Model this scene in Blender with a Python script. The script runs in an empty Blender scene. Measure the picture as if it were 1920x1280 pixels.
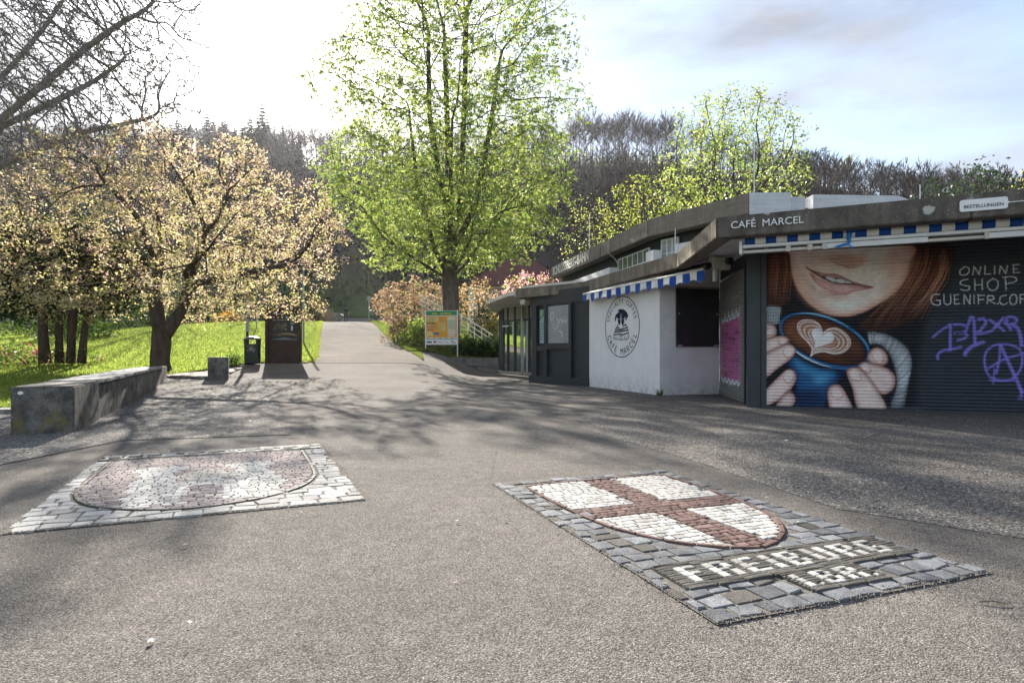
import bpy, bmesh, math, random
import numpy as np
from mathutils import Vector, Matrix

random.seed(7)
RNG = np.random.default_rng(7)
SC = bpy.context.scene
COL = SC.collection

# ------------------------------------------------------------------ camera, sky, sun, exposure
EYE = 1.0
cam_data = bpy.data.cameras.new("camera")
cam_data.sensor_width = 36.0
cam_data.lens = 36.0 * 1150.0 / 1920.0
cam_data.shift_y = 20.0 / 1920.0
cam_data.clip_start = 0.05
cam_data.clip_end = 2000.0
cam = bpy.data.objects.new("camera", cam_data)
cam.location = (0, 0, EYE)
cam.rotation_euler = (math.radians(90), 0, 0)
COL.objects.link(cam)
SC.camera = cam

SUN_AZ = math.radians(-21.0)      # left of the viewing direction
SUN_EL = math.radians(22.8)
SUN_DIR = Vector((math.sin(SUN_AZ) * math.cos(SUN_EL), math.cos(SUN_AZ) * math.cos(SUN_EL), math.sin(SUN_EL)))

world = bpy.data.worlds.new("World")
SC.world = world
world.use_nodes = True
wt = world.node_tree
wn, wl = wt.nodes, wt.links
wn.clear()
w_out = wn.new("ShaderNodeOutputWorld")
w_bg = wn.new("ShaderNodeBackground")
w_bg.inputs["Strength"].default_value = 0.055
sky = wn.new("ShaderNodeTexSky")
sky.sky_type = 'NISHITA'
sky.sun_disc = False
sky.sun_elevation = SUN_EL
sky.sun_rotation = SUN_AZ
sky.altitude = 300
sky.air_density = 1.0
sky.dust_density = 0.7
sky.ozone_density = 1.0
tc = wn.new("ShaderNodeTexCoord")


def wmath(op, a, b=None, clamp=False):
    n = wn.new("ShaderNodeMath"); n.operation = op; n.use_clamp = clamp
    for i, v in enumerate((a, b)):
        if v is None: continue
        if isinstance(v, (int, float)): n.inputs[i].default_value = v
        else: wl.new(v, n.inputs[i])
    return n.outputs[0]


mp = wn.new("ShaderNodeMapping")
mp.inputs["Scale"].default_value = (1.3, 1.3, 4.2)
mp.inputs["Rotation"].default_value = (0.0, 0.22, 0.5)
mp.inputs["Location"].default_value = (3.1, 0.4, 0.7)
wl.new(tc.outputs["Generated"], mp.inputs["Vector"])
nz = wn.new("ShaderNodeTexNoise")
nz.inputs["Scale"].default_value = 1.7
nz.inputs["Detail"].default_value = 7
nz.inputs["Roughness"].default_value = 0.55
nz.inputs["Distortion"].default_value = 0.4
wl.new(mp.outputs[0], nz.inputs["Vector"])
cr = wn.new("ShaderNodeValToRGB")
cr.color_ramp.elements[0].position = 0.33
cr.color_ramp.elements[0].color = (0.14, 0.14, 0.14, 1)
cr.color_ramp.elements[1].position = 0.66
cr.color_ramp.elements[1].color = (0.97, 0.97, 0.97, 1)
wl.new(nz.outputs["Fac"], cr.inputs["Fac"])
cmix = wn.new("ShaderNodeMix"); cmix.data_type = 'RGBA'
nz2 = wn.new("ShaderNodeTexNoise")
nz2.inputs["Scale"].default_value = 3.1; nz2.inputs["Detail"].default_value = 6; nz2.inputs["Roughness"].default_value = 0.6
wl.new(mp.outputs[0], nz2.inputs["Vector"])
cr2 = wn.new("ShaderNodeValToRGB")
cr2.color_ramp.elements[0].position = 0.34; cr2.color_ramp.elements[0].color = (1.38, 1.44, 1.62, 1)
cr2.color_ramp.elements[1].position = 0.66; cr2.color_ramp.elements[1].color = (2.05, 2.07, 2.2, 1)
wl.new(nz2.outputs["Fac"], cr2.inputs["Fac"])
wl.new(cr2.outputs["Color"], cmix.inputs["B"])
wl.new(cr.outputs["Color"], cmix.inputs["Factor"])
wl.new(sky.outputs[0], cmix.inputs["A"])
vd = wn.new("ShaderNodeVectorMath"); vd.operation = 'DOT_PRODUCT'
vd.inputs[1].default_value = SUN_DIR
nrm = wn.new("ShaderNodeVectorMath"); nrm.operation = 'NORMALIZE'
wl.new(tc.outputs["Generated"], nrm.inputs[0])
wl.new(nrm.outputs[0], vd.inputs[0])
d0 = wmath('MAXIMUM', vd.outputs["Value"], 0.0)
g1 = wmath('MULTIPLY', wmath('POWER', d0, 60.0), 6.0)
g2 = wmath('MULTIPLY', wmath('POWER', d0, 40.0), 2.4)
gl = wmath('ADD', g1, g2)
gcol = wn.new("ShaderNodeMix"); gcol.data_type = 'RGBA'; gcol.blend_type = 'ADD'
gcol.inputs["Factor"].default_value = 1.0
cg = wn.new("ShaderNodeCombineColor")
wl.new(gl, cg.inputs[0]); wl.new(wmath('MULTIPLY', gl, 0.98), cg.inputs[1]); wl.new(wmath('MULTIPLY', gl, 0.94), cg.inputs[2])
wl.new(cmix.outputs["Result"], gcol.inputs["A"])
wl.new(cg.outputs[0], gcol.inputs["B"])
wl.new(gcol.outputs["Result"], w_bg.inputs["Color"])
wl.new(w_bg.outputs[0], w_out.inputs["Surface"])

sun_data = bpy.data.lights.new("sun", 'SUN')
sun_data.energy = 2.9
sun_data.angle = math.radians(0.55)
sun_data.color = (1.0, 0.93, 0.83)
sun = bpy.data.objects.new("sun", sun_data)
sun.rotation_euler = SUN_DIR.to_track_quat('Z', 'Y').to_euler()
sun.location = (-20, 60, 30)
COL.objects.link(sun)

SC.view_settings.view_transform = 'Standard'
SC.view_settings.look = 'None'
SC.view_settings.gamma = 1.0
SC.view_settings.use_curve_mapping = False
SC.view_settings.exposure = 2.65
SC.render.engine = 'CYCLES'
SC.cycles.use_denoising = True
SC.cycles.max_bounces = 8
SC.cycles.transparent_max_bounces = 12
SC.cycles.sample_clamp_indirect = 6.0

# ------------------------------------------------------------------ node helpers


class NT:
    def __init__(self, name):
        self.m = bpy.data.materials.new(name)
        self.m.use_nodes = True
        self.t = self.m.node_tree
        self.t.nodes.clear()
        self.out = self.t.nodes.new("ShaderNodeOutputMaterial")

    def n(self, typ, **kw):
        nd = self.t.nodes.new("ShaderNode" + typ)
        for k, v in kw.items(): setattr(nd, k, v)
        return nd

    def set(self, sock, v):
        if v is None: return
        if hasattr(v, "is_linked") or isinstance(v, bpy.types.NodeSocket): self.t.links.new(v, sock)
        elif isinstance(v, (tuple, list)) and sock.type == 'RGBA': sock.default_value = (*v[:3], 1)
        else: sock.default_value = v

    def coord(self, kind="Object", scale=None, rot=None):
        c = self.n("TexCoord").outputs[kind]
        if scale is None and rot is None: return c
        mpn = self.n("Mapping")
        if scale: mpn.inputs["Scale"].default_value = scale
        if rot: mpn.inputs["Rotation"].default_value = rot
        self.t.links.new(c, mpn.inputs["Vector"])
        return mpn.outputs[0]

    def world(self, scale=None):
        c = self.n("NewGeometry").outputs["Position"]
        if scale is None: return c
        mpn = self.n("Mapping"); mpn.inputs["Scale"].default_value = scale
        self.t.links.new(c, mpn.inputs["Vector"])
        return mpn.outputs[0]

    def noise(self, vec, scale, detail=4, rough=0.55, dist=0.0):
        nd = self.n("TexNoise")
        self.set(nd.inputs["Vector"], vec); nd.inputs["Scale"].default_value = scale
        nd.inputs["Detail"].default_value = detail; nd.inputs["Roughness"].default_value = rough
        nd.inputs["Distortion"].default_value = dist
        return nd.outputs["Fac"]

    def voro(self, vec, scale, feature='F1', rand=1.0):
        nd = self.n("TexVoronoi"); nd.feature = feature
        self.set(nd.inputs["Vector"], vec); nd.inputs["Scale"].default_value = scale
        nd.inputs["Randomness"].default_value = rand
        return nd

    def ramp(self, fac, stops):
        nd = self.n("ValToRGB"); e = nd.color_ramp.elements
        while len(e) < len(stops): e.new(0.5)
        for el, (p, c) in zip(e, stops):
            el.position = p
            el.color = (*c, 1) if isinstance(c, (tuple, list)) else (c, c, c, 1)
        self.t.links.new(fac, nd.inputs[0])
        return nd.outputs[0]

    def mix(self, f, a, b, mode='MIX'):
        nd = self.n("Mix"); nd.data_type = 'RGBA'; nd.blend_type = mode
        self.set(nd.inputs["Factor"], f); self.set(nd.inputs["A"], a); self.set(nd.inputs["B"], b)
        return nd.outputs["Result"]

    def math(self, op, a, b=0.0, clamp=False):
        nd = self.n("Math"); nd.operation = op; nd.use_clamp = clamp
        self.set(nd.inputs[0], a); self.set(nd.inputs[1], b)
        return nd.outputs[0]

    def bump(self, h, strength=0.3, dist=0.01, nrm=None):
        nd = self.n("Bump"); nd.inputs["Strength"].default_value = strength; nd.inputs["Distance"].default_value = dist
        self.set(nd.inputs["Height"], h)
        if nrm is not None: self.set(nd.inputs["Normal"], nrm)
        return nd.outputs[0]

    def done(self, color, rough=0.8, normal=None, metallic=0.0, spec=0.35, coat=0.0):
        p = self.n("BsdfPrincipled")
        self.set(p.inputs["Base Color"], color); self.set(p.inputs["Roughness"], rough)
        self.set(p.inputs["Metallic"], metallic); self.set(p.inputs["Specular IOR Level"], spec)
        if coat: p.inputs["Coat Weight"].default_value = coat
        if normal is not None: self.set(p.inputs["Normal"], normal)
        self.t.links.new(p.outputs[0], self.out.inputs["Surface"])
        return self.m


def pm(name, c1, c2=None, scale=6.0, rough=0.7, bump=0.0, bscale=60.0, metallic=0.0, spec=0.35, detail=5, coat=0.0):
    """general procedural surface: two colours blended by noise plus fine relief"""
    t = NT(name); v = t.coord()
    if c2 is None: c2 = tuple(x * 0.8 for x in c1)
    f = t.ramp(t.noise(v, scale, detail), [(0.35, 0.0), (0.65, 1.0)])
    c = t.mix(f, c1, c2)
    nr = t.bump(t.noise(v, bscale, 3), bump, 0.01) if bump else None
    return t.done(c, rough, nr, metallic, spec, coat)


def foliage(name, transl=0.6, gloss=0.04):
    """leaf surface: colour from the per-leaf colour attribute, light passes through"""
    t = NT(name)
    a = t.n("Attribute"); a.attribute_name = "Col"
    d = t.n("BsdfDiffuse"); tr = t.n("BsdfTranslucent"); g = t.n("BsdfGlossy")
    g.inputs["Roughness"].default_value = 0.4
    c = a.outputs["Color"]
    t.set(d.inputs["Color"], c)
    hs = t.n("HueSaturation"); hs.inputs["Saturation"].default_value = 1.05; hs.inputs["Value"].default_value = 1.7
    t.set(hs.inputs["Color"], c)
    t.set(tr.inputs["Color"], hs.outputs[0])
    m1 = t.n("MixShader"); m1.inputs[0].default_value = transl
    t.t.links.new(d.outputs[0], m1.inputs[1]); t.t.links.new(tr.outputs[0], m1.inputs[2])
    m2 = t.n("MixShader"); m2.inputs[0].default_value = gloss
    t.t.links.new(m1.outputs[0], m2.inputs[1]); t.t.links.new(g.outputs[0], m2.inputs[2])
    t.t.links.new(m2.outputs[0], t.out.inputs["Surface"])
    return t.m


# ------------------------------------------------------------------ object helpers
def tag(o, label=None, cat=None, group=None, kind=None):
    if label: o["label"] = label
    if cat: o["category"] = cat
    if group: o["group"] = group
    if kind: o["kind"] = kind
    return o


def thing(name, label, cat, loc=(0, 0, 0), rotz=0.0, group=None):
    o = bpy.data.objects.new(name, None)
    o.empty_display_size = 0.3
    COL.objects.link(o)
    o.location = loc; o.rotation_euler = (0, 0, rotz)
    return tag(o, label, cat, group)


def off(o):
    v = Vector((0, 0, 0))
    while o is not None:
        v += o.location; o = o.parent
    return v


def link_mesh(name, me, parent=None):
    o = bpy.data.objects.new(name, me)
    COL.objects.link(o)
    if parent is not None: o.parent = parent
    return o


def np_mesh(name, V, F, mats, col=None, mi=None, parent=None, smooth=False, local=False):
    V = np.asarray(V, dtype=np.float64).reshape(-1, 3)
    if parent is not None and not local: V = V - np.array(off(parent))
    F = np.asarray(F, dtype=np.int32)
    k = F.shape[1]
    me = bpy.data.meshes.new(name)
    me.vertices.add(len(V)); me.vertices.foreach_set("co", V.astype(np.float32).ravel())
    me.loops.add(F.size); me.loops.foreach_set("vertex_index", F.ravel())
    me.polygons.add(len(F)); me.polygons.foreach_set("loop_start", np.arange(0, F.size, k, dtype=np.int32))
    for m in (mats if isinstance(mats, (list, tuple)) else [mats]): me.materials.append(m)
    if mi is not None: me.polygons.foreach_set("material_index", np.asarray(mi, dtype=np.int32))
    if smooth: me.polygons.foreach_set("use_smooth", np.ones(len(F), dtype=bool))
    me.update(calc_edges=True)
    if col is not None:
        ca = me.color_attributes.new("Col", 'FLOAT_COLOR', 'POINT')
        c4 = np.ones((len(V), 4), dtype=np.float32); c4[:, :3] = col
        ca.data.foreach_set("color", c4.ravel())
    me.validate()
    return link_mesh(name, me, parent)


class MB:
    """collects polygons of one mesh"""
    def __init__(self): self.v, self.f, self.m = [], [], []

    def poly(self, pts, mi=0):
        i = len(self.v); self.v += [tuple(p) for p in pts]; self.f.append(tuple(range(i, i + len(pts)))); self.m.append(mi)

    def prism(self, pts, z0, z1, mi=0, xf=None):
        """plan polygon (counter-clockwise) raised from z0 to z1; xf maps (a, b, c) to world"""
        n = len(pts); i = len(self.v)
        xf = xf or (lambda a, b, c: (a, b, c))
        self.v += [xf(p[0], p[1], z0) for p in pts] + [xf(p[0], p[1], z1) for p in pts]
        self.f.append(tuple(i + n + k for k in range(n))); self.f.append(tuple(i + k for k in reversed(range(n))))
        self.m += [mi, mi]
        for k in range(n):
            j = (k + 1) % n
            self.f.append((i + k, i + j, i + n + j, i + n + k)); self.m.append(mi)

    def box(self, x0, x1, y0, y1, z0, z1, mi=0, xf=None):
        self.prism([(x0, y0), (x1, y0), (x1, y1), (x0, y1)], z0, z1, mi, xf)

    def tube(self, pts, r, n=8, mi=0, cap=True):
        rs = r if isinstance(r, (list, tuple)) else [r] * len(pts)
        V, F = tube_path(np.array(pts, float), np.array(rs, float), n)
        i = len(self.v)
        self.v += [tuple(p) for p in V]; self.f += [tuple(int(a) + i for a in q) for q in F]; self.m += [mi] * len(F)
        if cap:
            L = len(pts)
            self.f.append(tuple(i + k for k in reversed(range(n)))); self.f.append(tuple(i + (L - 1) * n + k for k in range(n)))
            self.m += [mi, mi]

    def build(self, name, mats, parent=None, smooth=False, local=False):
        o = np.array(off(parent)) if parent is not None and not local else np.zeros(3)
        me = bpy.data.meshes.new(name)
        me.from_pydata([tuple(np.array(p) - o) for p in self.v], [], self.f)
        for m in (mats if isinstance(mats, (list, tuple)) else [mats]): me.materials.append(m)
        me.polygons.foreach_set("material_index", self.m)
        if smooth: me.polygons.foreach_set("use_smooth", [True] * len(self.f))
        me.update()
        return link_mesh(name, me, parent)


def fix_normals(o):
    bm = bmesh.new(); bm.from_mesh(o.data)
    bmesh.ops.recalc_face_normals(bm, faces=bm.faces[:])
    bm.to_mesh(o.data); bm.free()
    return o


def bevel(o, w=0.01, seg=2):
    bm = bmesh.new(); bm.from_mesh(o.data)
    bmesh.ops.remove_doubles(bm, verts=bm.verts[:], dist=1e-5)
    bmesh.ops.recalc_face_normals(bm, faces=bm.faces[:])
    bmesh.ops.bevel(bm, geom=bm.edges[:], offset=w, segments=seg, affect='EDGES', clamp_overlap=True)
    bm.to_mesh(o.data); bm.free()
    return o


def tube_path(P, R, n):
    """rings of n points along a polyline"""
    T = np.gradient(P, axis=0) if len(P) > 2 else np.repeat((P[-1] - P[0])[None], len(P), 0)
    T /= np.linalg.norm(T, axis=1, keepdims=True) + 1e-9
    up = np.where(np.abs(T[:, 2:3]) > 0.9, np.array([[1.0, 0, 0]]), np.array([[0, 0, 1.0]]))
    if np.any(np.abs(T[:, 2]) > 0.9): up = np.repeat(np.array([[0.83, 0.55, 0.05]]), len(P), 0)
    A = np.cross(T, up); A /= np.linalg.norm(A, axis=1, keepdims=True) + 1e-9
    B = np.cross(T, A)
    th = np.arange(n) / n * 2 * math.pi
    V = P[:, None] + R[:, None, None] * (np.cos(th)[None, :, None] * A[:, None] + np.sin(th)[None, :, None] * B[:, None])
    L = len(P)
    i = np.arange(L - 1)[:, None] * n; k = np.arange(n)[None]; k2 = (k + 1) % n
    F = np.stack([i + k, i + k2, i + n + k2, i + n + k], -1).reshape(-1, 4)
    return V.reshape(-1, 3), F


def copy_tree(o, parent=None):
    c = o.copy(); COL.objects.link(c)
    if parent is not None: c.parent = parent
    for ch in [x for x in o.children]: copy_tree(ch, c)
    return c


class Frame:
    """a wall: s runs along it, d outwards from it, z up"""
    def __init__(self, p0, p1, flip=False):
        self.p0 = np.array(p0, float); self.p1 = np.array(p1, float)
        e = self.p1 - self.p0; self.L = float(np.linalg.norm(e)); self.e = e / self.L
        self.n = np.array([self.e[1], -self.e[0]])
        if flip: self.n = -self.n

    def __call__(self, s, d, z):
        q = self.p0 + self.e * s + self.n * d
        return (q[0], q[1], z)

    def at(self, px, py, d=0.0):
        """where the line of sight of a photograph pixel meets this wall: (s, z)"""
        o = self.p0 + self.n * d
        a = np.array([(px - 960.0) / 1150.0, 1.0])
        Y = (o @ self.n) / (a @ self.n)
        q = a * Y
        return float((q - o) @ self.e), EYE + (660.0 - py) / 1150.0 * Y


def fbox(mb, F, s0, s1, d0, d1, z0, z1, mi=0):
    mb.box(s0, s1, d0, d1, z0, z1, mi, lambda a, b, c: F(a, b, c))


def ribbon(mb, pts, w, xf, mi=0, d=0.0, closed=False):
    """flat painted stroke of width w along 2-D points; xf maps (a, b, d) to world"""
    P = np.array(pts, float)
    if closed: P = np.vstack([P, P[:1]])
    T = np.gradient(P, axis=0) if len(P) > 2 else np.repeat((P[1] - P[0])[None], 2, 0)
    T /= np.linalg.norm(T, axis=1, keepdims=True) + 1e-9
    N = np.stack([-T[:, 1], T[:, 0]], 1) * w / 2
    for i in range(len(P) - 1):
        mb.poly([xf(*(P[i] - N[i]), d), xf(*(P[i + 1] - N[i + 1]), d), xf(*(P[i + 1] + N[i + 1]), d), xf(*(P[i] + N[i]), d)], mi)


def smooth_line(pts, n=8, closed=False):
    """Catmull-Rom through the points"""
    P = np.array(pts, float)
    if closed: Q = np.vstack([P[-1:], P, P[:2]])
    else: Q = np.vstack([2 * P[0] - P[1], P, 2 * P[-1] - P[-2]])
    out = []
    for i in range(1, len(Q) - 2):
        a, b, c, d = Q[i - 1], Q[i], Q[i + 1], Q[i + 2]
        for t in np.arange(n) / n:
            out.append(0.5 * (2 * b + (c - a) * t + (2 * a - 5 * b + 4 * c - d) * t * t + (3 * b - a - 3 * c + d) * t ** 3))
    if not closed: out.append(Q[-2])
    return np.array(out)


_glyph = {}


def glyphs(s, size=1.0, extrude=0.004, weight=0.0):
    """outline of a text line as (verts, faces), baseline at y = 0, starting at x = 0"""
    key = (s, extrude / size, weight)
    if key not in _glyph:
        cu = bpy.data.curves.new("lettering", 'FONT')
        cu.body = s; cu.size = 1.0; cu.extrude = extrude / size; cu.offset = weight; cu.resolution_u = 4
        ob = bpy.data.objects.new("lettering", cu); COL.objects.link(ob)
        dg = bpy.context.evaluated_depsgraph_get()
        me = bpy.data.meshes.new_from_object(ob.evaluated_get(dg))
        V = np.array([v.co[:] for v in me.vertices]).reshape(-1, 3); F = [tuple(p.vertices) for p in me.polygons]
        bpy.data.objects.remove(ob); bpy.data.curves.remove(cu); bpy.data.meshes.remove(me)
        _glyph[key] = (V, F)
    V, F = _glyph[key]
    return V * size, F


def put_text(mb, s, size, xf, mi=0, extrude=0.004, weight=0.0, width=None, height=None):
    V, F = glyphs(s, size, extrude, weight)
    if len(V) == 0: return 0
    x0, x1 = V[:, 0].min(), V[:, 0].max(); y0, y1 = V[:, 1].min(), V[:, 1].max()
    sx = width / (x1 - x0) if width else 1.0
    sy = height / (y1 - y0) if height else (sx if width else 1.0)
    i = len(mb.v)
    mb.v += [xf((p[0] - x0) * sx, (p[1]) * sy, p[2] + extrude) for p in V]
    mb.f += [tuple(a + i for a in f) for f in F]; mb.m += [mi] * len(F)
    return (x1 - x0) * sx
# ------------------------------------------------------------------ terrain
def sstep(x, a, b):
    t = np.clip((np.asarray(x, float) - a) / (b - a), 0, 1)
    return t * t * (3 - 2 * t)


_ZY = [-60, 13, 15, 17, 20, 22.5, 25.07, 32.6, 45.2, 58.8, 66, 72, 78, 90]
_ZZ = [0, 0, .03, .09, .23, .39, .586, 1.14, 2.26, 3.5, 4.39, 4.62, 4.8, 5.2]
_fy = np.linspace(-60, 90, 601)
_fz = np.interp(_fy, _ZY, _ZZ)
_k = np.hanning(13); _k /= _k.sum()
_fz = np.convolve(np.pad(_fz, 6, mode='edge'), _k, mode='valid')


def ridge_z(x):
    return np.interp(x, [-660, -317, 46, 96, 178, 240, 311, 496, 690], [138, 115, 115.8, 114, 100, 93, 83.5, 65, 48])


RIDGE_Y = 380.0


def zterr(x, y):
    x = np.asarray(x, float); y = np.asarray(y, float)
    w = np.maximum(1 - sstep(x, -4.4, -0.9), sstep(y, 31, 44))
    z = np.interp(y, _fy, _fz) * w
    left = 1 - sstep(x, -14, -8)
    m = np.interp(y, [15, 20, 25, 32, 42, 50, 58, 68], [0, .06, .14, .34, .62, .72, .45, -.3])
    z = z + left * m * (1 - 0.8 * (1 - sstep(x, -40, -22)))
    z = z - 0.022 * np.clip(-22 - x, 0, 60) * sstep(y, 24, 44) * (1 - sstep(y, 62, 80))
    t = np.clip((y - 76) / (RIDGE_Y - 76), 0, 1.0)
    h = 4.8 + (ridge_z(x) - 4.8) * (0.72 * t + 0.28 * sstep(t, 0, 1))
    h = np.where(y > RIDGE_Y, ridge_z(x) - 0.02 * (y - RIDGE_Y), h)
    bumps = 1.6 * np.sin(x * 0.07 + 1.3) * np.sin(y * 0.055) + 0.7 * np.sin(x * 0.19 + y * 0.12)
    return np.where(y > 76, h + bumps * sstep(y, 78, 110) * (1 - 0.7 * sstep(y, 340, 380)), z)


def sheet(name, left, right, ys, nx, dz, mat, parent=None):
    """ruled strip between two boundary curves x = left(y), right(y), laid dz above the terrain"""
    ys = np.asarray(ys, float)
    u = np.linspace(0, 1, nx)
    xl = np.array([left(y) for y in ys]); xr = np.array([right(y) for y in ys])
    X = xl[:, None] * (1 - u) + xr[:, None] * u
    Y = np.repeat(ys[:, None], nx, 1)
    Z = zterr(X, Y) + dz
    return grid_mesh(name, X, Y, Z, mat, parent)


def grid_mesh(name, X, Y, Z, mat, parent=None):
    r, c = X.shape
    V = np.stack([X, Y, Z], -1).reshape(-1, 3)
    i = np.arange(r - 1)[:, None] * c + np.arange(c - 1)[None]
    F = np.stack([i, i + 1, i + c + 1, i + c], -1).reshape(-1, 4)
    return np_mesh(name, V, F, mat, parent=parent, smooth=True)


# ---- ground materials
def asphalt_mat(name, dark, mid, light, scale, big=0.5, contrast=1.0, bump=0.5, patch=0.25, rough=0.75):
    t = NT(name); v = t.world()
    vo = t.voro(v, scale)
    cell = t.n("SeparateColor"); t.set(cell.inputs[0], vo.outputs["Color"])
    f = t.ramp(cell.outputs[0], [(0.0, dark), (0.5, mid), (0.86, mid), (1.0, light)])
    edge = t.ramp(vo.outputs["Distance"], [(0.3, 1.0), (0.7, 0.32)])
    c = t.mix(0.85 * contrast, f, edge, 'MULTIPLY')
    p = t.ramp(t.noise(v, big, 5, 0.6), [(0.3, 1 - patch), (0.7, 1 + patch * 0.6)])
    c = t.mix(1.0, c, p, 'MULTIPLY')
    p2 = t.ramp(t.noise(v, 9.0, 3), [(0.3, 0.86), (0.7, 1.1)])
    c = t.mix(1.0, c, p2, 'MULTIPLY')
    ck = t.voro(t.mix(0.06, v, t.n("TexNoise").outputs["Color"]), 0.42, 'DISTANCE_TO_EDGE')
    ckm = t.math('MULTIPLY', t.ramp(ck.outputs["Distance"], [(0.0, 1.0), (0.0045, 0.0)]), t.ramp(t.noise(v, 0.31, 3), [(0.5, 0.0), (0.6, 0.75)]))
    c = t.mix(ckm, c, tuple(k * .6 for k in dark))
    st_ = t.ramp(t.noise(v, 1.7, 6, 0.7, 0.8), [(0.62, 0.0), (0.74, 0.32)])
    c = t.mix(st_, c, tuple(k * .9 for k in dark))
    h = t.math('SUBTRACT', 1.0, vo.outputs["Distance"])
    nr = t.bump(h, bump, 0.004)
    return t.done(c, 1.0, nr, spec=0.04)


M_asphalt = asphalt_mat("asphalt", (0.125, 0.114, 0.104), (0.245, 0.225, 0.203), (0.42, 0.387, 0.352), 165, 0.45, 1.0, 0.6)
M_path = asphalt_mat("path_surface", (0.10, 0.083, 0.069), (0.18, 0.152, 0.127), (0.31, 0.27, 0.23), 70, 0.55, 0.8, 0.5, 0.42)
M_aggregate = asphalt_mat("exposed_aggregate", (0.085, 0.08, 0.075), (0.25, 0.233, 0.215), (0.62, 0.59, 0.55), 62, 0.6, 1.0, 0.9)
M_aggregate_b = asphalt_mat("exposed_aggregate_brown", (0.085, 0.078, 0.071), (0.255, 0.235, 0.212), (0.62, 0.58, 0.53), 78, 0.6, 1.0, 0.9)
M_sand = pm("sandy_soil", (0.30, 0.25, 0.20), (0.20, 0.165, 0.13), 5, 0.95, 0.6, 80)
M_soil = pm("dark_soil", (0.06, 0.045, 0.033), (0.035, 0.028, 0.02), 8, 0.95, 0.8, 40)
M_joint = pm("joint_filler", (0.13, 0.12, 0.11), (0.17, 0.157, 0.142), 20, 0.95, spec=.05)


def lawn_mat():
    t = NT("lawn"); v = t.world()
    a = t.noise(v, 0.6, 5, 0.6); b = t.noise(v, 14, 4, 0.6)
    c = t.mix(t.ramp(a, [(0.35, 0.0), (0.65, 1.0)]), (0.17, 0.225, 0.042), (0.115, 0.165, 0.032))
    c = t.mix(t.ramp(b, [(0.3, 0.0), (0.75, 0.85)]), c, (0.22, 0.25, 0.065))
    n1 = t.bump(t.noise(v, 30, 4, 0.7), 1.0, 0.06)
    return t.done(c, 1.0, n1, spec=0.0)


M_lawn = lawn_mat()
M_grass = foliage("grass_blade", 0.55, 0.0)


def hill_mat():
    t = NT("hillside_floor"); v = t.world()
    a = t.noise(v, 0.05, 5, 0.6); b = t.noise(v, 0.45, 5, 0.65)
    c = t.mix(t.ramp(b, [(0.3, 0.0), (0.7, 1.0)]), (0.040, 0.031, 0.027), (0.070, 0.056, 0.048))
    c = t.mix(t.ramp(a, [(0.45, 0.0), (0.75, 0.7)]), c, (0.05, 0.055, 0.022))
    y = t.n("SeparateXYZ"); t.set(y.inputs[0], v)
    low = t.math('MULTIPLY', t.ramp(t.math('DIVIDE', y.outputs[1], 250.0), [(0.36, 1.0), (0.47, 0.0)]), 0.85)
    c = t.mix(low, c, (0.045, 0.085, 0.014))
    return t.done(c, 0.95, t.bump(b, 0.6, 0.8), spec=0.1)


M_hill = hill_mat()

# ---- ground sheets
xs = np.concatenate([np.arange(-75, -30, 3.0), np.arange(-30, 30, 0.6), np.arange(30, 76, 3.0)])
ys = np.concatenate([np.arange(-30, 4, 2.0), np.arange(4, 60, 0.6), np.arange(60, 78.1, 1.5)])
X, Y = np.meshgrid(xs, ys)
tag(grid_mesh("ground", X, Y, zterr(X, Y), M_asphalt), kind='structure')
xs = np.arange(-660, 691, 8.0); ys = np.concatenate([np.arange(77, 120, 3.0), np.arange(120, 500, 8.0)])
X, Y = np.meshgrid(xs, ys)
ZH = zterr(X, Y) - 0.02
X = np.vstack([X[:1], X]); Y = np.vstack([Y[:1], Y]); ZH = np.vstack([np.full((1, X.shape[1]), -0.4), ZH])      # foot of the slope runs down to the flat land
tag(grid_mesh("hillside", X, Y, ZH, M_hill), kind='structure')
# outer land so that the ground runs on beyond the mown part
land = MB()
for (x0, x1, y0, y1) in ((-660, -74, -200, 78), (74, 690, -200, 78), (-74, 74, -200, -29)):
    land.poly([(x0, y0, -0.03), (x1, y0, -0.03), (x1, y1, -0.03), (x0, y1, -0.03)])
tag(land.build("outer_land", M_lawn), kind='structure')

path_l = lambda y: float(np.interp(y, [24.6, 25.07, 28, 32.6, 45.2, 58.8, 66, 76], [-8.0, -8.1, -8.9, -10.35, -14.1, -18.2, -20.8, -24.6]))
path_r = lambda y: float(np.interp(y, [24.6, 25.07, 28, 32.6, 45.2, 58.8, 66, 76], [-3.3, -3.5, -4.35, -5.75, -9.5, -13.65, -16.2, -20.0]))
tag(sheet("path", path_l, path_r, np.concatenate([np.arange(24.6, 40, 0.5), np.arange(40, 76.1, 1.0)]), 12, 0.012, M_path), kind='structure')

bench_x = lambda y: -6.11 - 0.455 * (y - 7.67)            # outer (lawn) side of the bench line
lawn_r = lambda y: float(np.interp(y, [10.25, 18.9, 19.0, 22.4, 22.5, 24.6, 25.0, 28, 32.6, 45.2, 58.8, 66, 76],
                                   [bench_x(10.25) - .02, bench_x(18.9) - .02, -11.0, -10.6, -10.55, -9.9, -8.25, -9.0, -10.45, -14.2, -18.3, -20.9, -24.7]))
lawn_o = sheet("lawn", lambda y: -74.0, lawn_r, np.concatenate([np.arange(10.25, 40, 0.5), np.arange(40, 77, 1.0)]), 60, 0.045, M_lawn)
tag(lawn_o, kind='structure')
bank_r = lambda y: float(np.interp(y, [25.5, 29.5, 31, 45, 76], [-3.2, -4.3, 2.0, 8, 20]))
bank_l = lambda y: path_r(y) + 0.06


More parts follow.
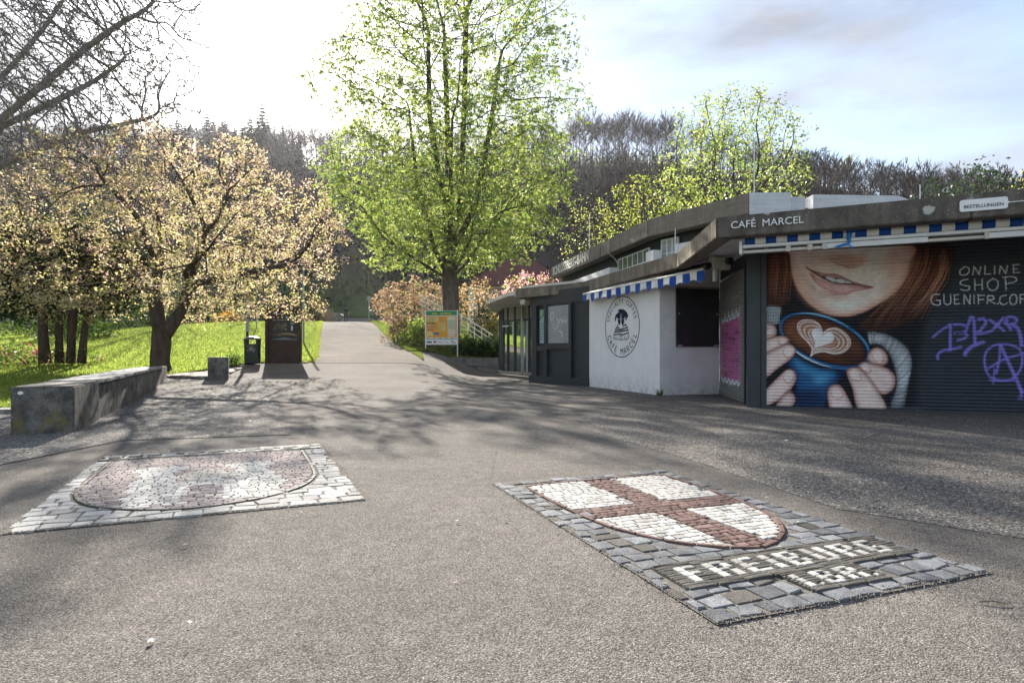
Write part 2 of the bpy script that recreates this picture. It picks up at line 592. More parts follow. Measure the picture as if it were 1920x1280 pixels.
def bank_z(x, y):
    z = zterr(x, y)
    b = 0.70 + 0.085 * (np.asarray(y) - 30.4)
    return np.where(np.asarray(x) - np.vectorize(path_r)(y) > 0.6, np.maximum(z + 0.05, b * sstep(np.asarray(x) - np.vectorize(path_r)(y), 0.2, 1.6) + (z + .05) * (1 - sstep(np.asarray(x) - np.vectorize(path_r)(y), 0.2, 1.6))), z + 0.045)


ysb = np.concatenate([np.arange(30.95, 45, 0.5), np.arange(45, 77, 1.0)])
u = np.linspace(0, 1, 26)
Xb = np.array([[bank_l(y) + (bank_r(y) - bank_l(y)) * k for k in u] for y in ysb]); Yb = np.repeat(ysb[:, None], 26, 1)
tag(grid_mesh("planted_bank", Xb, Yb, np.where(Yb > 50, zterr(Xb, Yb) + .05, bank_z(Xb, Yb)), M_lawn), kind='structure')
# thin grass wedge between path and wall
ysw = np.arange(26.6, 31.0, 0.4)
tag(sheet("grass_verge", lambda y: path_r(y) + 0.05, lambda y: float(np.interp(y, [26.6, 30.9], [path_r(26.6) + .10, -4.55])), ysw, 4, 0.04, M_lawn), kind='structure')


def flat_poly(name, pts, dz, mat, res=None):
    """flat paving laid a few millimetres above the ground, cut into strips that follow the terrain"""
    bm = bmesh.new()
    bm.faces.new([bm.verts.new((p[0], p[1], 0)) for p in pts])
    if res:
        for y in np.arange(min(p[1] for p in pts) + res, max(p[1] for p in pts), res):
            bmesh.ops.bisect_plane(bm, geom=bm.verts[:] + bm.edges[:] + bm.faces[:], plane_co=(0, y, 0), plane_no=(0, 1, 0))
        for x in np.arange(min(p[0] for p in pts) + res, max(p[0] for p in pts), res):
            bmesh.ops.bisect_plane(bm, geom=bm.verts[:] + bm.edges[:] + bm.faces[:], plane_co=(x, 0, 0), plane_no=(1, 0, 0))
    for v in bm.verts: v.co.z = float(zterr(v.co.x, v.co.y)) + dz
    bmesh.ops.recalc_face_normals(bm, faces=bm.faces[:])
    if bm.faces[:] and sum(f.normal.z for f in bm.faces) < 0: bmesh.ops.reverse_faces(bm, faces=bm.faces[:])
    me = bpy.data.meshes.new(name); bm.to_mesh(me); bm.free()
    me.materials.append(mat)
    return link_mesh(name, me)


def seam(pts, w=0.022, dz=0.006):
    """open joint between paving slabs"""
    mb = MB()
    P = []
    for a, b in zip(pts[:-1], pts[1:]):
        n = max(2, int(math.hypot(b[0] - a[0], b[1] - a[1]) / 0.5))
        P += [(a[0] + (b[0] - a[0]) * i / n + random.uniform(-.008, .008), a[1] + (b[1] - a[1]) * i / n + random.uniform(-.008, .008)) for i in range(n)]
    P.append(pts[-1])
    ribbon(mb, P, w, lambda a, b, d: (a, b, float(zterr(a, b)) + dz))
    return mb.build("paving_joint", M_joint)


pav_l = flat_poly("aggregate_paving", [(-2.68, 7.42), (-5.65, 14.5), (-8.55, 21.4), (-9.6, 22.3), (-10.6, 19.0), (-8.0, 13.2), (-5.43, 7.62), (-6.2, 7.6), (-7.4, 10.2), (-20, 10.2), (-20, 2), (-4.75, 2), (-4.53, 5.42), (-4.4, 6.93)], 0.006, M_aggregate, 0.9)
tag(pav_l, kind='structure')
pav_r = flat_poly("aggregate_paving", [(.88, 8.1), (1.69, 5.56), (2.08, 3.9), (2.74, 3.29), (4.2, 1.2), (14, -4), (16, 8.0), (4.5, 12.0), (5.0, 14.6), (3.4, 14.3), (2.4, 17.6), (1.9, 17.5), (2.6, 14.5), (2.2, 12.2), (1.2, 9.5)], 0.003, M_aggregate_b, 0.9)
tag(pav_r, kind='structure')
for pts in ([(-2.68, 7.42), (-4.4, 6.93), (-4.53, 5.42), (-4.75, 2)], [(-2.68, 7.42), (-5.65, 14.5), (-8.55, 21.4)], [(-4.4, 6.93), (-7.9, 7.0), (-20, 7.1)], [(-4.15, 7.03), (-7.2, 14.4)]):
    o = seam(pts, 0.012, 0.008); o.parent = pav_l
for pts in ([(1.69, 5.56), (5.2, 4.3), (9, 2.9)], [(.88, 8.1), (4.2, 7.0), (9.0, 5.2)], [(2.9, 7.5), (3.7, 9.6)], [(3.4, 4.95), (4.4, 6.95)], [(2.08, 3.9), (3.4, 3.4)]):
    o = seam(pts, 0.008, 0.006); o.parent = pav_r
tag(flat_poly("bare_soil", [(-10.6, 19.0), (-9.35, 18.55), (-9.3, 19.2), (-9.75, 22.3), (-10.2, 21.0), (-11.2, 19.6)], 0.05, M_sand, 0.6), kind='structure')
# asphalt seam across the square
for pts in ([(-2.68, 7.42), (.88, 8.1)],):
    tag(seam(pts, 0.015, 0.004), kind='structure')
# kerb lines of the lawn
M_kerb = pm("kerb_concrete", (0.30, 0.285, 0.26), (0.17, 0.16, 0.145), 7, 0.9, 0.5, 70)


def kerb(pts, w, h, label, seg=1.0):
    t = thing("lawn_kerb", label, "kerb", (pts[0][0], pts[0][1], float(zterr(*pts[0]))))
    for a, b in zip(pts[:-1], pts[1:]):
        L = math.hypot(b[0] - a[0], b[1] - a[1]); n = max(1, int(round(L / seg)))
        F = Frame(a, b)
        for k in range(n):
            s0, s1 = L * k / n + .006, L * (k + 1) / n - .006
            q = F((s0 + s1) / 2, 0, 0); z = float(zterr(q[0], q[1]))
            m = MB(); fbox(m, F, s0, s1, -w / 2, w / 2, z - .1, z + h)
            bevel(m.build("kerb_stone", M_kerb, t), 0.012, 1)
    return t


kerb([(-15, 10.12), (-7.28, 10.12)], 0.36, 0.075, "flat kerb slabs along the front of the lawn, left of the bench block", 1.3)
kerb([(-10.55, 18.95), (-9.25, 18.75)], 0.12, 0.09, "low kerb joining the long bench to the short block", 0.7)
kerb([(-9.15, 19.3), (-10.2, 23.6)], 0.12, 0.05, "thin kerb running from the short block to the litter bin", 1.0)
kerb([(-10.1, 24.75), (-8.2, 24.72)], 0.34, 0.03, "pale flat kerb at the foot of the brown information stele", 0.95)

# ---- grass blades
def grass_patch(name, xy, hgt, rng, cols, dz=0.04, width=0.012, zf=None):
    n = len(xy)
    z = (zterr(xy[:, 0], xy[:, 1]) + dz) if zf is None else zf(xy[:, 0], xy[:, 1])
    b = np.column_stack([xy, z])
    th = rng.uniform(0, 2 * math.pi, n); h = hgt * rng.uniform(0.55, 1.3, n)
    w = width * rng.uniform(0.7, 1.3, n)
    sd = np.column_stack([np.cos(th), np.sin(th), np.zeros(n)]) * w[:, None]
    ln = np.column_stack([rng.normal(0, .35, n) * h, rng.normal(0, .35, n) * h, h])
    V = np.stack([b - sd, b + sd, b + ln], 1).reshape(-1, 3)
    F = np.arange(3 * n).reshape(-1, 3)
    ci = rng.integers(0, len(cols), n)
    C = np.array(cols)[ci] * rng.uniform(.75, 1.25, (n, 1))
    return tag(np_mesh(name, V, F, M_grass, col=np.repeat(C, 3, 0)), kind='stuff')


g = []
while len(g) < 90000:
    y = RNG.uniform(10.3, 56, 40000); keep = RNG.uniform(0, 1, 40000) < (10.3 / y) ** 1.1
    y = y[keep]; x = RNG.uniform(-0.92, 0, len(y)) * y - 1.0
    r = np.array([lawn_r(k) for k in y])
    ok = (x < r - 0.02) & (x > -48)
    g += list(np.column_stack([x, y])[ok])
g = np.array(g[:90000])
grass_patch("grass", g, 0.075, RNG, [(0.15, 0.215, 0.042), (0.20, 0.25, 0.055), (0.10, 0.155, 0.03), (0.25, 0.26, 0.085)], 0.04, 0.016)
# tufts spilling over the edges of the lawn
yy = RNG.uniform(24.9, 60, 9000); xx = np.array([lawn_r(k) for k in yy]) + np.abs(RNG.normal(0, .10, 9000)) - 0.05
grass_patch("grass_edge", np.column_stack([xx, yy]), 0.09, RNG, [(0.13, 0.165, 0.035), (0.19, 0.215, 0.05)], 0.01, 0.02)
yy = RNG.uniform(27, 60, 26000); xx = np.array([path_r(k) for k in yy]) + RNG.uniform(0, 1, 26000) ** 1.6 * 2.6
keep = (yy > 31) | (xx < np.minimum(-4.6, -99)); yy, xx = yy[keep], xx[keep]
grass_patch("verge_grass", np.column_stack([xx, yy]), 0.13, RNG, [(0.11, 0.15, 0.035), (0.17, 0.20, 0.05), (0.07, 0.105, 0.025)], 0.03, 0.022)
# ------------------------------------------------------------------ cafe building
def concrete(name, base, dark, stain=0.7, board=None, lichen=False, scale=1.0):
    t = NT(name); v = t.coord()
    a = t.noise(v, 3.0 * scale, 6, 0.62); b = t.noise(v, 26 * scale, 5, 0.6)
    st = t.noise(t.coord(scale=(5.0, 5.0, 0.5)), 1.6, 5, 0.6)
    c = t.mix(t.ramp(a, [(0.3, 0.0), (0.7, 1.0)]), base, dark)
    c = t.mix(t.math('MULTIPLY', t.ramp(st, [(0.42, 0.0), (0.7, 1.0)]), stain), c, tuple(k * 0.42 for k in dark))
    c = t.mix(t.ramp(b, [(0.25, 0.35), (0.75, 0.0)]), c, tuple(k * 0.5 for k in dark))
    pit = t.voro(v, 34 * scale)
    c = t.mix(t.ramp(pit.outputs["Distance"], [(0.05, 0.55), (0.16, 0.0)]), c, (0.03, 0.028, 0.025))
    h = b
    if board:
        bd = t.noise(t.coord(scale=board), 1.0, 3)
        c = t.mix(t.ramp(bd, [(0.35, 0.0), (0.65, 0.35)]), c, tuple(k * 0.55 for k in dark))
        h = t.math('ADD', b, bd)
    if lichen:
        lv = t.voro(v, 3.1); lv2 = t.noise(v, 16, 3)
        lf = t.math('ADD', lv.outputs["Distance"], t.math('MULTIPLY', lv2, 0.22))
        lm = t.ramp(lf, [(0.33, 1.0), (0.38, 0.0)])
        sel = t.n("SeparateColor"); t.set(sel.inputs[0], lv.outputs["Color"])
        lm = t.math('MULTIPLY', lm, t.ramp(sel.outputs[0], [(0.60, 0.0), (0.64, 0.9)]))
        c = t.mix(lm, c, (0.50, 0.49, 0.45))
        sp = t.voro(v, 17); c = t.mix(t.ramp(sp.outputs["Distance"], [(0.10, 0.7), (0.15, 0.0)]), c, (0.36, 0.36, 0.33))
    return t.done(c, 0.92, t.bump(h, 0.55, 0.012), spec=0.2)


M_fascia = concrete("weathered_concrete", (0.33, 0.28, 0.22), (0.19, 0.158, 0.123), 0.75)
M_fascia_d = concrete("dark_weathered_concrete", (0.22, 0.197, 0.165), (0.095, 0.085, 0.072), 0.6, None, True)
M_board = concrete("board_marked_concrete", (0.36, 0.318, 0.262), (0.235, 0.205, 0.168), 0.45, (1.2, 1.2, 26.0))
M_white_conc = concrete("painted_concrete", (0.74, 0.75, 0.78), (0.62, 0.64, 0.68), 0.12, (1.2, 1.2, 22.0))
M_soffit = pm("soffit_plaster", (0.80, 0.79, 0.77), (0.70, 0.69, 0.67), 3, 0.9)

def plaster(name, a, b):
    """painted render with splash dirt along the foot and faint run marks"""
    t = NT(name); v = t.coord()
    c = t.mix(t.ramp(t.noise(v, 2.2, 5), [(.35, 0.), (.65, 1.)]), a, b)
    z = t.n("SeparateXYZ"); t.set(z.inputs[0], t.world())
    foot = t.math('MULTIPLY', t.ramp(z.outputs[2], [(0.02, 1.0), (0.42, 0.0)]), t.ramp(t.noise(v, 7, 5, .65), [(.38, 0.0), (.68, 0.6)]))
    c = t.mix(foot, c, (.30, .27, .235))
    run = t.noise(t.coord(scale=(9, 9, .35)), 1.0, 4)
    c = t.mix(t.ramp(run, [(.55, 0.0), (.78, 0.13)]), c, (.45, .43, .41))
    sp = t.voro(v, 6.5); c = t.mix(t.ramp(sp.outputs["Distance"], [(.03, .5), (.06, 0.)]), c, (.35, .34, .33))
    return t.done(c, .9, t.bump(t.noise(v, 120, 3), .3, .008), spec=.2)


M_plaster = plaster("white_plaster", (0.84, 0.83, 0.825), (0.78, 0.77, 0.765))
M_plaster_g = plaster("grey_plaster", (0.79, 0.78, 0.785), (0.71, 0.70, 0.71))
M_patch = pm("filler_patch", (0.84, 0.83, 0.82), (0.76, 0.75, 0.74), 6, 0.95, 0.3, 60)
M_anthr = pm("anthracite_paint", (0.028, 0.035, 0.042), (0.036, 0.043, 0.050), 3, 0.45, 0.05, 200, spec=0.4)
M_anthr_d = pm("dark_board", (0.022, 0.023, 0.027), (0.032, 0.033, 0.038), 3, 0.5, 0.1, 120)
M_alu = pm("aluminium_slats", (0.42, 0.42, 0.43), (0.36, 0.36, 0.37), 5, 0.45, 0.0, metallic=0.35)
M_alu_d = pm("dark_aluminium_slats", (0.13, 0.125, 0.12), (0.10, 0.097, 0.093), 5, 0.42, metallic=0.4)
M_cream = pm("cream_metal", (0.66, 0.63, 0.56), (0.55, 0.52, 0.46), 6, 0.5)
M_whitepaint = pm("white_paint", (0.80, 0.80, 0.80), (0.74, 0.74, 0.75), 6, 0.5)
M_blue = pm("blue_cloth", (0.012, 0.075, 0.33), (0.010, 0.06, 0.28), 9, 0.85, 0.1, 200)
M_cloth = pm("white_cloth", (0.78, 0.76, 0.73), (0.70, 0.68, 0.66), 9, 0.85, 0.1, 200)
M_ribbon = pm("bright_blue_ribbon", (0.01, 0.22, 0.62), (0.01, 0.16, 0.5), 12, 0.6)
M_ink = pm("navy_ink", (0.012, 0.014, 0.045), (0.016, 0.018, 0.05), 8, 0.8)
M_letter = pm("white_letter", (0.82, 0.82, 0.81), (0.78, 0.78, 0.77), 8, 0.6)
M_letter_c = pm("cream_letter", (0.80, 0.76, 0.68), (0.72, 0.68, 0.6), 8, 0.7)
M_steel = pm("galvanised_steel", (0.5, 0.51, 0.52), (0.4, 0.41, 0.42), 12, 0.4, metallic=0.7)
M_mossy = pm("weathered_sill", (0.40, 0.37, 0.31), (0.26, 0.25, 0.20), 5, 0.9, 0.4, 60)
M_black = pm("black_plastic", (0.02, 0.02, 0.022), None, 5, 0.4)
M_wood = pm("raw_wood_strip", (0.28, 0.22, 0.16), (0.2, 0.155, 0.11), 8, 0.8)


def glass_mat(name, tint, refl=0.25, clear=0.75):
    t = NT(name)
    tr = t.n("BsdfTransparent"); tr.inputs[0].default_value = (*tint, 1)
    gl = t.n("BsdfGlossy"); gl.inputs["Roughness"].default_value = 0.02; gl.inputs["Color"].default_value = (0.9, 0.95, 0.92, 1)
    fr = t.n("Fresnel"); fr.inputs[0].default_value = 1.5
    m = t.n("MixShader")
    f = t.math('ADD', fr.outputs[0], refl)
    t.set(m.inputs[0], f)
    t.t.links.new(tr.outputs[0], m.inputs[1]); t.t.links.new(gl.outputs[0], m.inputs[2])
    t.t.links.new(m.outputs[0], t.out.inputs["Surface"])
    return t.m


M_glass = glass_mat("window_glass", (0.55, 0.6, 0.56), 0.16)
M_glassd = pm("poster_behind_glass", (0.33, 0.46, 0.46), (0.26, 0.40, 0.40), 6, 0.15, spec=0.6)
M_glassg = pm("green_poster", (0.22, 0.40, 0.27), None, 6, 0.2)
M_block = pm("glass_block", (0.42, 0.45, 0.47), (0.20, 0.22, 0.23), 14, 0.12, 0.9, 22, spec=0.7)
M_inside = pm("dim_interior", (0.10, 0.09, 0.075), (0.06, 0.055, 0.05), 2, 0.9)
M_inside_l = pm("pale_interior", (0.34, 0.33, 0.28), (0.24, 0.23, 0.19), 2, 0.9)

S0 = np.array([4.587, 11.06]); SD = np.array([math.cos(math.radians(-19.6)), math.sin(math.radians(-19.6))])
S1 = S0 + SD * 7.0
P_A, P_B = (4.948, 14.65), (4.47, 11.71)
P_W0, P_W1 = (3.42, 14.2), (2.248, 17.83)
P_N = (0.63, 20.18)
F_shut = Frame(S0, S1)
F_side = Frame(P_A, P_B)
F_grey = Frame(P_W0, P_A)
F_white = Frame(P_W1, P_W0)
F_pan = Frame(P_N, P_W1)
cafe = thing("cafe_building", "low flat-roofed cafe with weathered concrete band, white plaster corner and anthracite panels", "cafe", (4.5, 15.0, 0))
ZS = 2.92          # soffit level


def wall(F, s0, s1, z0, z1, th, mat, name="wall", par=None):
    m = MB(); fbox(m, F, s0, s1, -th, 0, z0, z1)
    return m.build(name, mat, par or cafe)


wall(F_white, 0, F_white.L, -.1, ZS, .25, M_plaster)
# grey wall with the boarded-over hatch
bs0, bz1 = F_grey.at(1267, 541); bs1, bz0 = F_grey.at(1346, 650)
wg = wall(F_grey, 0.001, F_grey.L, -.1, ZS, .22, M_plaster_g)
m = MB(); fbox(m, F_grey, bs0, bs1, 0, .05, bz0, bz1); hatch = m.build("hatch_board", M_anthr_d, cafe)
m = MB(); fbox(m, F_grey, bs0, bs1, 0, .06, bz1 + .002, bz1 + .05); m.build("batten", M_wood, hatch)
for s in (bs0 + .02, bs1 - .14):
    m = MB(); fbox(m, F_grey, s, s + .12, .05, .075, bz0 - .01, bz0 + .05); m.build("bracket", M_steel, hatch)
for s in (bs0 + .06, bs1 - .06):
    m = MB(); q = F_grey(s, .05, 0); zz = F_grey.at(1270, 588)[1]
    m.tube([F_grey(s, .05, zz), F_grey(s, .065, zz)], .02, 8); m.build("bolt", M_steel, hatch)
pts = smooth_line([(-.10, 2.02), (-.10, 1.62), (-.25, 1.50), (-.36, 1.36), (-.33, 1.18), (-.22, 1.08), (-.10, 1.12), (-.02, 1.2), (-.02, 2.3), (-.14, 2.3)], 5, True)
m = MB(); m.poly([F_grey(bs0 + p[0] - .005, .004, p[1] + .25) for p in pts]); m.build("filler_patch", M_patch, cafe)

# anthracite front: header, posts, recessed panels, plinth
L = F_pan.L
pn = F_pan
s_of = lambda px: pn.at(px, 640)[0]
m = MB(); fbox(m, pn, -.02, L, -.25, .03, 2.49, ZS); m.build("header_panel", M_anthr, cafe)
m = MB(); fbox(m, pn, -.06, L, -.25, .05, -.12, .24); m.build("plinth", M_anthr, cafe)
wall(pn, 0, L, .24, 2.49, .25, M_anthr, "wall")


def shifted(F, d):
    G = Frame(F.p0 + F.n * d, F.p1 + F.n * d); G.n = F.n; return G


for a, b in ((1001.5, 1010), (1024.5, 1029.2), (1070.5, 1075)):
    m = MB(); fbox(m, pn, max(.0, s_of(a)), s_of(b), .001, .10, .241, 2.489); m.build("post", M_anthr, cafe)
m = MB(); fbox(m, pn, s_of(1029.2) + .001, s_of(1070.5) - .001, .001, .10, 1.10, 1.26); m.build("window_sill", M_anthr, cafe)
m = MB(); fbox(m, pn, s_of(1010) + .001, s_of(1024.5) - .001, .001, .09, 1.03, 1.22); m.build("window_sill", M_anthr, cafe)
# narrow poster window
a, b = s_of(1010) + .004, s_of(1024.5) - .004
wn_ = MB(); fbox(wn_, pn, a, b, .002, .02, 1.225, 2.48); wn_ = wn_.build("poster_window", M_black, cafe)
m = MB(); fbox(m, pn, a + .09, b - .015, .021, .03, 1.28, 2.36); m.build("poster", M_glassd, wn_)
m = MB(); m.poly([pn(a + .095, .033, 2.355), pn(a + .095, .033, 2.05), pn(b - .02, .033, 2.27), pn(b - .02, .033, 2.355)][::1]); m.build("poster_picture", M_glassg, wn_)
m = MB(); ribbon(m, [(a + .1, 2.04), (b - .03, 2.25)], .03, lambda s, z, d: pn(s, .036 + d, z)); m.build("poster_stripe", M_black, wn_)
m = MB()
for k in range(7):
    fbox(m, pn, a + .13, a + .17, .031, .034, 1.9 - k * .085, 1.93 - k * .085)
    fbox(m, pn, a + .19, a + .19 + random.uniform(.08, .14), .031, .033, 1.905 - k * .085, 1.92 - k * .085)
m.build("poster_text", M_anthr, wn_)


def roller(F, s0, s1, z0, z1, pitch, depth, mat_, name, d0=0.0, par=None, extra=None):
    """roller shutter: one slat object per slat, all sharing one mesh"""
    c = F((s0 + s1) / 2, d0, z0)
    ang = math.atan2(F.e[1], F.e[0])
    root = bpy.data.objects.new(name, None); COL.objects.link(root)
    if par is not None: root.parent = par
    root.location = Vector(c) - off(par) if par is not None else c
    root.rotation_euler = (0, 0, ang)
    w = (s1 - s0) / 2
    sgn = 1.0 if np.allclose(F.n, [F.e[1], -F.e[0]]) else -1.0
    prof = [(-.25 * depth, .0), (-.25 * depth, .10), (.45 * depth, .17), (.9 * depth, .34), (depth, .54), (.9 * depth, .74), (.45 * depth, .92), (-.25 * depth, .995)]
    V, Fc = [], []
    for d, f in prof: V += [(-w, -sgn * d, f * pitch), (w, -sgn * d, f * pitch)]
    V += [(-w, sgn * .012, .995 * pitch), (w, sgn * .012, .995 * pitch)]
    for i in range(len(V) // 2 - 1): Fc.append((2 * i, 2 * i + 1, 2 * i + 3, 2 * i + 2))
    me = bpy.data.meshes.new("slat"); me.from_pydata(V, [], Fc); me.materials.append(mat_)
    for p in me.polygons: p.use_smooth = 1 <= p.index < 6
    n = int((z1 - z0) / pitch)
    for k in range(n):
        o = bpy.data.objects.new("slat", me); COL.objects.link(o); o.parent = root; o.location = (0, 0, k * pitch)
    return root


# small grey shutter with white marker scribble
r1, r2 = s_of(1029.2) + .01, s_of(1070.5) - .01
sh = roller(pn, r1, r2, 1.27, 2.49, .0555, .014, M_alu, "roller_shutter", .045, cafe)
m = MB()
fx = lambda s, z, d: pn(r1 + s, .064 + d, z)
W_ = r2 - r1
for st in ([(.18, .62), (.14, .70), (.18, .80), (.26, .80), (.30, .70), (.24, .62), (.17, .60)], [(.27, .52), (.30, .42), (.37, .36), (.45, .40), (.50, .52), (.48, .62), (.40, .64)],
           [(.55, .50), (.56, .58)], [(.55, .58), (.60, .62), (.66, .60)], [(.68, .48), (.74, .66)], [(.62, .55), (.86, .57)], [(.80, .50), (.84, .70)], [(.86, .52), (.92, .60)], [(.50, .31), (.62, .30), (.68, .22), (.72, .20)], [(.66, .30), (.70, .14)]):
    q = smooth_line([(p[0] * W_, 1.27 + p[1] * 1.2) for p in st], 4)
    ribbon(m, q, .022, fx)
m.build("scribble", M_letter, cafe)["kind"] = "stuff"

# ---- concrete roof band
A_, B_, C_, D_ = np.array((3.186, 9.565)), np.array((3.49, 13.0)), np.array((2.12, 18.28)), np.array((0.10, 20.27))
R_ = A_ + np.array((.8988, -.4383)) * 9.0
E_ = np.array((1.3, 22.4))
Z0, Z1 = 2.78, 3.10


def band(P, th, z0, z1, mats, name, par, lean=0.0):
    """a run of concrete panels mitred at the corners"""
    P = [np.array(p, float) for p in P]
    nrm_ = []
    for a, b in zip(P[:-1], P[1:]):
        e = (b - a) / np.linalg.norm(b - a); nrm_.append(np.array([-e[1], e[0]]))
    inner = []
    for i, p in enumerate(P):
        if i == 0: k = nrm_[0]
        elif i == len(P) - 1: k = nrm_[-1]
        else:
            k = nrm_[i - 1] + nrm_[i]; k = k / (k @ nrm_[i])
        inner.append(p + k * th)
    out = []
    for i in range(len(P) - 1):
        m = MB()
        e = (P[i + 1] - P[i]); e /= np.linalg.norm(e)
        a, b = P[i] + e * .004, P[i + 1] - e * .004
        n = nrm_[i]
        lower = [a, b, inner[i + 1], inner[i]]
        m.v = [(*p, z0) for p in lower] + [(*(p - n * lean * (1 if j < 2 else 0)), z1) for j, p in enumerate(lower)]
        m.f = [(0, 1, 2, 3), (7, 6, 5, 4), (0, 4, 5, 1), (1, 5, 6, 2), (2, 6, 7, 3), (3, 7, 4, 0)]; m.m = [0] * 6
        o = m.build(name, mats[i] if isinstance(mats, list) else mats, par)
        bevel(o, .014, 2)
        out.append(o)
    return out


M1 = A_ + (R_ - A_) * 0.36
fas = band([E_, D_, C_, B_, A_, M1, R_], .28, Z0, Z1, [M_fascia, M_fascia, M_fascia, M_fascia, M_fascia_d, M_fascia_d], "roof_band", cafe)
roof_poly = [tuple(p) for p in ((A_ + R_ * 0)[:], R_, (13.0, 14.0), (8.0, 22.5), E_, D_, C_, B_)]
ctr = np.mean(np.array(roof_poly), 0)
rp = [tuple(np.array(p) + (ctr - np.array(p)) / np.linalg.norm(ctr - np.array(p)) * .22) for p in roof_poly]
m = MB(); m.prism(rp, ZS, ZS + .06); fix_normals(m.build("soffit", M_soffit, cafe))
rp2 = [tuple(np.array(p) + (ctr - np.array(p)) / np.linalg.norm(ctr - np.array(p)) * .20) for p in roof_poly]
m = MB(); m.prism(rp2, Z1 - .09, Z1 - .03); fix_normals(m.build("roof_deck", M_fascia, cafe))
# drip edge of the panel side, metal joint cover at the far end
m = MB(); F_cd = Frame(D_, C_)
js = F_cd.at(965.5, 550)[0]
fbox(m, F_cd, js, js + .05, .002, .02, 2.82, 3.12); m.build("joint_cover", M_steel, cafe)
m = MB(); fbox(m, F_cd, .3, 2.6, .002, .018, Z1 - .02, Z1 + .05); m.build("flashing", M_cream, cafe)

# ---- lettering on the front band
F_fr = Frame(A_, R_)
m = MB()
for word, px0, px1, py0, hh in (("CAF\u00c9", 1371, 1417, 429.0, .125), ("MARCEL", 1430, 1507, 424.5, .125)):
    s0, z0 = F_fr.at(px0, py0, .012); s1, z1 = F_fr.at(px1, py0 - (px1 - px0) * .085, .012)
    V, _ = glyphs("M", 1.0, .01, .012)
    cap = hh / (V[:, 1].max() - V[:, 1].min())
    put_text(m, word, cap, lambda x, y, d: F_fr(s0 + x, .014 + d, z0 + y + x * 0.0), 0, .008, .0, width=s1 - s0)
m.build("lettering", M_letter, cafe)
# BESTELLUNGEN plaque with its cord
pl0, pz0 = F_fr.at(1799.5, 396, .02); pl1, pz1 = F_fr.at(1890, 369, .02)
zc_ = (pz0 + pz1) / 2 + .0
plaque = thing("name_plaque", "white rounded plaque reading BESTELLUNGEN on the dark concrete band", "sign", F_fr((pl0 + pl1) / 2, .02, zc_))
m = MB(); w2, h2 = (pl1 - pl0), .155
zb = F_fr.at(1845, 383, .02)[1] - h2 / 2
rr = .028
pp = []
for cx, cy, a0 in ((w2 - rr, rr, -90), (w2 - rr, h2 - rr, 0), (rr, h2 - rr, 90), (rr, rr, 180)):
    pp += [(cx + rr * math.cos(math.radians(a0 + t)), cy + rr * math.sin(math.radians(a0 + t))) for t in (0, 30, 60, 90)]
pp = pp[:4] + [(w2, h2 * .42), (w2 + .035, h2 * .5), (w2, h2 * .60)] + pp[4:]
n0 = len(pp)
m.v = [F_fr(pl0 + p[0], .004, zb + p[1]) for p in pp] + [F_fr(pl0 + p[0], .022, zb + p[1]) for p in pp]
m.f = [tuple(range(n0, 2 * n0)), tuple(reversed(range(n0)))] + [(i, (i + 1) % n0, n0 + (i + 1) % n0, n0 + i) for i in range(n0)]
m.m = [0] * len(m.f)
fix_normals(m.build("plate", M_letter, plaque))
m = MB()
V, _ = glyphs("N", 1.0, .004)
put_text(m, "BESTELLUNGEN", .078 / (V[:, 1].max() - V[:, 1].min()), lambda x, y, d: F_fr(pl0 + w2 * .09 + x, .0235 + d, zb + h2 * .27 + y), 0, .002, .0, width=w2 * .82)
m.build("lettering", M_anthr, plaque)
m = MB(); m.tube([F_fr(pl1 + .03, .015, zb + h2 * .5), F_fr(pl1 + .5, .015, zb + h2 * .52)], .006, 6); m.build("cord", M_letter, plaque)

# ---- front shutter with the mural, its frame and post
m = MB(); fbox(m, F_shut, -.3, 7.0, -.35, -.05, 2.79, ZS); m.build("shutter_header", M_anthr, cafe)
m = MB(); fbox(m, F_shut, -.09, 0, -.12, .04, -.1, 2.80); m.build("guide_rail", M_anthr, cafe)
pc = F_shut.at(1408, 762)[0]
m = MB(); fbox(m, F_shut, -.33, -.091, -.22, .02, -.1, ZS); bevel(m.build("post", M_anthr, cafe), .008, 1)
m = MB(); fbox(m, F_shut, .0, 7.0, -.30, -.26, -.1, ZS); m.build("back_wall", M_black, cafe)
m = MB(); fbox(m, F_shut, 0, 7.0, -.05, .015, -.1, .035); m.build("threshold", M_anthr, cafe)
# side shutter
m = MB(); fbox(m, F_side, 0, F_side.L, -.30, -.03, 2.70, ZS); m.build("shutter_header", M_anthr_d, cafe)
m = MB(); fbox(m, F_side, F_side.L - .07, F_side.L - .0, -.10, .03, -.1, 2.70); m.build("guide_rail", M_anthr, cafe)
m = MB(); fbox(m, F_side, 0, F_side.L, -.34, -.301, -.1, ZS); m.build("back_wall", M_black, cafe)

# ---- dog emblem on the white wall
emb = thing("cafe_emblem", "oval emblem of a shaggy dog in striped jumper painted on the white wall", "emblem", F_white(1.9, .01, 1.9))
es, ez = F_white.at(1165.5, 612.5)
ew = (F_white.at(1198, 612)[0] - F_white.at(1133.5, 612)[0]) / 2
eh = (F_white.at(1165, 555)[1] - F_white.at(1165, 670)[1]) / 2
fe = lambda a, b, d=0.0: F_white(es + a * ew, .004 + d, ez + b * eh)
fe3 = lambda a, b, d: fe(a, b, d)
m = MB()
th = np.linspace(0, 2 * math.pi, 65)[:-1]
for i in range(64):
    j = (i + 1) % 64
    o_, i_ = 1.0, .972
    m.poly([fe(o_ * math.cos(th[i]), o_ * math.sin(th[i])), fe(o_ * math.cos(th[j]), o_ * math.sin(th[j])), fe(i_ * math.cos(th[j]) * .995, i_ * math.sin(th[j])), fe(i_ * math.cos(th[i]) * .995, i_ * math.sin(th[i]))])
m.build("ring", M_ink, emb)
m = MB()


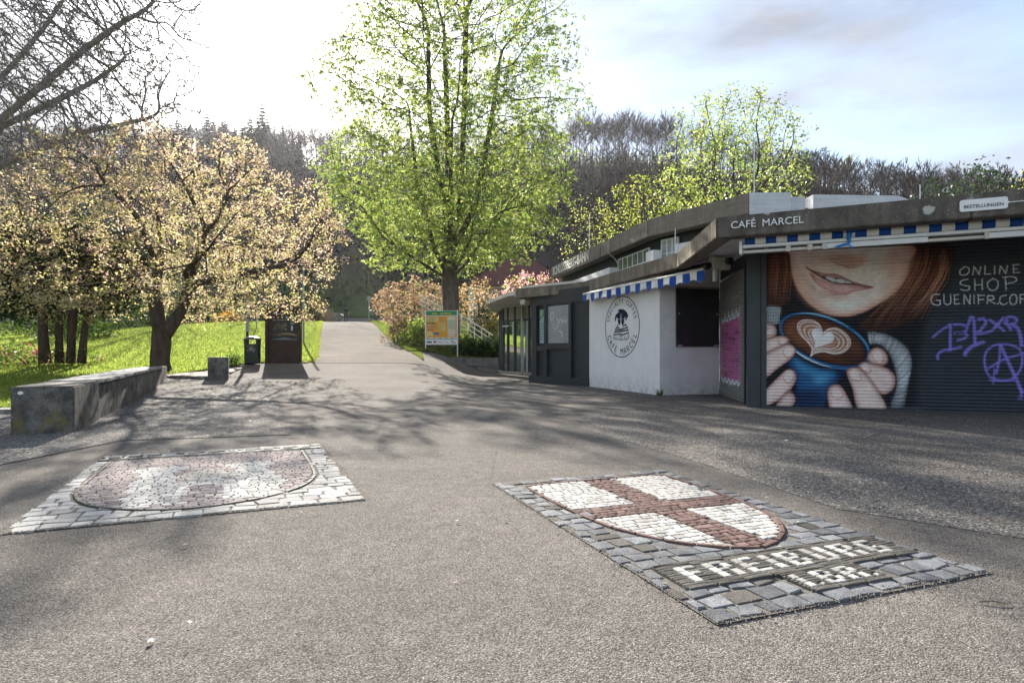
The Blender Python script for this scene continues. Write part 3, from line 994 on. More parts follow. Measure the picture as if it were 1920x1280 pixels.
def arc_text(word, r, a0, a1, size, inside, weight=0.0):
    n = len(word)
    for i, ch in enumerate(word):
        if ch == " ": continue
        a = math.radians(a0 + (a1 - a0) * i / (n - 1))
        cx, cy = r * math.cos(a), r * math.sin(a)
        rot = a - math.pi / 2 if not inside else a + math.pi / 2
        V, F = glyphs(ch, size, .001, weight)
        mx = (V[:, 0].min() + V[:, 0].max()) / 2; my = size * .35
        i0 = len(m.v)
        for p in V:
            x, y = (p[0] - mx) * .8, p[1] - my
            m.v.append(fe(cx + x * math.cos(rot) - y * math.sin(rot), cy + x * math.sin(rot) + y * math.cos(rot), .001))
        m.f += [tuple(q + i0 for q in f) for f in F]; m.m += [0] * len(F)


arc_text("SPECIALTY COFFEE", .83, 163, 19, .23, False)
arc_text("CAF\u00c9 MARCEL", .80, 205, 338, .30, True, .0)
m.build("lettering", M_ink, emb)
# the dog: crop coordinates of the photograph (853 x 1280 for 100 x 150 px) -> emblem units
def dg(x, y):
    px, py = 1120 + x / 8.53, 540 + y / 8.53
    s, z = F_white.at(px, py)
    return (s - es) / ew, (z - ez) / eh


m = MB(); mw = MB()
head = [(330, 352), (372, 334), (420, 340), (440, 356), (455, 344), (450, 362), (478, 392), (496, 440), (490, 470), (478, 462), (470, 512), (455, 520), (450, 470), (440, 462), (432, 520), (420, 575), (405, 600), (386, 560), (384, 420), (376, 420), (372, 560), (352, 596), (335, 560), (326, 500), (320, 462), (305, 480), (296, 530), (282, 532), (284, 470), (296, 425), (330, 395), (352, 378), (332, 372)]
m.poly([fe(*dg(*p)) for p in head][::-1])
for st, w in (([(335, 575), (300, 640), (270, 720), (262, 800)], .022), ([(430, 550), (475, 610), (500, 700), (512, 790)], .022),
              ([(300, 628), (350, 640)], .04), ([(410, 610), (470, 585)], .04), ([(285, 665), (380, 668), (490, 625)], .045), ([(275, 700), (380, 695), (498, 668)], .045), ([(266, 745), (350, 735), (400, 745), (505, 715)], .04),
              ([(340, 585), (330, 600), (350, 640), (378, 660), (405, 640), (425, 600), (420, 560)], .02), ([(262, 800), (300, 825), (345, 815), (380, 838), (420, 818), (460, 825), (512, 795)], .022),
              ([(285, 760), (268, 805)], .018), ([(305, 765), (298, 820)], .018), ([(330, 770), (325, 818)], .018), ([(430, 765), (440, 820)], .018), ([(455, 760), (470, 818)], .018), ([(485, 755), (500, 800)], .018),
              ([(352, 745), (380, 728), (408, 745), (400, 768), (360, 768), (352, 745)], .02), ([(360, 770), (365, 800), (380, 815), (395, 800), (405, 770)], .02)):
    ribbon(m, [dg(*p) for p in st], w, fe3)
m.poly([fe(*dg(*p)) for p in ((366, 655), (392, 655), (380, 672))]); m.poly([fe(*dg(*p)) for p in ((370, 740), (390, 740), (380, 756))])
m.build("dog_drawing", M_ink, emb)
for st in ([(342, 492), (351, 500), (360, 492)], [(402, 490), (411, 498), (420, 488)], [(380, 412), (380, 470)], [(380, 520), (380, 570)]):
    ribbon(mw, [dg(*p) for p in st], .016 if st[0][0] != 380 else .02, lambda a, b, d: fe(a, b, .0015))
mw.build("dog_eyes", M_plaster, emb)

# ---- striped awning over the white wall
aw0, aw1 = np.array((2.05, 17.55)), np.array((3.84, 12.2))
Fa = Frame(aw0, aw1)
awn = thing("striped_awning", "blue and white striped awning with scalloped valance over the dog emblem", "awning", Fa(0, 0, 2.66))
m = MB(); m.tube([Fa(0, 0, 2.655), Fa(Fa.L, 0, 2.655)], .032, 10); m.build("front_bar", M_cream, awn)
ns = 23; vw = Fa.L / ns
for k in range(ns):
    m = MB(); q = 4
    for j in range(q):
        a, b = k + j / q, k + (j + 1) / q
        def low(t): return 2.40 + .075 * abs(math.cos(math.pi * (t + .5) / 2.0)) + .012 * math.sin(t * 1.9)
        def ww(t): return .012 * math.sin(t * 2.6) + .006 * math.sin(t * 5.3 + 1)
        for (f0, f1) in ((0, .5), (.5, 1)):
            za = lambda t, f: 2.64 + (low(t) - 2.64) * f
            m.poly([Fa(a * vw, .02 + ww(a) * f0, za(a, f0)), Fa(a * vw, .02 + ww(a) * f1, za(a, f1)), Fa(b * vw, .02 + ww(b) * f1, za(b, f1)), Fa(b * vw, .02 + ww(b) * f0, za(b, f0))])
    m.build("valance_stripe", M_blue if k % 2 == 0 else M_cloth, awn, smooth=True)
for k in range(ns):
    m = MB(); a, b = k * vw, (k + 1) * vw
    m.poly([Fa(a, 0, 2.675), Fa(b, 0, 2.675), Fa(b, -.42, 2.80), Fa(a, -.42, 2.80)]); m.build("canopy_stripe", M_blue if k % 2 == 0 else M_cloth, awn)
m = MB(); m.tube([Fa(.05, -.42, 2.80), Fa(Fa.L + .25, -.42, 2.80)], .075, 12); m.build("roller_tube", M_anthr, awn)
for s in (.5, Fa.L - .45):
    m = MB(); m.tube([Fa(s, -.02, 2.645), Fa(s - .45, -.3, 2.68), Fa(s, -.40, 2.76)], .022, 6); m.build("arm", M_cream, awn)
m = MB(); fbox(m, Fa, Fa.L + .02, Fa.L + .16, -.5, -.06, 2.64, 2.88); bevel(m.build("end_bracket", M_cream, awn), .02, 2)
m = MB(); q = Fa(Fa.L + .02, .0, 2.70); m.tube([q, Fa(Fa.L + .14, .02, 2.70)], .07, 12); m.build("gear_cap", M_black, awn)
m = MB(); fbox(m, Fa, Fa.L + .08, Fa.L + .14, -.18, -.12, 2.40, 2.64); m.build("hanger", M_cream, awn)

# ---- folded awning on the front
f0, f1 = np.array((3.66, 9.72)), None
f1 = f0 + np.array((.9085, -.4179)) * 6.2
Ff = Frame(f0, f1)
aw2 = thing("folded_awning", "rolled-in blue and white striped awning with white box rails above the mural shutter", "awning", Ff(0, 0, 2.6))
sw = .152
for k in range(int(Ff.L / sw)):
    m = MB(); z_ = 2.752
    a, b = .03 + k * sw, .03 + (k + 1) * sw
    prof = [(.07 * math.cos(t), .07 * math.sin(t)) for t in np.linspace(-1.9, 2.2, 9)]
    for (p, q) in zip(prof[:-1], prof[1:]):
        m.poly([Ff(a, p[0], z_ + p[1]), Ff(b, p[0], z_ + p[1]), Ff(b, q[0], z_ + q[1]), Ff(a, q[0], z_ + q[1])])
    m.build("canopy_stripe", M_blue if k % 2 == 0 else M_cloth, aw2, smooth=True)
m = MB(); fbox(m, Ff, .0, Ff.L, -.06, .075, 2.635, 2.682); bevel(m.build("front_rail", M_whitepaint, aw2), .006, 1)
m = MB(); fbox(m, Ff, .0, Ff.L, -.07, .03, 2.56, 2.60); m.build("lower_rail", M_cream, aw2)
m = MB(); fbox(m, Ff, -.05, -.005, -.1, .09, 2.54, 2.75); bevel(m.build("end_cap", M_whitepaint, aw2), .01, 1)
for s, w in ((.62, .07), (.92, .07), (1.12, .07), (3.1, .05)):
    m = MB(); fbox(m, Ff, s, s + w, .031, .055, 2.545, 2.632); m.build("bracket", M_cream, aw2)
for s0, s1 in ((1.19, 2.45), (3.15, 5.6)):
    m = MB(); fbox(m, Ff, s0, s1, .031, .062, 2.553, 2.625); m.build("arm_cover", M_whitepaint, aw2)
for s in (.3, 2.0, 4.0, 5.8):
    m = MB(); fbox(m, Ff, s, s + .06, -.3, -.06, 2.66, ZS - .002); m.build("hanger", M_cream, aw2)
kn_s = Ff.at(1591, 447, .08)[0]
knot = thing("ribbon_knot", "bright blue ribbon tied in a knot round the folded front awning", "ribbon", Ff(kn_s, .08, 2.7))
m = MB()
tc_ = lambda a, b, d: Ff(kn_s + a, .085 + d, 2.70 + b)
m.tube([tc_(0, .075, -.03), tc_(.01, .03, .015), tc_(0, -.02, .012), tc_(.012, -.10, .0)], [.03, .036, .03, .016], 8)
m.build("tie", M_ribbon, knot)
m = MB(); m.poly([tc_(-.01, -.085, .01), tc_(-.14, -.12, .02), tc_(-.20, -.145, .012), tc_(-.12, -.155, .02), tc_(0, -.12, .01)]); m.poly([tc_(.0, -.09, .01), tc_(.02, -.13, .012), tc_(.08, -.165, .02), tc_(.04, -.17, .02), tc_(-.01, -.12, .012)])
m.build("tail", M_ribbon, knot)
m = MB(); m.tube([tc_(-.02, .075, -.02), tc_(.06, .085, .01), tc_(.13, .09, 0)], [.03, .034, .03], 8); m.build("bundle", M_blue, knot)

# ---- wall lamp / camera under the soffit corner
cm = thing("security_camera", "small grey dome camera under the soffit beside the side shutter", "camera", (4.05, 12.35, 2.8))
m = MB(); m.tube([(4.05, 12.35, 2.92), (4.05, 12.35, 2.78), (4.05, 12.33, 2.72), (4.05, 12.32, 2.69)], [.06, .07, .06, .02], 12); m.build("housing", M_steel, cm)

# ---- upper storey: band, glazing, white parapets
up = thing("station_building", "upper storey with board-marked concrete band lettered SCHLOSSBERG-BAHN and white parapets", "station", (5.5, 19.0, 3.0))
T0, T1, T2 = np.array((1.60, 25.0)), np.array((3.53, 15.97)), np.array((5.14, 13.3))
T3 = np.array((6.05, 13.3)); 
bz0, bz1 = 4.0, 4.455
T01 = T0 + (T1 - T0) * .62
band([np.array((3.4, 26.2)), T0, T01, T1, T2], .35, bz0, bz1, M_board, "roof_band", up)
m = MB(); m.prism([tuple(T2 + np.array((.006, 0))), tuple(T3), (6.05, 13.75), (5.35, 13.75)], bz0 - .3, bz1 + .005); fix_normals(m.build("parapet", M_white_conc, up))
m = MB(); m.prism([(6.08, 13.45), (6.40, 13.4), (6.40, 13.75), (6.08, 13.8)], 3.7, 4.40); fix_normals(m.build("parapet", M_white_conc, up))
m = MB(); m.v = [(6.58, 13.4, 3.3), (9.0, 13.6, 3.3), (9.0, 13.9, 3.3), (6.58, 13.8, 3.3), (6.58, 13.4, 4.44), (8.55, 13.57, 4.46), (8.55, 13.87, 4.46), (6.58, 13.8, 4.44), (9.0, 13.6, 4.30), (9.0, 13.9, 4.30)]
m.f = [(0, 1, 8, 5, 4), (3, 7, 6, 9, 2), (4, 5, 6, 7), (5, 8, 9, 6), (1, 2, 9, 8), (0, 4, 7, 3), (0, 3, 2, 1)]; m.m = [0] * 7
fix_normals(m.build("parapet", M_white_conc, up))
m = MB(); m.prism([tuple(T0 + np.array((.3, .1))), tuple(T1 + np.array((.25, .1))), tuple(T2 + np.array((.1, .2))), (9.0, 13.9), (10, 24), (4, 27)], bz0 + .1, bz0 + .2); fix_normals(m.build("roof_deck", M_fascia, up))
U0, U1, U2 = T0 + np.array((.35, -.0)), T1 + np.array((.32, .12)), T2 + np.array((.28, .32))
Fu = Frame(U0, U1); Fv = Frame(U1, U2)
m = MB(); fbox(m, Fu, 0, Fu.L, -.25, -.12, 3.0, bz0 + .05); m.build("wall", M_anthr, up)
m = MB(); fbox(m, Fv, 0, Fv.L, -.25, -.12, 3.0, bz0 + .05); m.build("wall", M_anthr, up)
m = MB(); fbox(m, Fu, .02, Fu.L - .0, -.118, -.10, 3.0, 3.25); m.build("wall_base", M_white_conc, up)


def block_window(F, a, b, z0, z1, cols, rows, mat_):
    f = MB()
    fbox(f, F, a, b, -.11, -.10, z0, z1)
    fr = f.build("window", M_anthr, up)
    cw, rh = (b - a) / cols, (z1 - z0) / rows
    for i in range(cols):
        for j in range(rows):
            m = MB(); fbox(m, F, a + i * cw + .02, a + (i + 1) * cw - .02, -.098, -.06, z0 + j * rh + .02, z0 + (j + 1) * rh - .02)
            m.build("pane", mat_, fr)
    m = MB()
    for i in range(cols + 1): fbox(m, F, a + i * cw - .018, a + i * cw + .018, -.097, -.045, z0 - .018, z1 + .018)
    for j in range(rows + 1): fbox(m, F, a - .017, b + .017, -.096, -.047, z0 + j * rh - .016, z0 + j * rh + .016)
    m.build("frame", M_whitepaint, fr)


M_pane_g = pm("window_painted_tree_reflection", (0.05, 0.085, 0.06), (0.20, 0.23, 0.20), 5, 0.1, 0.4, 6, spec=0.7)  # tree reflections painted into the pane colour as green and grey mottling
a, b = Fu.at(1156, 480)[0], Fu.at(1213, 470)[0]
block_window(Fu, a, b, 3.15, 3.85, 6, 2, M_pane_g)
a2, b2 = Fv.at(1231, 455)[0], Fv.at(1268, 455)[0]
block_window(Fv, max(a2, .05), b2, 3.2, 3.92, 3, 2, M_block)
m = MB(); fbox(m, Fu, Fu.L - .36, Fu.L + .08, -.05, .20, 3.05, 3.66); m.build("white_pier", M_whitepaint, up)
sA, sB = Fu.at(1057, 515)[0], Fu.at(1155, 490)[0]
m = MB(); fbox(m, Fu, max(.1, sA), sB, -.10, .22, 3.05, 3.62); m.build("white_upstand", M_whitepaint, up)
s3 = Fv.at(1270, 450)[0]
m = MB(); fbox(m, Fv, s3, Fv.L, -.10, .10, 3.05, 3.72); m.build("white_upstand", M_whitepaint, up)
# station lettering, raised from the band
Fb = Frame(T0, T1)
m = MB()
s0, z0 = Fb.at(1036.5, 517, .02); s1, z1 = Fb.at(1103, 487, .02)
V, _ = glyphs("N", 1.0, .03)
put_text(m, "SCHLOSSBERG-BAHN", .27 / (V[:, 1].max() - V[:, 1].min()), lambda x, y, d: Fb(s0 + x, .010 + d, 4.085 + y), 0, .006, .008, width=s1 - s0)
m.build("lettering", M_letter_c, up)
# rods and cables on the roof
for i, (px, y0, y1, Y, lab) in enumerate(((1414, 364, 262, 13.6, "tall thin white rod on the white parapet corner"), (1105, 470, 400, 20.5, "pale rod on the board-marked band near the lettering"),
                                          (1266, 476, 428, 14.6, "short thin rod in front of the glass-block window"), (1725, 372, 346, 11.6, "short white rod behind the dark front band"))):
    x = (px - 960) / 1150 * Y; z0 = EYE + (660 - y0) / 1150 * Y; z1 = EYE + (660 - y1) / 1150 * Y
    m = MB(); m.tube([(x, Y, z0 - .35), (x, Y, z1)], [.016, .010], 6)
    tag(m.build("lightning_rod", M_whitepaint), lab, "rod", "rods on the cafe roof")
m = MB(); sc = Fb.at(1140, 450, .03)[0]
m.tube([Fb(sc, .02, 4.45), Fb(sc, .02, 4.02), Fb(sc + .25, -.1, 3.8), Fb(sc + .4, -.15, 3.6)], .012, 6); m.build("down_cable", M_steel, up)

# ---- glazed pavilion at the far end
pav = thing("glass_pavilion", "glazed entrance pavilion with dark steel mullions and thin white roof edge", "pavilion", (.3, 27.4, 0))
G0, G1 = np.array((-.39, 28.3)), np.array((2.6, 23.2))
Fg = Frame(G0, G1)
Fs = Frame(G0 + np.array((-.22, 1.9)), G0)
m = MB(); fbox(m, Fg, -.05, Fg.L, -.12, .10, -.1, .13); m.build("sill", M_mossy, pav)
m = MB(); fbox(m, Fs, 0, Fs.L, -.12, .10, -.1, .13); m.build("sill", M_mossy, pav)
mull = [0, .42, 1.05, 1.62, 2.24, 2.82, 3.4, 4.2, 5.0, Fg.L]
for s in mull:
    m = MB(); fbox(m, Fg, s - .04, s + .04, -.06, .05, .131, 3.02); m.build("mullion", M_anthr, pav)
m = MB(); fbox(m, Fg, 1.80, 1.88, .06, .16, .0, 3.05); m.build("steel_post", M_steel, pav)
for i, (a, b) in enumerate(zip(mull[:-1], mull[1:])):
    m = MB(); fbox(m, Fg, a + .041, b - .041, -.02, -.005, .14, 2.36); m.build("pane", M_glass, pav)
    m = MB(); fbox(m, Fg, a + .041, b - .041, -.02, -.0, 2.46, 3.0); m.build("top_panel", M_inside_l, pav)
m = MB(); fbox(m, Fg, 0, Fg.L, -.05, .045, 2.37, 2.45); m.build("transom", M_anthr, pav)
m = MB(); fbox(m, Fg, .02, .60, .051, .075, 2.16, 2.22); m.build("door_closer", M_whitepaint, pav)
for a, b in ((0, Fs.L / 2), (Fs.L / 2, Fs.L)):
    m = MB(); fbox(m, Fs, a + .03, b - .03, -.02, -.005, .14, 3.0); m.build("pane", M_glass, pav)
    m = MB(); fbox(m, Fs, a - .03, a + .03, -.05, .04, .131, 3.02); m.build("mullion", M_anthr, pav)
m = MB(); m.prism([(-1.12, 26.6), (-.16, 22.6), (.75, 21.2), (3.2, 22.9), (2.5, 29.0), (-.6, 30.9), (-1.0, 30.6)], 3.06, 3.20); fix_normals(m.build("roof", M_cream, pav))
m = MB(); m.prism([(.2, 28.4), (2.6, 24.4), (4.8, 25.5), (2.4, 30.5), (-.2, 30.0)], -.02, .01); fix_normals(m.build("floor", M_inside_l, pav))
m = MB(); m.box(1.7, 4.6, 28.6, 28.7, 0, 3.05); m.box(2.9, 3.0, 24.2, 28.6, 0, 3.05); m.build("inner_wall", M_inside_l, pav)
cam2 = thing("loudspeaker", "small cream horn fixed to the pavilion soffit next to the anthracite header", "loudspeaker", (.45, 21.9, 2.9))
m = MB(); m.tube([(.45, 21.9, 2.80), (.37, 21.65, 2.76)], [.06, .10], 10); m.build("horn", M_cream, cam2)
m = MB(); m.tube([(.45, 21.9, 3.06), (.45, 21.9, 2.80)], .025, 6); m.build("bracket", M_cream, cam2)
tuft = []
# ------------------------------------------------------------------ paintings on the shutters (pictures made here, pixel by pixel)
class Canvas:
    def __init__(self, w, h, bg):
        self.w, self.h = w, h
        self.a = np.ones((h, w, 3)) * np.array(bg)

    @staticmethod
    def blur(m, r):
        if r < 0.5: return m
        k = np.arange(-int(2.5 * r) - 1, int(2.5 * r) + 2); g = np.exp(-k * k / (2.0 * r * r)); g /= g.sum()
        p = len(k) // 2
        q = np.pad(m, ((p, p), (0, 0)), mode='edge')
        m = sum(gk * q[i:i + m.shape[0]] for i, gk in enumerate(g))
        q = np.pad(m, ((0, 0), (p, p)), mode='edge')
        return sum(gk * q[:, i:i + m.shape[1]] for i, gk in enumerate(g))

    def box(self, P, pad):
        x0 = max(0, int(P[:, 0].min() - pad)); x1 = min(self.w, int(P[:, 0].max() + pad) + 1)
        y0 = max(0, int(P[:, 1].min() - pad)); y1 = min(self.h, int(P[:, 1].max() + pad) + 1)
        return x0, x1, y0, y1

    def mask(self, P, pad):
        x0, x1, y0, y1 = self.box(P, pad)
        if x1 <= x0 or y1 <= y0: return None
        X = np.arange(x0, x1) + .5; Y = np.arange(y0, y1) + .5
        m = np.zeros((y1 - y0, x1 - x0), bool)
        n = len(P)
        for i in range(n):
            (ax, ay), (bx, by) = P[i], P[(i + 1) % n]
            if ay == by: continue
            rows = (Y > min(ay, by)) & (Y <= max(ay, by))
            if not rows.any(): continue
            xi = ax + (Y[rows] - ay) / (by - ay) * (bx - ax)
            m[rows] ^= X[None, :] < xi[:, None]
        return m.astype(float), x0, x1, y0, y1

    def fill(self, P, col, soft=0.8, edge=None, depth=0, alpha=1.0):
        """filled shape; edge colour blends to col over depth pixels (painted roundness)"""
        r = self.mask(P, 3 * soft + 2 + (2 * depth if depth else 0))
        if r is None: return
        m, x0, x1, y0, y1 = r
        c = np.array(col, float)[None, None]
        if edge is not None:
            t = np.clip((self.blur(m, depth) - .45) / .5, 0, 1)[..., None]
            c = np.array(edge)[None, None] * (1 - t) + c * t
        a = self.blur(m, soft)[..., None] * alpha
        s = self.a[y0:y1, x0:x1]
        s[:] = s * (1 - a) + c * a

    def stroke(self, P, w, col, soft=0.7, alpha=1.0, taper=False):
        P = np.array(P, float)
        T = np.gradient(P, axis=0) if len(P) > 2 else np.repeat((P[1] - P[0])[None], 2, 0)
        T /= np.linalg.norm(T, axis=1, keepdims=True) + 1e-9
        ww = np.ones(len(P)) * w / 2
        if taper: ww = ww * np.clip(np.sin(np.linspace(0.15, math.pi - .1, len(P))), .12, 1)
        N = np.stack([-T[:, 1], T[:, 0]], 1) * ww[:, None]
        self.fill(np.vstack([P + N, (P - N)[::-1]]), col, soft, alpha=alpha)

    def image(self, name):
        im = bpy.data.images.new(name, self.w, self.h)
        g_ = self.a.mean(2, keepdims=True); self.a = self.a * .88 + g_ * .12
        lin = np.clip(1 - (1 - np.clip(self.a, 0, 1)) ** 1.4, 0, .9)
        lin = np.where(lin < .0031308, lin * 12.92, 1.055 * lin ** (1 / 2.4) - .055)      # stored display-encoded
        px = np.ones((self.h, self.w, 4), np.float32); px[..., :3] = lin[::-1]
        im.pixels.foreach_set(px.ravel()); im.pack()
        return im


def painted_slats(name, image, root, s_off, width, height, rough=0.5):
    """slat paint: the picture laid across the closed shutter, in the shutter's own metres"""
    t = NT(name)
    tcn = t.n("TexCoord"); tcn.object = root
    mpn = t.n("Mapping"); mpn.inputs["Location"].default_value = (s_off / width, 0, 0); mpn.inputs["Scale"].default_value = (1 / width, 1, 1 / height)
    t.t.links.new(tcn.outputs["Object"], mpn.inputs["Vector"])
    sx = t.n("SeparateXYZ"); t.t.links.new(mpn.outputs[0], sx.inputs[0])
    cx = t.n("CombineXYZ"); t.t.links.new(sx.outputs[0], cx.inputs[0]); t.t.links.new(sx.outputs[2], cx.inputs[1])
    im = t.n("TexImage"); im.image = image; im.extension = 'EXTEND'; im.interpolation = 'Cubic'
    t.t.links.new(cx.outputs[0], im.inputs[0])
    v = t.world()
    d = t.ramp(t.noise(v, 7, 5), [(0.3, 0.86), (0.7, 1.06)])
    return t.done(t.mix(1.0, im.outputs[0], d, 'MULTIPLY'), rough, spec=0.35)


def srgb(r, g, b):
    f = lambda v: (v / 255 / 12.92) if v / 255 < .04045 else ((v / 255 + .055) / 1.055) ** 2.4
    return (f(r), f(g), f(b))


MW, MH = 4.2, 2.79
PXM = 250.0
cv = Canvas(int(MW * PXM), int(MH * PXM), srgb(50, 54, 64))
F_m = Frame(F_shut.p0 + F_shut.n * .02, F_shut.p1 + F_shut.n * .02)


def c1(x, y):
    s, z = F_m.at(1420 + x / 3.656, 440 + y / 3.656)
    return (s * PXM, cv.h - z * PXM)


def c2(x, y):
    s, z = F_m.at(1680 + x / 3.657, 440 + y / 3.657)
    return (s * PXM, cv.h - z * PXM)


def S(pts, n=6, closed=True, f=c1): return np.array([f(*p) for p in smooth_line(pts, n, closed)])


rm = random.Random(11)
D = srgb(24, 25, 32)
skin, skin_e, skin_d = srgb(238, 212, 202), srgb(200, 132, 106), srgb(150, 88, 66)
# soft dark ground behind the picture
cv.fill(S([(40, 60), (600, 80), (1250, 60), (1330, 300), (1150, 640), (1100, 1000), (1040, 1230), (500, 1240), (20, 1230)]), srgb(20, 20, 26), 14, alpha=.9)
# hair
cv.fill(S([(50, 100), (240, 100), (225, 300), (200, 480), (60, 500)]), srgb(64, 36, 28), 5)
for i in range(46):
    x = rm.uniform(60, 235); y0 = rm.uniform(95, 200); y1 = rm.uniform(380, 510)
    b = rm.uniform(-25, 12)
    c = rm.choice([srgb(140, 78, 48), srgb(176, 106, 70), srgb(98, 52, 34), srgb(58, 30, 22), srgb(198, 130, 92)])
    cv.stroke(S([(x, y0), (x + b * .3, (y0 + y1) / 2), (x + b - 10, y1)], 8, False), rm.uniform(1.0, 3.0), c, .6, .45, True)
cv.fill(S([(1040, 100), (1330, 100), (1310, 260), (1240, 420), (1130, 560), (960, 640), (800, 690), (700, 640), (760, 560), (900, 480), (1010, 360), (1050, 230)]), srgb(58, 33, 27), 7)
for i in range(120):
    t0 = rm.uniform(0, 1); x0 = 1060 + 260 * t0; x1 = 720 + 420 * t0 + rm.uniform(-60, 60); y1 = 640 - 60 * t0 + rm.uniform(-70, 40)
    xm = (x0 * .62 + x1 * .38) + 30; ym = 380 + rm.uniform(-50, 50)
    c = rm.choice([srgb(150, 84, 54), srgb(190, 122, 86), srgb(110, 60, 40), srgb(52, 27, 22), srgb(216, 160, 124), srgb(124, 66, 46)])
    cv.stroke(S([(x0, rm.uniform(95, 180)), (xm + 40, ym - 120), (xm - 30, ym), (x1, y1)], 8, False), rm.uniform(.9, 3.2), c, .6, .45, True)
# face
face = [(228, 90), (640, 84), (1062, 90), (1048, 200), (1030, 280), (985, 365), (920, 432), (820, 498), (730, 544), (640, 570), (540, 570), (450, 546), (372, 502), (302, 430), (254, 344), (232, 250), (224, 160)]
cv.fill(S(face), skin, 2.2, skin_e, 22)
cv.fill(S([(250, 240), (300, 250), (380, 420), (520, 530), (480, 550), (370, 490), (290, 400)]), srgb(214, 158, 136), 14, alpha=.6)
cv.fill(S([(860, 120), (1040, 110), (1020, 280), (930, 400), (860, 430), (900, 280)]), srgb(210, 154, 130), 18, alpha=.55)
cv.fill(S([(560, 440), (680, 450), (700, 500), (600, 530), (500, 510)]), srgb(250, 232, 220), 16, alpha=.8)
cv.fill(S([(640, 100), (860, 110), (840, 240), (760, 300), (700, 260)]), srgb(250, 228, 214), 18, alpha=.65)
cv.fill(S([(320, 150), (440, 140), (480, 200), (420, 230), (340, 215)]), srgb(232, 190, 170), 14, alpha=.7)
# nose
cv.fill(S([(480, 150), (740, 150), (735, 205), (690, 228), (640, 238), (570, 226), (510, 195)]), srgb(206, 150, 128), 9, alpha=.8)
cv.stroke(S([(480, 160), (530, 205), (600, 230), (650, 236), (700, 222), (738, 180)], 6, False), 6, srgb(150, 92, 76), 3, .8, True)
cv.stroke(S([(560, 214), (600, 226), (640, 222)], 6, False), 5, srgb(96, 50, 44), 2, .7, True)
# mouth
cv.fill(S([(320, 236), (350, 330), (430, 400), (530, 430), (640, 425), (560, 455), (430, 425), (340, 350)]), srgb(168, 100, 84), 9, alpha=.7)
cv.fill(S([(325, 232), (400, 262), (470, 276), (530, 280), (580, 296), (640, 326), (720, 352), (800, 372), (730, 378), (620, 356), (500, 338), (400, 290)]), srgb(178, 130, 126), 1.5, srgb(132, 88, 84), 8)
cv.fill(S([(352, 268), (420, 312), (500, 342), (600, 356), (700, 366), (795, 378), (730, 392), (660, 404), (610, 422), (540, 416), (470, 392), (405, 348)]), srgb(226, 172, 168), 1.5, srgb(176, 110, 108), 9)
cv.fill(S([(440, 300), (500, 302), (560, 312), (620, 326), (664, 345), (600, 350), (530, 342), (480, 326)]), srgb(60, 34, 36), 1.0)
for p in ([(462, 303), (505, 303), (540, 318), (536, 340), (500, 334)], [(544, 316), (598, 322), (602, 346), (540, 340)], [(606, 326), (645, 338), (650, 347), (606, 347)]):
    cv.fill(S(p, 4), srgb(214, 216, 220), .9, srgb(150, 150, 158), 4)
cv.stroke(S([(325, 234), (390, 272), (470, 318), (540, 346), (640, 352), (720, 362), (800, 376)], 6, False), 5, srgb(70, 34, 36), 1.3, .9, True)
for i in range(60):
    x = rm.uniform(430, 720); y = 352 + (x - 430) * .08 + rm.uniform(0, 45)
    cv.stroke(S([(x, y), (x + rm.uniform(-4, 4), y + rm.uniform(8, 20))], 3, False), 1.6, rm.choice([srgb(252, 226, 222), srgb(188, 124, 124)]), .7, .6, True)
cv.stroke(S([(420, 385), (500, 415), (560, 424), (630, 420)], 6, False), 5, srgb(118, 66, 60), 2, .7, True)
# sleeves
cv.fill(S([(55, 508), (160, 518), (140, 600), (120, 630), (55, 630)], 4), srgb(104, 110, 118), 3)
for i in range(9):
    x = 62 + i * 11
    cv.stroke(S([(x + 8, 510), (x - 2, 560), (x + 3, 625)], 5, False), 2.4, srgb(206, 212, 220), .8, .75)
sl_o = smooth_line([(745, 672), (860, 684), (960, 728), (1040, 800), (1064, 900), (1044, 1020), (1010, 1200)], 10)
sl_i = smooth_line([(765, 772), (840, 772), (905, 840), (938, 930), (950, 1010), (945, 1080), (900, 1200)], 10)
cv.fill(np.array([c1(*p) for p in np.vstack([sl_o, sl_i[::-1]])]), srgb(92, 98, 106), 3, srgb(46, 50, 58), 12)
for i in range(1, len(sl_o) - 1):
    for j in (0, .5):
        a = sl_o[i] * (1 - j) + sl_o[i + 1] * j; b = sl_i[i] * (1 - j) + sl_i[i + 1] * j
        b = b * .96 + a * .04; a = a * .97 + b * .03
        mid = (a + b) / 2 + np.array((0, 6))
        cv.stroke(S([tuple(a), tuple(mid), tuple(b)], 5, False), 2.0, rm.choice([srgb(196, 204, 210), srgb(160, 168, 176), srgb(226, 232, 236)]), .7, .8, True)
# cup body
cv.fill(S([(205, 800), (300, 870), (420, 925), (560, 942), (620, 950), (540, 1040), (490, 1120), (440, 1200), (260, 1200), (262, 1060), (230, 960), (200, 900)]), srgb(22, 84, 140), 3, srgb(10, 30, 66), 26)
cv.fill(S([(240, 850), (330, 900), (430, 945), (520, 955), (500, 1000), (380, 980), (280, 930)]), srgb(40, 140, 190), 9, alpha=.75)
cv.fill(S([(380, 990), (470, 985), (480, 1020), (400, 1040)]), srgb(66, 160, 200), 9, alpha=.6)
cv.fill(S([(270, 1080), (440, 1090), (420, 1200), (262, 1200)]), srgb(12, 26, 56), 12, alpha=.8)


def ell(cx, cy, a, b, ang, n=72):
    t = np.linspace(0, 2 * math.pi, n, endpoint=False); c, s = math.cos(ang), math.sin(ang)
    return np.array([c1(cx + a * c * math.cos(k) - b * s * math.sin(k), cy + a * s * math.cos(k) + b * c * math.sin(k)) for k in t])


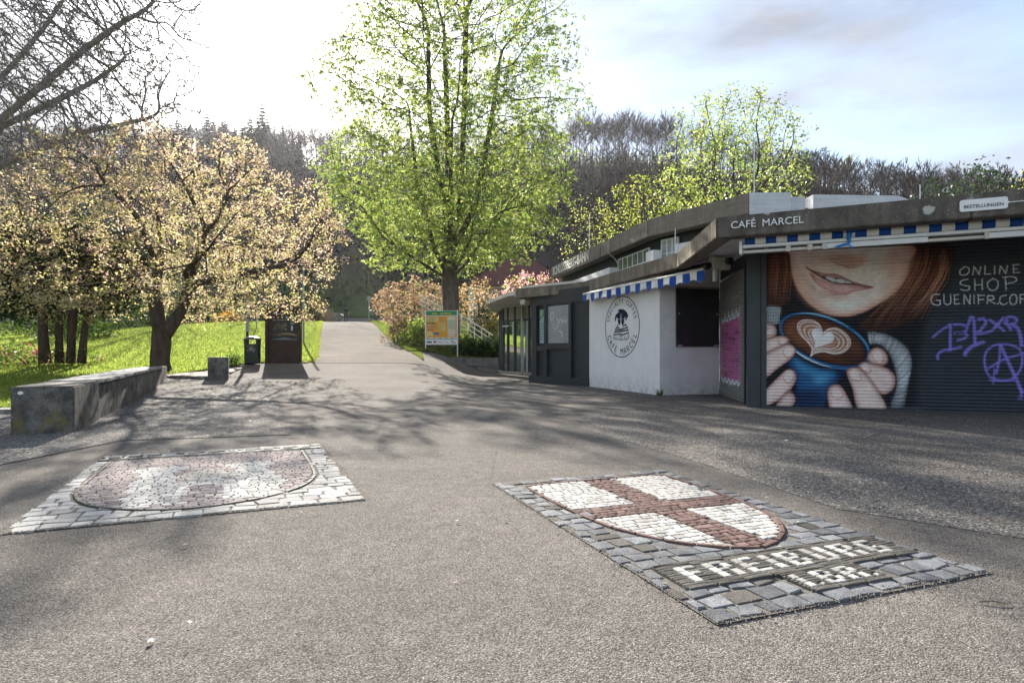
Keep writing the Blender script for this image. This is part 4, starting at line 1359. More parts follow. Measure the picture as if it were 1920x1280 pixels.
AN = math.radians(22)
cv.fill(ell(462, 742, 334, 168, AN), srgb(22, 104, 160), 1.2, srgb(12, 56, 104), 6)
cv.fill(ell(461, 738, 312, 146, AN), srgb(10, 34, 64), 1.2)
cv.fill(ell(458, 736, 302, 138, AN), srgb(96, 54, 36), 1.2, srgb(58, 30, 22), 20)
cv.fill(ell(300, 690, 120, 70, AN), srgb(132, 78, 48), 14, alpha=.7)
cv.fill(ell(620, 850, 120, 40, AN), srgb(54, 28, 22), 14, alpha=.6)
arc = lambda a0, a1, k=1.0: np.array([c1(462 + 326 * k * math.cos(AN) * math.cos(t) - 160 * k * math.sin(AN) * math.sin(t), 742 + 326 * k * math.sin(AN) * math.cos(t) + 160 * k * math.cos(AN) * math.sin(t)) for t in np.linspace(a0, a1, 30)])
cv.stroke(arc(-2.4, -1.2), 5, srgb(150, 206, 232), 1.2, .9, True)
cv.stroke(arc(-1.1, -.3), 5, srgb(86, 168, 214), 1.2, .9, True)
cv.stroke(arc(1.2, 2.5), 6, srgb(226, 240, 246), 1.3, .9, True)
cv.stroke(arc(.1, .9), 4, srgb(60, 140, 196), 1.2, .8, True)
# milk heart
heart = [(368, 840), (376, 800), (340, 745), (296, 700), (274, 650), (286, 612), (330, 596), (390, 604), (430, 636), (450, 684), (486, 660), (545, 654), (604, 690), (636, 736), (630, 782), (590, 818), (530, 832), (460, 816), (405, 822)]
hc = np.array((450.0, 735.0))
cv.fill(S(heart, 5), srgb(176, 132, 110), 1.2)
for k in range(1, 7):
    f = 1 - k * .085
    hp = [tuple(hc + (np.array(p) - hc) * f + np.array((2, 4)) * k * .3) for p in heart]
    L_ = S(hp, 5)
    L_ = np.vstack([L_, L_[:1]])
    cv.stroke(L_, 3.4 if k % 2 else 2.2, srgb(240, 228, 222) if k % 2 else srgb(120, 70, 50), .8, .9)
L_ = S(heart, 5); cv.stroke(np.vstack([L_, L_[:1]]), 3.2, srgb(236, 222, 216), .8, .95)
cv.fill(S([(384, 800), (396, 752), (372, 706), (372, 672), (404, 652), (436, 666), (448, 704), (476, 680), (510, 684), (528, 712), (516, 748), (470, 768), (410, 786)], 5), srgb(240, 236, 236), 1.2, srgb(206, 190, 184), 5)
cv.stroke(S([(376, 800), (372, 830), (364, 848)], 5, False), 6, srgb(226, 210, 204), 1, .9)


def finger(pts, nail=None, tone=1.0):
    f = lambda c: tuple(np.array(c) * tone)
    P = S(pts, 6)
    cv.fill(P, srgb(18, 14, 16), 6, alpha=.7)
    cv.fill(P, f(srgb(232, 204, 196)), 1.4, f(srgb(146, 94, 82)), 13)
    if nail:
        cv.fill(S(nail, 5), f(srgb(240, 212, 204)), 1.2, f(srgb(186, 128, 114)), 5)
        q = S(nail, 5); cv.stroke(q[:len(q) // 2], 2.4, srgb(250, 238, 232), .8, .8, True)
        q2 = q[len(q) // 2:]; cv.stroke(q2, 2.0, srgb(150, 90, 78), .8, .7, True)


finger([(40, 622), (110, 628), (132, 668), (120, 712), (40, 735)], [(66, 655), (98, 650), (106, 690), (66, 706)], .92)
finger([(40, 748), (140, 708), (205, 716), (222, 748), (150, 792), (40, 832)], [(140, 730), (190, 724), (206, 746), (160, 770)])
finger([(40, 850), (180, 770), (232, 764), (264, 806), (232, 862), (140, 930), (40, 1000)], [(172, 806), (214, 776), (256, 802), (240, 842), (196, 856)])
finger([(40, 1100), (150, 980), (205, 936), (252, 946), (268, 1000), (222, 1082), (140, 1152), (40, 1185)], [(174, 990), (206, 944), (250, 958), (244, 1008), (204, 1032)])
finger([(110, 1215), (180, 1110), (226, 1084), (262, 1130), (250, 1175), (190, 1220)], None, .85)
finger([(752, 870), (776, 806), (828, 784), (880, 818), (898, 880), (856, 914), (800, 906)], [(784, 850), (806, 806), (850, 812), (868, 870), (836, 900)])
finger([(690, 916), (728, 884), (800, 900), (892, 930), (946, 985), (936, 1066), (866, 1112), (800, 1072), (740, 990)], [(706, 918), (738, 896), (780, 928), (770, 962), (730, 952)], .95)
finger([(610, 956), (638, 924), (700, 928), (760, 985), (826, 1080), (884, 1215), (700, 1215), (652, 1070)], [(626, 966), (660, 936), (706, 960), (714, 1010), (660, 1014)])
finger([(480, 1096), (506, 1046), (560, 1042), (602, 1090), (650, 1215), (508, 1215)], [(502, 1098), (530, 1064), (580, 1082), (584, 1130), (530, 1140)])
cv.fill(S([(40, 1195), (600, 1200), (1100, 1205), (1100, 1260), (40, 1260)], 3), srgb(120, 124, 132), 6, alpha=.35)
# chalk-like lettering
CH = srgb(214, 222, 228)


def chalk(pts, w=5.0):
    P = S(pts, 5, False, c2)
    cv.stroke(P, w * .78, CH, .8, .72)
    for i in range(0, len(P), 2):
        r = rm.uniform(1.2, 2.6); a = np.linspace(0, 6.28, 7)
        cv.fill(np.column_stack([P[i, 0] + r * np.cos(a), P[i, 1] + r * np.sin(a)]), srgb(240, 244, 246), .7, alpha=.8)


for st in ([(470, 236), (440, 262), (450, 290), (490, 284), (505, 256), (490, 236), (470, 234)], [(528, 290), (538, 232)], [(538, 232), (572, 286)], [(572, 286), (584, 228)], [(614, 228), (612, 286)], [(612, 286), (654, 282)], [(680, 226), (680, 286)],
           [(712, 284), (718, 226)], [(718, 226), (756, 280)], [(756, 280), (768, 222)], [(808, 222), (810, 276)], [(808, 222), (852, 218)], [(808, 250), (840, 248)], [(810, 276), (856, 272)],
           [(494, 320), (460, 326), (440, 346), (470, 362), (506, 370), (500, 392), (470, 396), (442, 388)], [(542, 318), (544, 398)], [(594, 316), (594, 396)], [(544, 358), (594, 356)], [(664, 316), (630, 346), (640, 386), (672, 396), (700, 372), (698, 330), (664, 314)], [(752, 306), (758, 396)], [(734, 306), (800, 302), (832, 320), (810, 340), (756, 350)],
           [(300, 424), (262, 424), (242, 456), (256, 490), (300, 494), (304, 464)], [(304, 464), (276, 464)], [(330, 424), (332, 476), (352, 494), (376, 480), (376, 424)], [(402, 426), (404, 490)], [(402, 428), (436, 424)], [(404, 458), (432, 456)], [(404, 490), (440, 486)], [(468, 490), (470, 424)], [(470, 424), (508, 488)], [(508, 488), (512, 422)], [(538, 424), (538, 490)], [(566, 424), (568, 492)], [(566, 430), (612, 430)], [(568, 460), (606, 458)],
           [(628, 490), (632, 432)], [(632, 432), (668, 436), (672, 456), (634, 462)], [(640, 462), (684, 490)], [(696, 488), (704, 486)], [(756, 430), (722, 440), (714, 476), (740, 494), (766, 482)], [(800, 424), (784, 450), (790, 488), (822, 488), (832, 450), (820, 426), (800, 424)], [(856, 424), (856, 490)], [(856, 426), (900, 422)], [(856, 456), (892, 454)],
           [(930, 424), (932, 488)], [(930, 426), (972, 422)], [(932, 456), (964, 454)], [(1000, 424), (1002, 488)], [(1000, 426), (1042, 422)], [(1002, 456), (1034, 454)], [(1002, 488), (1044, 484)], [(900, 222), (902, 222)]):
    chalk(st)
# purple spray tag
PU = srgb(126, 116, 226)
for st, w in (([(250, 720), (310, 670), (380, 626)], 8), ([(376, 628), (374, 720), (374, 815)], 9), ([(392, 630), (450, 630), (490, 650), (470, 680), (404, 690), (470, 690), (490, 706), (460, 730), (418, 738)], 9), ([(494, 640), (518, 578), (536, 600), (540, 680), (544, 760)], 10),
              ([(560, 596), (604, 592), (618, 620), (580, 670), (556, 692), (620, 686), (670, 668)], 10), ([(640, 594), (690, 630), (748, 676)], 10), ([(744, 580), (700, 630), (670, 664)], 10), ([(752, 590), (790, 576), (828, 592), (826, 614), (780, 630), (750, 620), (770, 600)], 10), ([(760, 620), (796, 672)], 10), ([(800, 628), (840, 660), (858, 720), (866, 784)], 12),
              ([(290, 872), (288, 840), (320, 810), (380, 800), (456, 782)], 9), ([(478, 846), (478, 826), (510, 790), (560, 764), (612, 746)], 13),
              ([(716, 764), (660, 780), (616, 830), (612, 910), (640, 980), (700, 1010), (790, 1006), (850, 950), (870, 870), (850, 800), (780, 768), (716, 764)], 7), ([(716, 760), (712, 860), (690, 970)], 7), ([(720, 770), (760, 860), (830, 1010), (870, 1100)], 11), ([(630, 936), (720, 880), (800, 850), (890, 826)], 7), ([(640, 1010), (720, 1016), (820, 1010)], 6), ([(680, 930), (668, 1040)], 5)):
    P = S(st, 8, False, c2)
    cv.stroke(P, w * 1.05, PU, 1.8, .85)
for _ in range(8): cv.stroke(S([(rm.uniform(830, 860), rm.uniform(1050, 1150)), (rm.uniform(862, 876), rm.uniform(1050, 1160))], 3, False, c2), 5, PU, 2, .35)
mural_img = cv.image("mural_picture")
main_shutter = roller(F_shut, 0.004, 7.0, 0.035, 2.80, 0.0576, 0.02, M_alu_d, "mural_shutter", -.02, cafe)
M_mural = painted_slats("mural_paint", mural_img, main_shutter, 3.5 - .002, MW, MH)
for o in main_shutter.children:
    o.data.materials[0] = M_mural
    break
tag(main_shutter, "roller shutter painted with a smiling mouth, red hair and hands round a blue cup of coffee")

# ---- pink spray piece on the side shutter
SWI, SHE = F_side.L, 2.70
PX2 = 180.0
cs = Canvas(int(SWI * PX2), int(SHE * PX2), srgb(112, 110, 106))


def c5(x, y):      # zoom crop of the photograph (origin 1090, 480, scale 4.266)
    s, z = F_side.at(1090 + x / 4.266, 480 + y / 4.266)
    return (s * PX2, cs.h - z * PX2)


PK = srgb(176, 84, 138)
body = smooth_line([(1116, 540), (1140, 520), (1170, 528), (1195, 505), (1225, 505), (1262, 470), (1268, 600), (1266, 760), (1262, 1000), (1240, 990), (1215, 1010), (1188, 1020), (1160, 1000), (1140, 990), (1118, 950), (1114, 760)], 6, True)
P = np.array([c5(*p) for p in body])
cs.stroke(np.vstack([P, P[:1]]), 12, srgb(150, 206, 196), 1.5, .9)
cs.fill(P, PK, 1.2, srgb(180, 50, 130), 8)
for x in (1138, 1160, 1186, 1216, 1240):
    cs.stroke(np.array([c5(x + rm.uniform(-3, 3), y) for y in range(530 - (x - 1116) // 3, 1000, 40)]), 5, srgb(60, 26, 60), 1.2, .8)
for _ in range(52):
    x, y = rm.uniform(1125, 1258), rm.uniform(560, 960)
    cs.fill(np.array([c5(x + rm.uniform(-14, 14), y + rm.uniform(-24, 24)) for _ in range(5)]), srgb(34, 18, 40), 1.5, alpha=.75)
for k in range(5):
    x = 1118 + k * 30
    cs.stroke(np.array([c5(*p) for p in smooth_line([(x, 500 - k * 16), (x + 12, 535 - k * 14), (x + 26, 500 - k * 20), (x + 28, 455 - k * 14)], 6)]), 9, srgb(226, 236, 240), 1.2, .95)
    cs.stroke(np.array([c5(*p) for p in smooth_line([(x, 960 + k * 10), (x + 14, 1000 + k * 8), (x + 28, 970 + k * 8)], 6)]), 10, srgb(226, 236, 240), 1.2, .95)
for st in ([(1190, 330), (1215, 340)], [(1200, 360), (1240, 320)], [(1215, 350), (1222, 300)], [(1240, 320), (1262, 300)]):
    cs.stroke(np.array([c5(*p) for p in st]), 5, srgb(170, 170, 176), 1.2, .5)
side_shutter = roller(F_side, 0.004, F_side.L - .07, 0.0, 2.70, 0.0576, 0.018, M_alu_d, "side_shutter", -.02, cafe)
M_side = painted_slats("side_shutter_paint", cs.image("spray_picture"), side_shutter, (F_side.L - .07 - .004) / 2 + .004, SWI, SHE, .4)
for o in side_shutter.children:
    o.data.materials[0] = M_side
    break
tag(side_shutter, "narrow side roller shutter with a pink spray-painted piece")
# ------------------------------------------------------------------ stone mosaics in the pavement
def stone_mat(name, a, b, rough=0.6, dark=0.5):
    t = NT(name); v = t.world()
    oi = t.n("ObjectInfo").outputs["Random"]
    f = t.noise(v, 11, 4)
    c = t.mix(t.ramp(f, [(0.3, 0.0), (0.7, 1.0)]), a, b)
    vo = t.noise(v, 5.3, 2)
    c = t.mix(1.0, c, t.ramp(oi, [(0.0, 0.62), (1.0, 1.25)]), 'MULTIPLY')
    sp = t.noise(v, 120, 2)
    c = t.mix(t.ramp(sp, [(0.35, dark), (0.5, 0.0)]), c, tuple(k * .45 for k in a))
    return t.done(c, rough, t.bump(t.noise(v, 70, 4), 0.5, 0.006), spec=0.05)


M_basalt = stone_mat("basalt_sett", (0.11, 0.117, 0.13), (0.215, 0.22, 0.228), .7)
M_granite = stone_mat("pale_granite_sett", (0.42, 0.41, 0.39), (0.31, 0.305, 0.295), .9)
M_marble = stone_mat("white_mosaic_stone", (0.54, 0.52, 0.485), (0.42, 0.405, 0.38), .9, .3)
M_porph = stone_mat("red_porphyry_stone", (0.20, 0.135, 0.12), (0.145, 0.097, 0.087), .9)
M_mauve = stone_mat("mauve_mosaic_stone", (0.35, 0.30, 0.285), (0.26, 0.22, 0.21), .9)
M_cream_s = stone_mat("cream_mosaic_stone", (0.50, 0.46, 0.40), (0.42, 0.385, 0.335), .9)
M_lett = stone_mat("worn_letter_stone", (0.48, 0.465, 0.435), (0.37, 0.36, 0.335), .9, .4)
M_slate = stone_mat("slate_strip", (0.125, 0.118, 0.105), (0.085, 0.08, 0.073), .7)


def clip(P, n, c):
    """keep the part of polygon P with n.x <= c"""
    out = []
    for i in range(len(P)):
        a, b = P[i], P[(i + 1) % len(P)]
        da, db = a[0] * n[0] + a[1] * n[1] - c, b[0] * n[0] + b[1] * n[1] - c
        if da <= 0: out.append(a)
        if (da < 0 < db) or (db < 0 < da):
            t = da / (da - db); out.append((a[0] + (b[0] - a[0]) * t, a[1] + (b[1] - a[1]) * t))
    return out


def area(P):
    return 0.5 * sum(P[i][0] * P[(i + 1) % len(P)][1] - P[(i + 1) % len(P)][0] * P[i][1] for i in range(len(P)))


def stone(P, z0, h, mat, parent, name, rng, inset=0.005, tilt=0.012):
    c = np.mean(np.array(P), 0); n = len(P)
    tx, ty = rng.normal(0, tilt), rng.normal(0, tilt)
    m = MB()
    top = []
    for p in P:
        v = np.array(p) - c; L = np.linalg.norm(v) + 1e-6
        q = c + v * max(.4, 1 - inset / L)
        top.append((q[0], q[1], z0 + h + (q[0] - c[0]) * tx + (q[1] - c[1]) * ty))
    m.v = [(p[0], p[1], z0 - .02) for p in P] + [(p[0], p[1], z0 + h * .55) for p in P] + top + [(c[0], c[1], z0 + h + .0015)]
    for i in range(n):
        j = (i + 1) % n
        m.f += [(i, j, n + j, n + i), (n + i, n + j, 2 * n + j, 2 * n + i), (2 * n + i, 2 * n + j, 3 * n)]
    m.m = [0] * len(m.f)
    if mat is None: return m
    return m.build(name, mat, parent, local=True)


def lay(stones, root, limit, name, rng, z0, eye_local):
    """stones: (polygon, material, height); the nearest ones become single objects, the rest one joined part"""
    stones = sorted(stones, key=lambda s: np.hypot(*(np.mean(np.array(s[0]), 0) - eye_local)))
    for P, mt, h in stones[:limit]:
        stone(P, z0, h, mt, root, name, rng)
    rest = stones[limit:]
    if rest:
        mats = []; big = MB()
        for P, mt, h in rest:
            if mt not in mats: mats.append(mt)
            m = stone(P, z0, h, None, root, name, rng)
            i = len(big.v); big.v += m.v; big.f += [tuple(a + i for a in f) for f in m.f]; big.m += [mats.index(mt)] * len(m.f)
        o = big.build(name + "_field", mats, root, local=True); o["kind"] = "stuff"


def convex_planes(B):
    B = np.array(B); out = []
    for i in range(len(B)):
        a, b = B[i], B[(i + 1) % len(B)]; e = (b - a) / np.linalg.norm(b - a); n = np.array([e[1], -e[0]])
        out.append((n, float(n @ a)))
    return out


def inside(B, p, m=0.0):
    return all(n @ p <= c - m for n, c in B)


def brick_quads(x0, x1, y0, y1, px, py, j, gap, rng):
    """hand-laid rows of roughly rectangular stones: (centre, outline)"""
    out = []; n = max(1, int(round((y1 - y0) / py))); ph = rng.uniform(0, 6)
    wob = lambda x, r: .10 * py * math.sin(x * 7 + r * 2.1 + ph) + .06 * py * math.sin(x * 19 + r * 4.7)
    for r in range(n):
        ya, yb = y0 + (y1 - y0) * r / n, y0 + (y1 - y0) * (r + 1) / n
        x = x0 - rng.uniform(0, px)
        while x < x1:
            w = px * rng.uniform(.72, 1.28); g = gap / 2
            P = [(x + g, ya + g + wob(x, r)), (x + w - g, ya + g + wob(x + w, r)), (x + w - g, yb - g + wob(x + w, r + 1)), (x + g, yb - g + wob(x, r + 1))]
            P = [(p[0] + rng.normal(0, j), p[1] + rng.normal(0, j)) for p in P]
            out.append(((x + w / 2, (ya + yb) / 2), P)); x += w
    return out


def cut(P, planes):
    for n, c in planes:
        if len(P) < 3: return None
        P = clip(P, n, c)
    return P if len(P) >= 3 else None


def edge_strip(B, w, seglen, mat, root, name, z0, h, rng, closed=True, off_=0.0):
    """a thin line of edge stones along a boundary"""
    B = np.array(B); Q = np.vstack([B, B[:1]]) if closed else B
    d = np.concatenate([[0], np.cumsum(np.linalg.norm(np.diff(Q, axis=0), axis=1))])
    n = int(d[-1] / seglen); t = np.linspace(0, d[-1], n + 1)
    X = np.interp(t, d, Q[:, 0]); Y_ = np.interp(t, d, Q[:, 1])
    for i in range(n):
        a, b = np.array((X[i], Y_[i])), np.array((X[i + 1], Y_[i + 1])); e = (b - a) / np.linalg.norm(b - a); nn = np.array([e[1], -e[0]])
        a, b = a + e * .004, b - e * .004
        P = [tuple(a + nn * (off_)), tuple(a + nn * (off_ + w)), tuple(b + nn * (off_ + w)), tuple(b + nn * off_)]
        if area(P) < 0: P = P[::-1]
        stone(P, z0, h * rng.uniform(.9, 1.1), mat, root, name, rng, .004, .01)


def bed(poly, root, mat, z):
    m = MB(); m.poly([(p[0], p[1], z) for p in poly]); return m.build("mortar_bed", mat, root, local=True)


# ---- Freiburg arms (right)
rg = np.random.default_rng(3)
ROTR = math.radians(20.5)
OR = np.array((0.752, 2.246))
mosR = thing("freiburg_mosaic", "pavement mosaic with red cross on a white shield above the word FREIBURG", "mosaic", (OR[0], OR[1], 0.004), ROTR)
WR, HR = 1.50, 2.56
c_, s_ = math.cos(ROTR), math.sin(ROTR)
eyeR = np.array(((0 - OR[0]) * c_ + (0 - OR[1]) * s_, -(0 - OR[0]) * s_ + (0 - OR[1]) * c_))
M_bedR = pm("gritty_joint", (0.15, 0.138, 0.12), (0.07, 0.064, 0.056), 30, 1.0, .6, 150)
bed([(-.005, -.005), (WR + .005, -.005), (WR + .005, HR + .005), (-.005, HR + .005)], mosR, M_bedR, 0.002)
half = [(0.785, .645), (0.86, .665), (1.0, .74), (1.12, .85), (1.22, 1.0), (1.30, 1.2), (1.345, 1.45), (1.365, 1.75), (1.372, 2.05), (1.375, 2.38)]
SH = half + [(1.57 - x, y) for x, y in half[::-1]][:-1]
SHp = convex_planes(SH)
FR = (.09, 1.445, .30, .565); IB = (.565, 1.01, .10, .295)
sd = []; quads = []
for c0, P in brick_quads(0, WR, 0, HR, .125, .113, .006, .015, rg):
    p = np.array(c0)
    if not (-0.03 < p[0] < WR + .03): continue
    if inside(SHp, p, .02): continue
    if any(r[0] < p[0] < r[1] and r[2] < p[1] < r[3] for r in (FR, IB)): continue
    sd.append(tuple(p)); quads.append(P)


def ex(i):
    p = np.array(sd[i]); J = lambda: rg.normal(0, .007); out = [((1, 0), WR + J()), ((-1, 0), J()), ((0, 1), HR + J()), ((0, -1), J())]
    best = max(((n @ p - c, n, c) for n, c in SHp), key=lambda k: k[0])
    if best[0] > 0: out.append((tuple(-best[1]), -best[2] - .042))
    for r in (FR, IB):
        dx = max(r[0] - p[0], p[0] - r[1]); dy = max(r[2] - p[1], p[1] - r[3])
        if dx > dy: out.append(((1, 0), r[0] - .012) if p[0] < r[0] else ((-1, 0), -(r[1] + .012)))
        else: out.append(((0, 1), r[2] - .012) if p[1] < r[2] else ((0, -1), -(r[3] + .012)))
    return out


st = []
for i, P in enumerate(quads):
    P = cut(P, ex(i))
    if P and area(P) > .0028: st.append((P, M_basalt if rg.uniform() > .12 else M_slate, rg.uniform(.003, .007)))
lay(st, mosR, 300, "paving_sett", rg, .003, eyeR)
bq = [q for q in brick_quads(.17, 1.40, .62, 2.40, .068, .056, .0028, .0075, rg) if inside(SHp, np.array(q[0]), -.012)]
SEED = [q[0] for q in bq]


def red(p): return (abs(p[0] - .785 + (p[1] - 1.5) * .0) < .112) or abs(p[1] - 1.525) < .112


def ex2(i):
    p = SEED[i]; out = list(SHp)
    for v0 in (.673, .897):
        if min(abs(p[1] - 1.525), 9) > .112: out.append(((1, 0), v0 - .003) if p[0] < v0 else ((-1, 0), -(v0 + .003)))
    for h0 in (1.413, 1.637):
        if abs(p[0] - .785) > .112: out.append(((0, 1), h0 - .003) if p[1] < h0 else ((0, -1), -(h0 + .003)))
    return out


st = []
for i, (p, P) in enumerate(bq):
    P = cut(P, ex2(i))
    if P and area(P) > .0007: st.append((P, M_porph if red(p) else M_marble, rg.uniform(.004, .006)))
lay(st, mosR, 300, "mosaic_stone", rg, .004, eyeR)
edge_strip(SH, .026, .16, M_porph, mosR, "edge_stone", .004, .009, rg, True, .003)
# letter strips: slate laid in thin courses, letters of white stone blocks
GL = {"F": [(0, 0, 1, 2.2), (0, 2.3, 1, 4.4), (0, 4.5, 1, 6.4), (1.05, 5.4, 2.6, 6.4), (1.05, 2.9, 2.3, 3.9)],
      "R": [(0, 0, 1, 2.1), (0, 2.2, 1, 4.2), (0, 4.3, 1, 6.4), (1.05, 5.5, 2.7, 6.4), (2.1, 3.6, 3.0, 5.4), (1.05, 2.8, 2.4, 3.6), (2.0, 0, 3.0, 2.6)],
      "E": [(0, 0, 1, 2.1), (0, 2.2, 1, 4.2), (0, 4.3, 1, 6.4), (1.05, 5.5, 2.7, 6.4), (1.05, 2.8, 2.4, 3.7), (1.05, 0, 2.7, .9)],
      "I": [(0, 0, 1, 2.1), (0, 2.2, 1, 4.2), (0, 4.3, 1, 6.4)],
      "B": [(0, 0, 1, 2.1), (0, 2.2, 1, 4.2), (0, 4.3, 1, 6.4), (1.05, 5.5, 2.5, 6.4), (2.1, 3.9, 2.9, 5.4), (1.05, 2.9, 2.4, 3.8), (2.2, 1.0, 3.1, 2.8), (1.05, 0, 2.5, .9)],
      "U": [(0, .9, 1, 3.6), (0, 3.7, 1, 6.4), (2.1, .9, 3.1, 3.6), (2.1, 3.7, 3.1, 6.4), (.5, 0, 2.6, .85)],
      "G": [(0, 1, 1, 3.2), (0, 3.3, 1, 5.4), (.5, 5.5, 2.8, 6.4), (.5, 0, 2.6, .95), (2.1, 1.0, 3.0, 3.0), (1.5, 2.5, 2.05, 3.3)],
      ".": [(0, 0, .6, 1.0)]}


def letter_strip(r, text, root, rng, lab, z0=.004):
    x0, x1, y0, y1 = r
    m = MB(); m.box(x0, x1, y0, y1, -.02, z0 + .004); strip = m.build("slate_bed", M_slate, root, local=True)
    H = (y1 - y0); margin = .035 if H > .22 else .018
    gp = 1.15 if H > .22 else .85
    units = sum(max(b[2] for b in GL[c]) for c in text) + gp * (len(text) - 1)
    k = min((x1 - x0 - (.16 if H > .22 else .05)) / units, .042 if H > .22 else .05); ky = (H - 2 * margin - .02) / 6.4
    cx = x0 + (x1 - x0 - units * k) / 2
    blocks = []
    for ch in text:
        for a, b, c, d in GL[ch]: blocks.append((cx + a * k, y0 + margin + .01 + b * ky, cx + c * k, y0 + margin + .01 + d * ky))
        cx += (max(b[2] for b in GL[ch]) + gp) * k
    ny = int(H / .021)
    for j in range(ny):
        ya, yb = y0 + H * j / ny + .002, y0 + H * (j + 1) / ny - .002
        iv = [(x0 + .002, x1 - .002)]
        for a, b, c, d in blocks:
            if d < ya or b > yb: continue
            iv = [q for s, e in iv for q in ((s, min(e, a - .003)), (max(s, c + .003), e)) if q[1] - q[0] > .008]
        for s, e in iv:
            n = max(1, int((e - s) / rng.uniform(.10, .2)))
            for i in range(n):
                a, b = s + (e - s) * i / n, s + (e - s) * (i + 1) / n - .002
                stone([(a, ya), (b, ya), (b, yb), (a, yb)], z0 + .004, rng.uniform(.005, .008), M_slate, root, "slate_tile", rng, .002, .02)
    for a, b, c, d in blocks:
        j = lambda: rng.normal(0, .0012)
        stone([(a + j(), b + j()), (c + j(), b + j()), (c + j(), d + j()), (a + j(), d + j())], z0 + .004, .0085, M_lett, root, "letter_stone", rng, .004, .01)


letter_strip(FR, "FREIBURG", mosR, rg, "")
letter_strip(IB, "I.BR.", mosR, rg, "")
for r, hh in ((FR, .012), (IB, .011)):
    edge_strip([(r[0], r[2]), (r[1], r[2])], .014, .14, M_slate, mosR, "slate_edge", .004, hh, rg, False, -.002)
    edge_strip([(r[1], r[3]), (r[0], r[3])], .014, .14, M_slate, mosR, "slate_edge", .004, hh, rg, False, -.002)

# ---- castle arms (left)
rg = np.random.default_rng(5)
ROTL = math.radians(23.75)
OL = np.array((-2.799, 3.353))
mosL = thing("castle_mosaic", "pale pavement mosaic of a white castle with gate arch on a mauve shield", "mosaic", (OL[0], OL[1], 0.004), ROTL)
WL, HL = 1.97, 2.72
c_, s_ = math.cos(ROTL), math.sin(ROTL)
eyeL = np.array(((0 - OL[0]) * c_ + (0 - OL[1]) * s_, -(0 - OL[0]) * s_ + (0 - OL[1]) * c_))
bed([(-.005, -.005), (WL + .005, -.005), (WL + .005, HL + .005), (-.005, HL + .005)], mosL, M_bedR, 0.002)
cxL = .945
ha = [(cxL, .20), (1.12, .225), (1.30, .30), (1.46, .41), (1.58, .55), (1.68, .74), (1.735, .95), (1.75, 1.2), (1.75, 1.8), (1.75, 2.36)]
SL = ha + [(2 * cxL - x, y) for x, y in ha[::-1]][:-1]
SLp = convex_planes(SL)
GU = (-.0, WL, 2.42, 2.60)
sd = []; quads = []
for c0, P in brick_quads(0, WL, 0, HL, .150, .118, .006, .014, rg):
    p = np.array(c0)
    if not (-0.03 < p[0] < WL + .03): continue
    if inside(SLp, p, .02): continue
    if GU[2] < p[1] < GU[3]: continue
    sd.append(tuple(p)); quads.append(P)


def ex3(i):
    p = np.array(sd[i]); J = lambda: rg.normal(0, .008); out = [((1, 0), WL + J()), ((-1, 0), J()), ((0, 1), HL + J()), ((0, -1), J())]
    best = max(((n @ p - c, n, c) for n, c in SLp), key=lambda k: k[0])
    if best[0] > 0: out.append((tuple(-best[1]), -best[2] - .044))
    out.append(((0, 1), GU[2] - .012) if p[1] < GU[2] else ((0, -1), -(GU[3] + .012)))
    return out


st = []
for i, P in enumerate(quads):
    P = cut(P, ex3(i))
    if P and area(P) > .003: st.append((P, M_granite, rg.uniform(.003, .006)))
lay(st, mosL, 300, "paving_sett", rg, .003, eyeL)


def castle(x, y):
    """which stone of the arms lies at (x, y)"""
    arch = (abs(x - .955) < .125 and .36 < y < .80) or (y >= .80 and (x - .955) ** 2 + (y - .80) ** 2 < .125 ** 2)
    if arch: return M_mauve if (int(x * 30) + int(y * 20)) % 4 else M_cream_s
    if .46 < x < 1.50 and .36 < y < 1.08: return M_marble
    for tx in (.60, 1.29):
        if abs(x - tx) < .135 and 1.08 <= y < 1.66: return M_granite if (abs(x - tx) < .05 and 1.22 < y < 1.42) else M_marble
        if abs(x - tx) < .185 and 1.66 <= y < 1.86: return M_mauve if (y > 1.78 and int((x - tx + .5) / .065) % 2) else M_marble
    if abs(x - .945) < .21 * (1.62 - y) / .35 + .02 and 1.2 < y < 1.62: return M_cream_s
    if abs(x - .945) < .15 and 1.06 <= y <= 1.3: return M_marble
    return M_mauve


bq = [q for q in brick_quads(.11, 1.78, .18, 2.38, .078, .053, .0026, .0075, rg) if inside(SLp, np.array(q[0]), -.012)]
st = []
for p, P in bq:
    P = cut(P, SLp)
    if P and area(P) > .0008: st.append((P, castle(*p), rg.uniform(.004, .006)))
lay(st, mosL, 300, "mosaic_stone", rg, .004, eyeL)
edge_strip(SL, .022, .15, M_slate, mosL, "edge_stone", .004, .008, rg, True, .002)
for a in ([(.80, .36), (.80, .80), (.815, .87), (.86, .93), (.955, .96), (1.05, .93), (1.095, .87), (1.11, .80), (1.11, .36)],):
    edge_strip(a, .04, .10, M_marble, mosL, "arch_stone", .006, .006, rg, False, -.02)
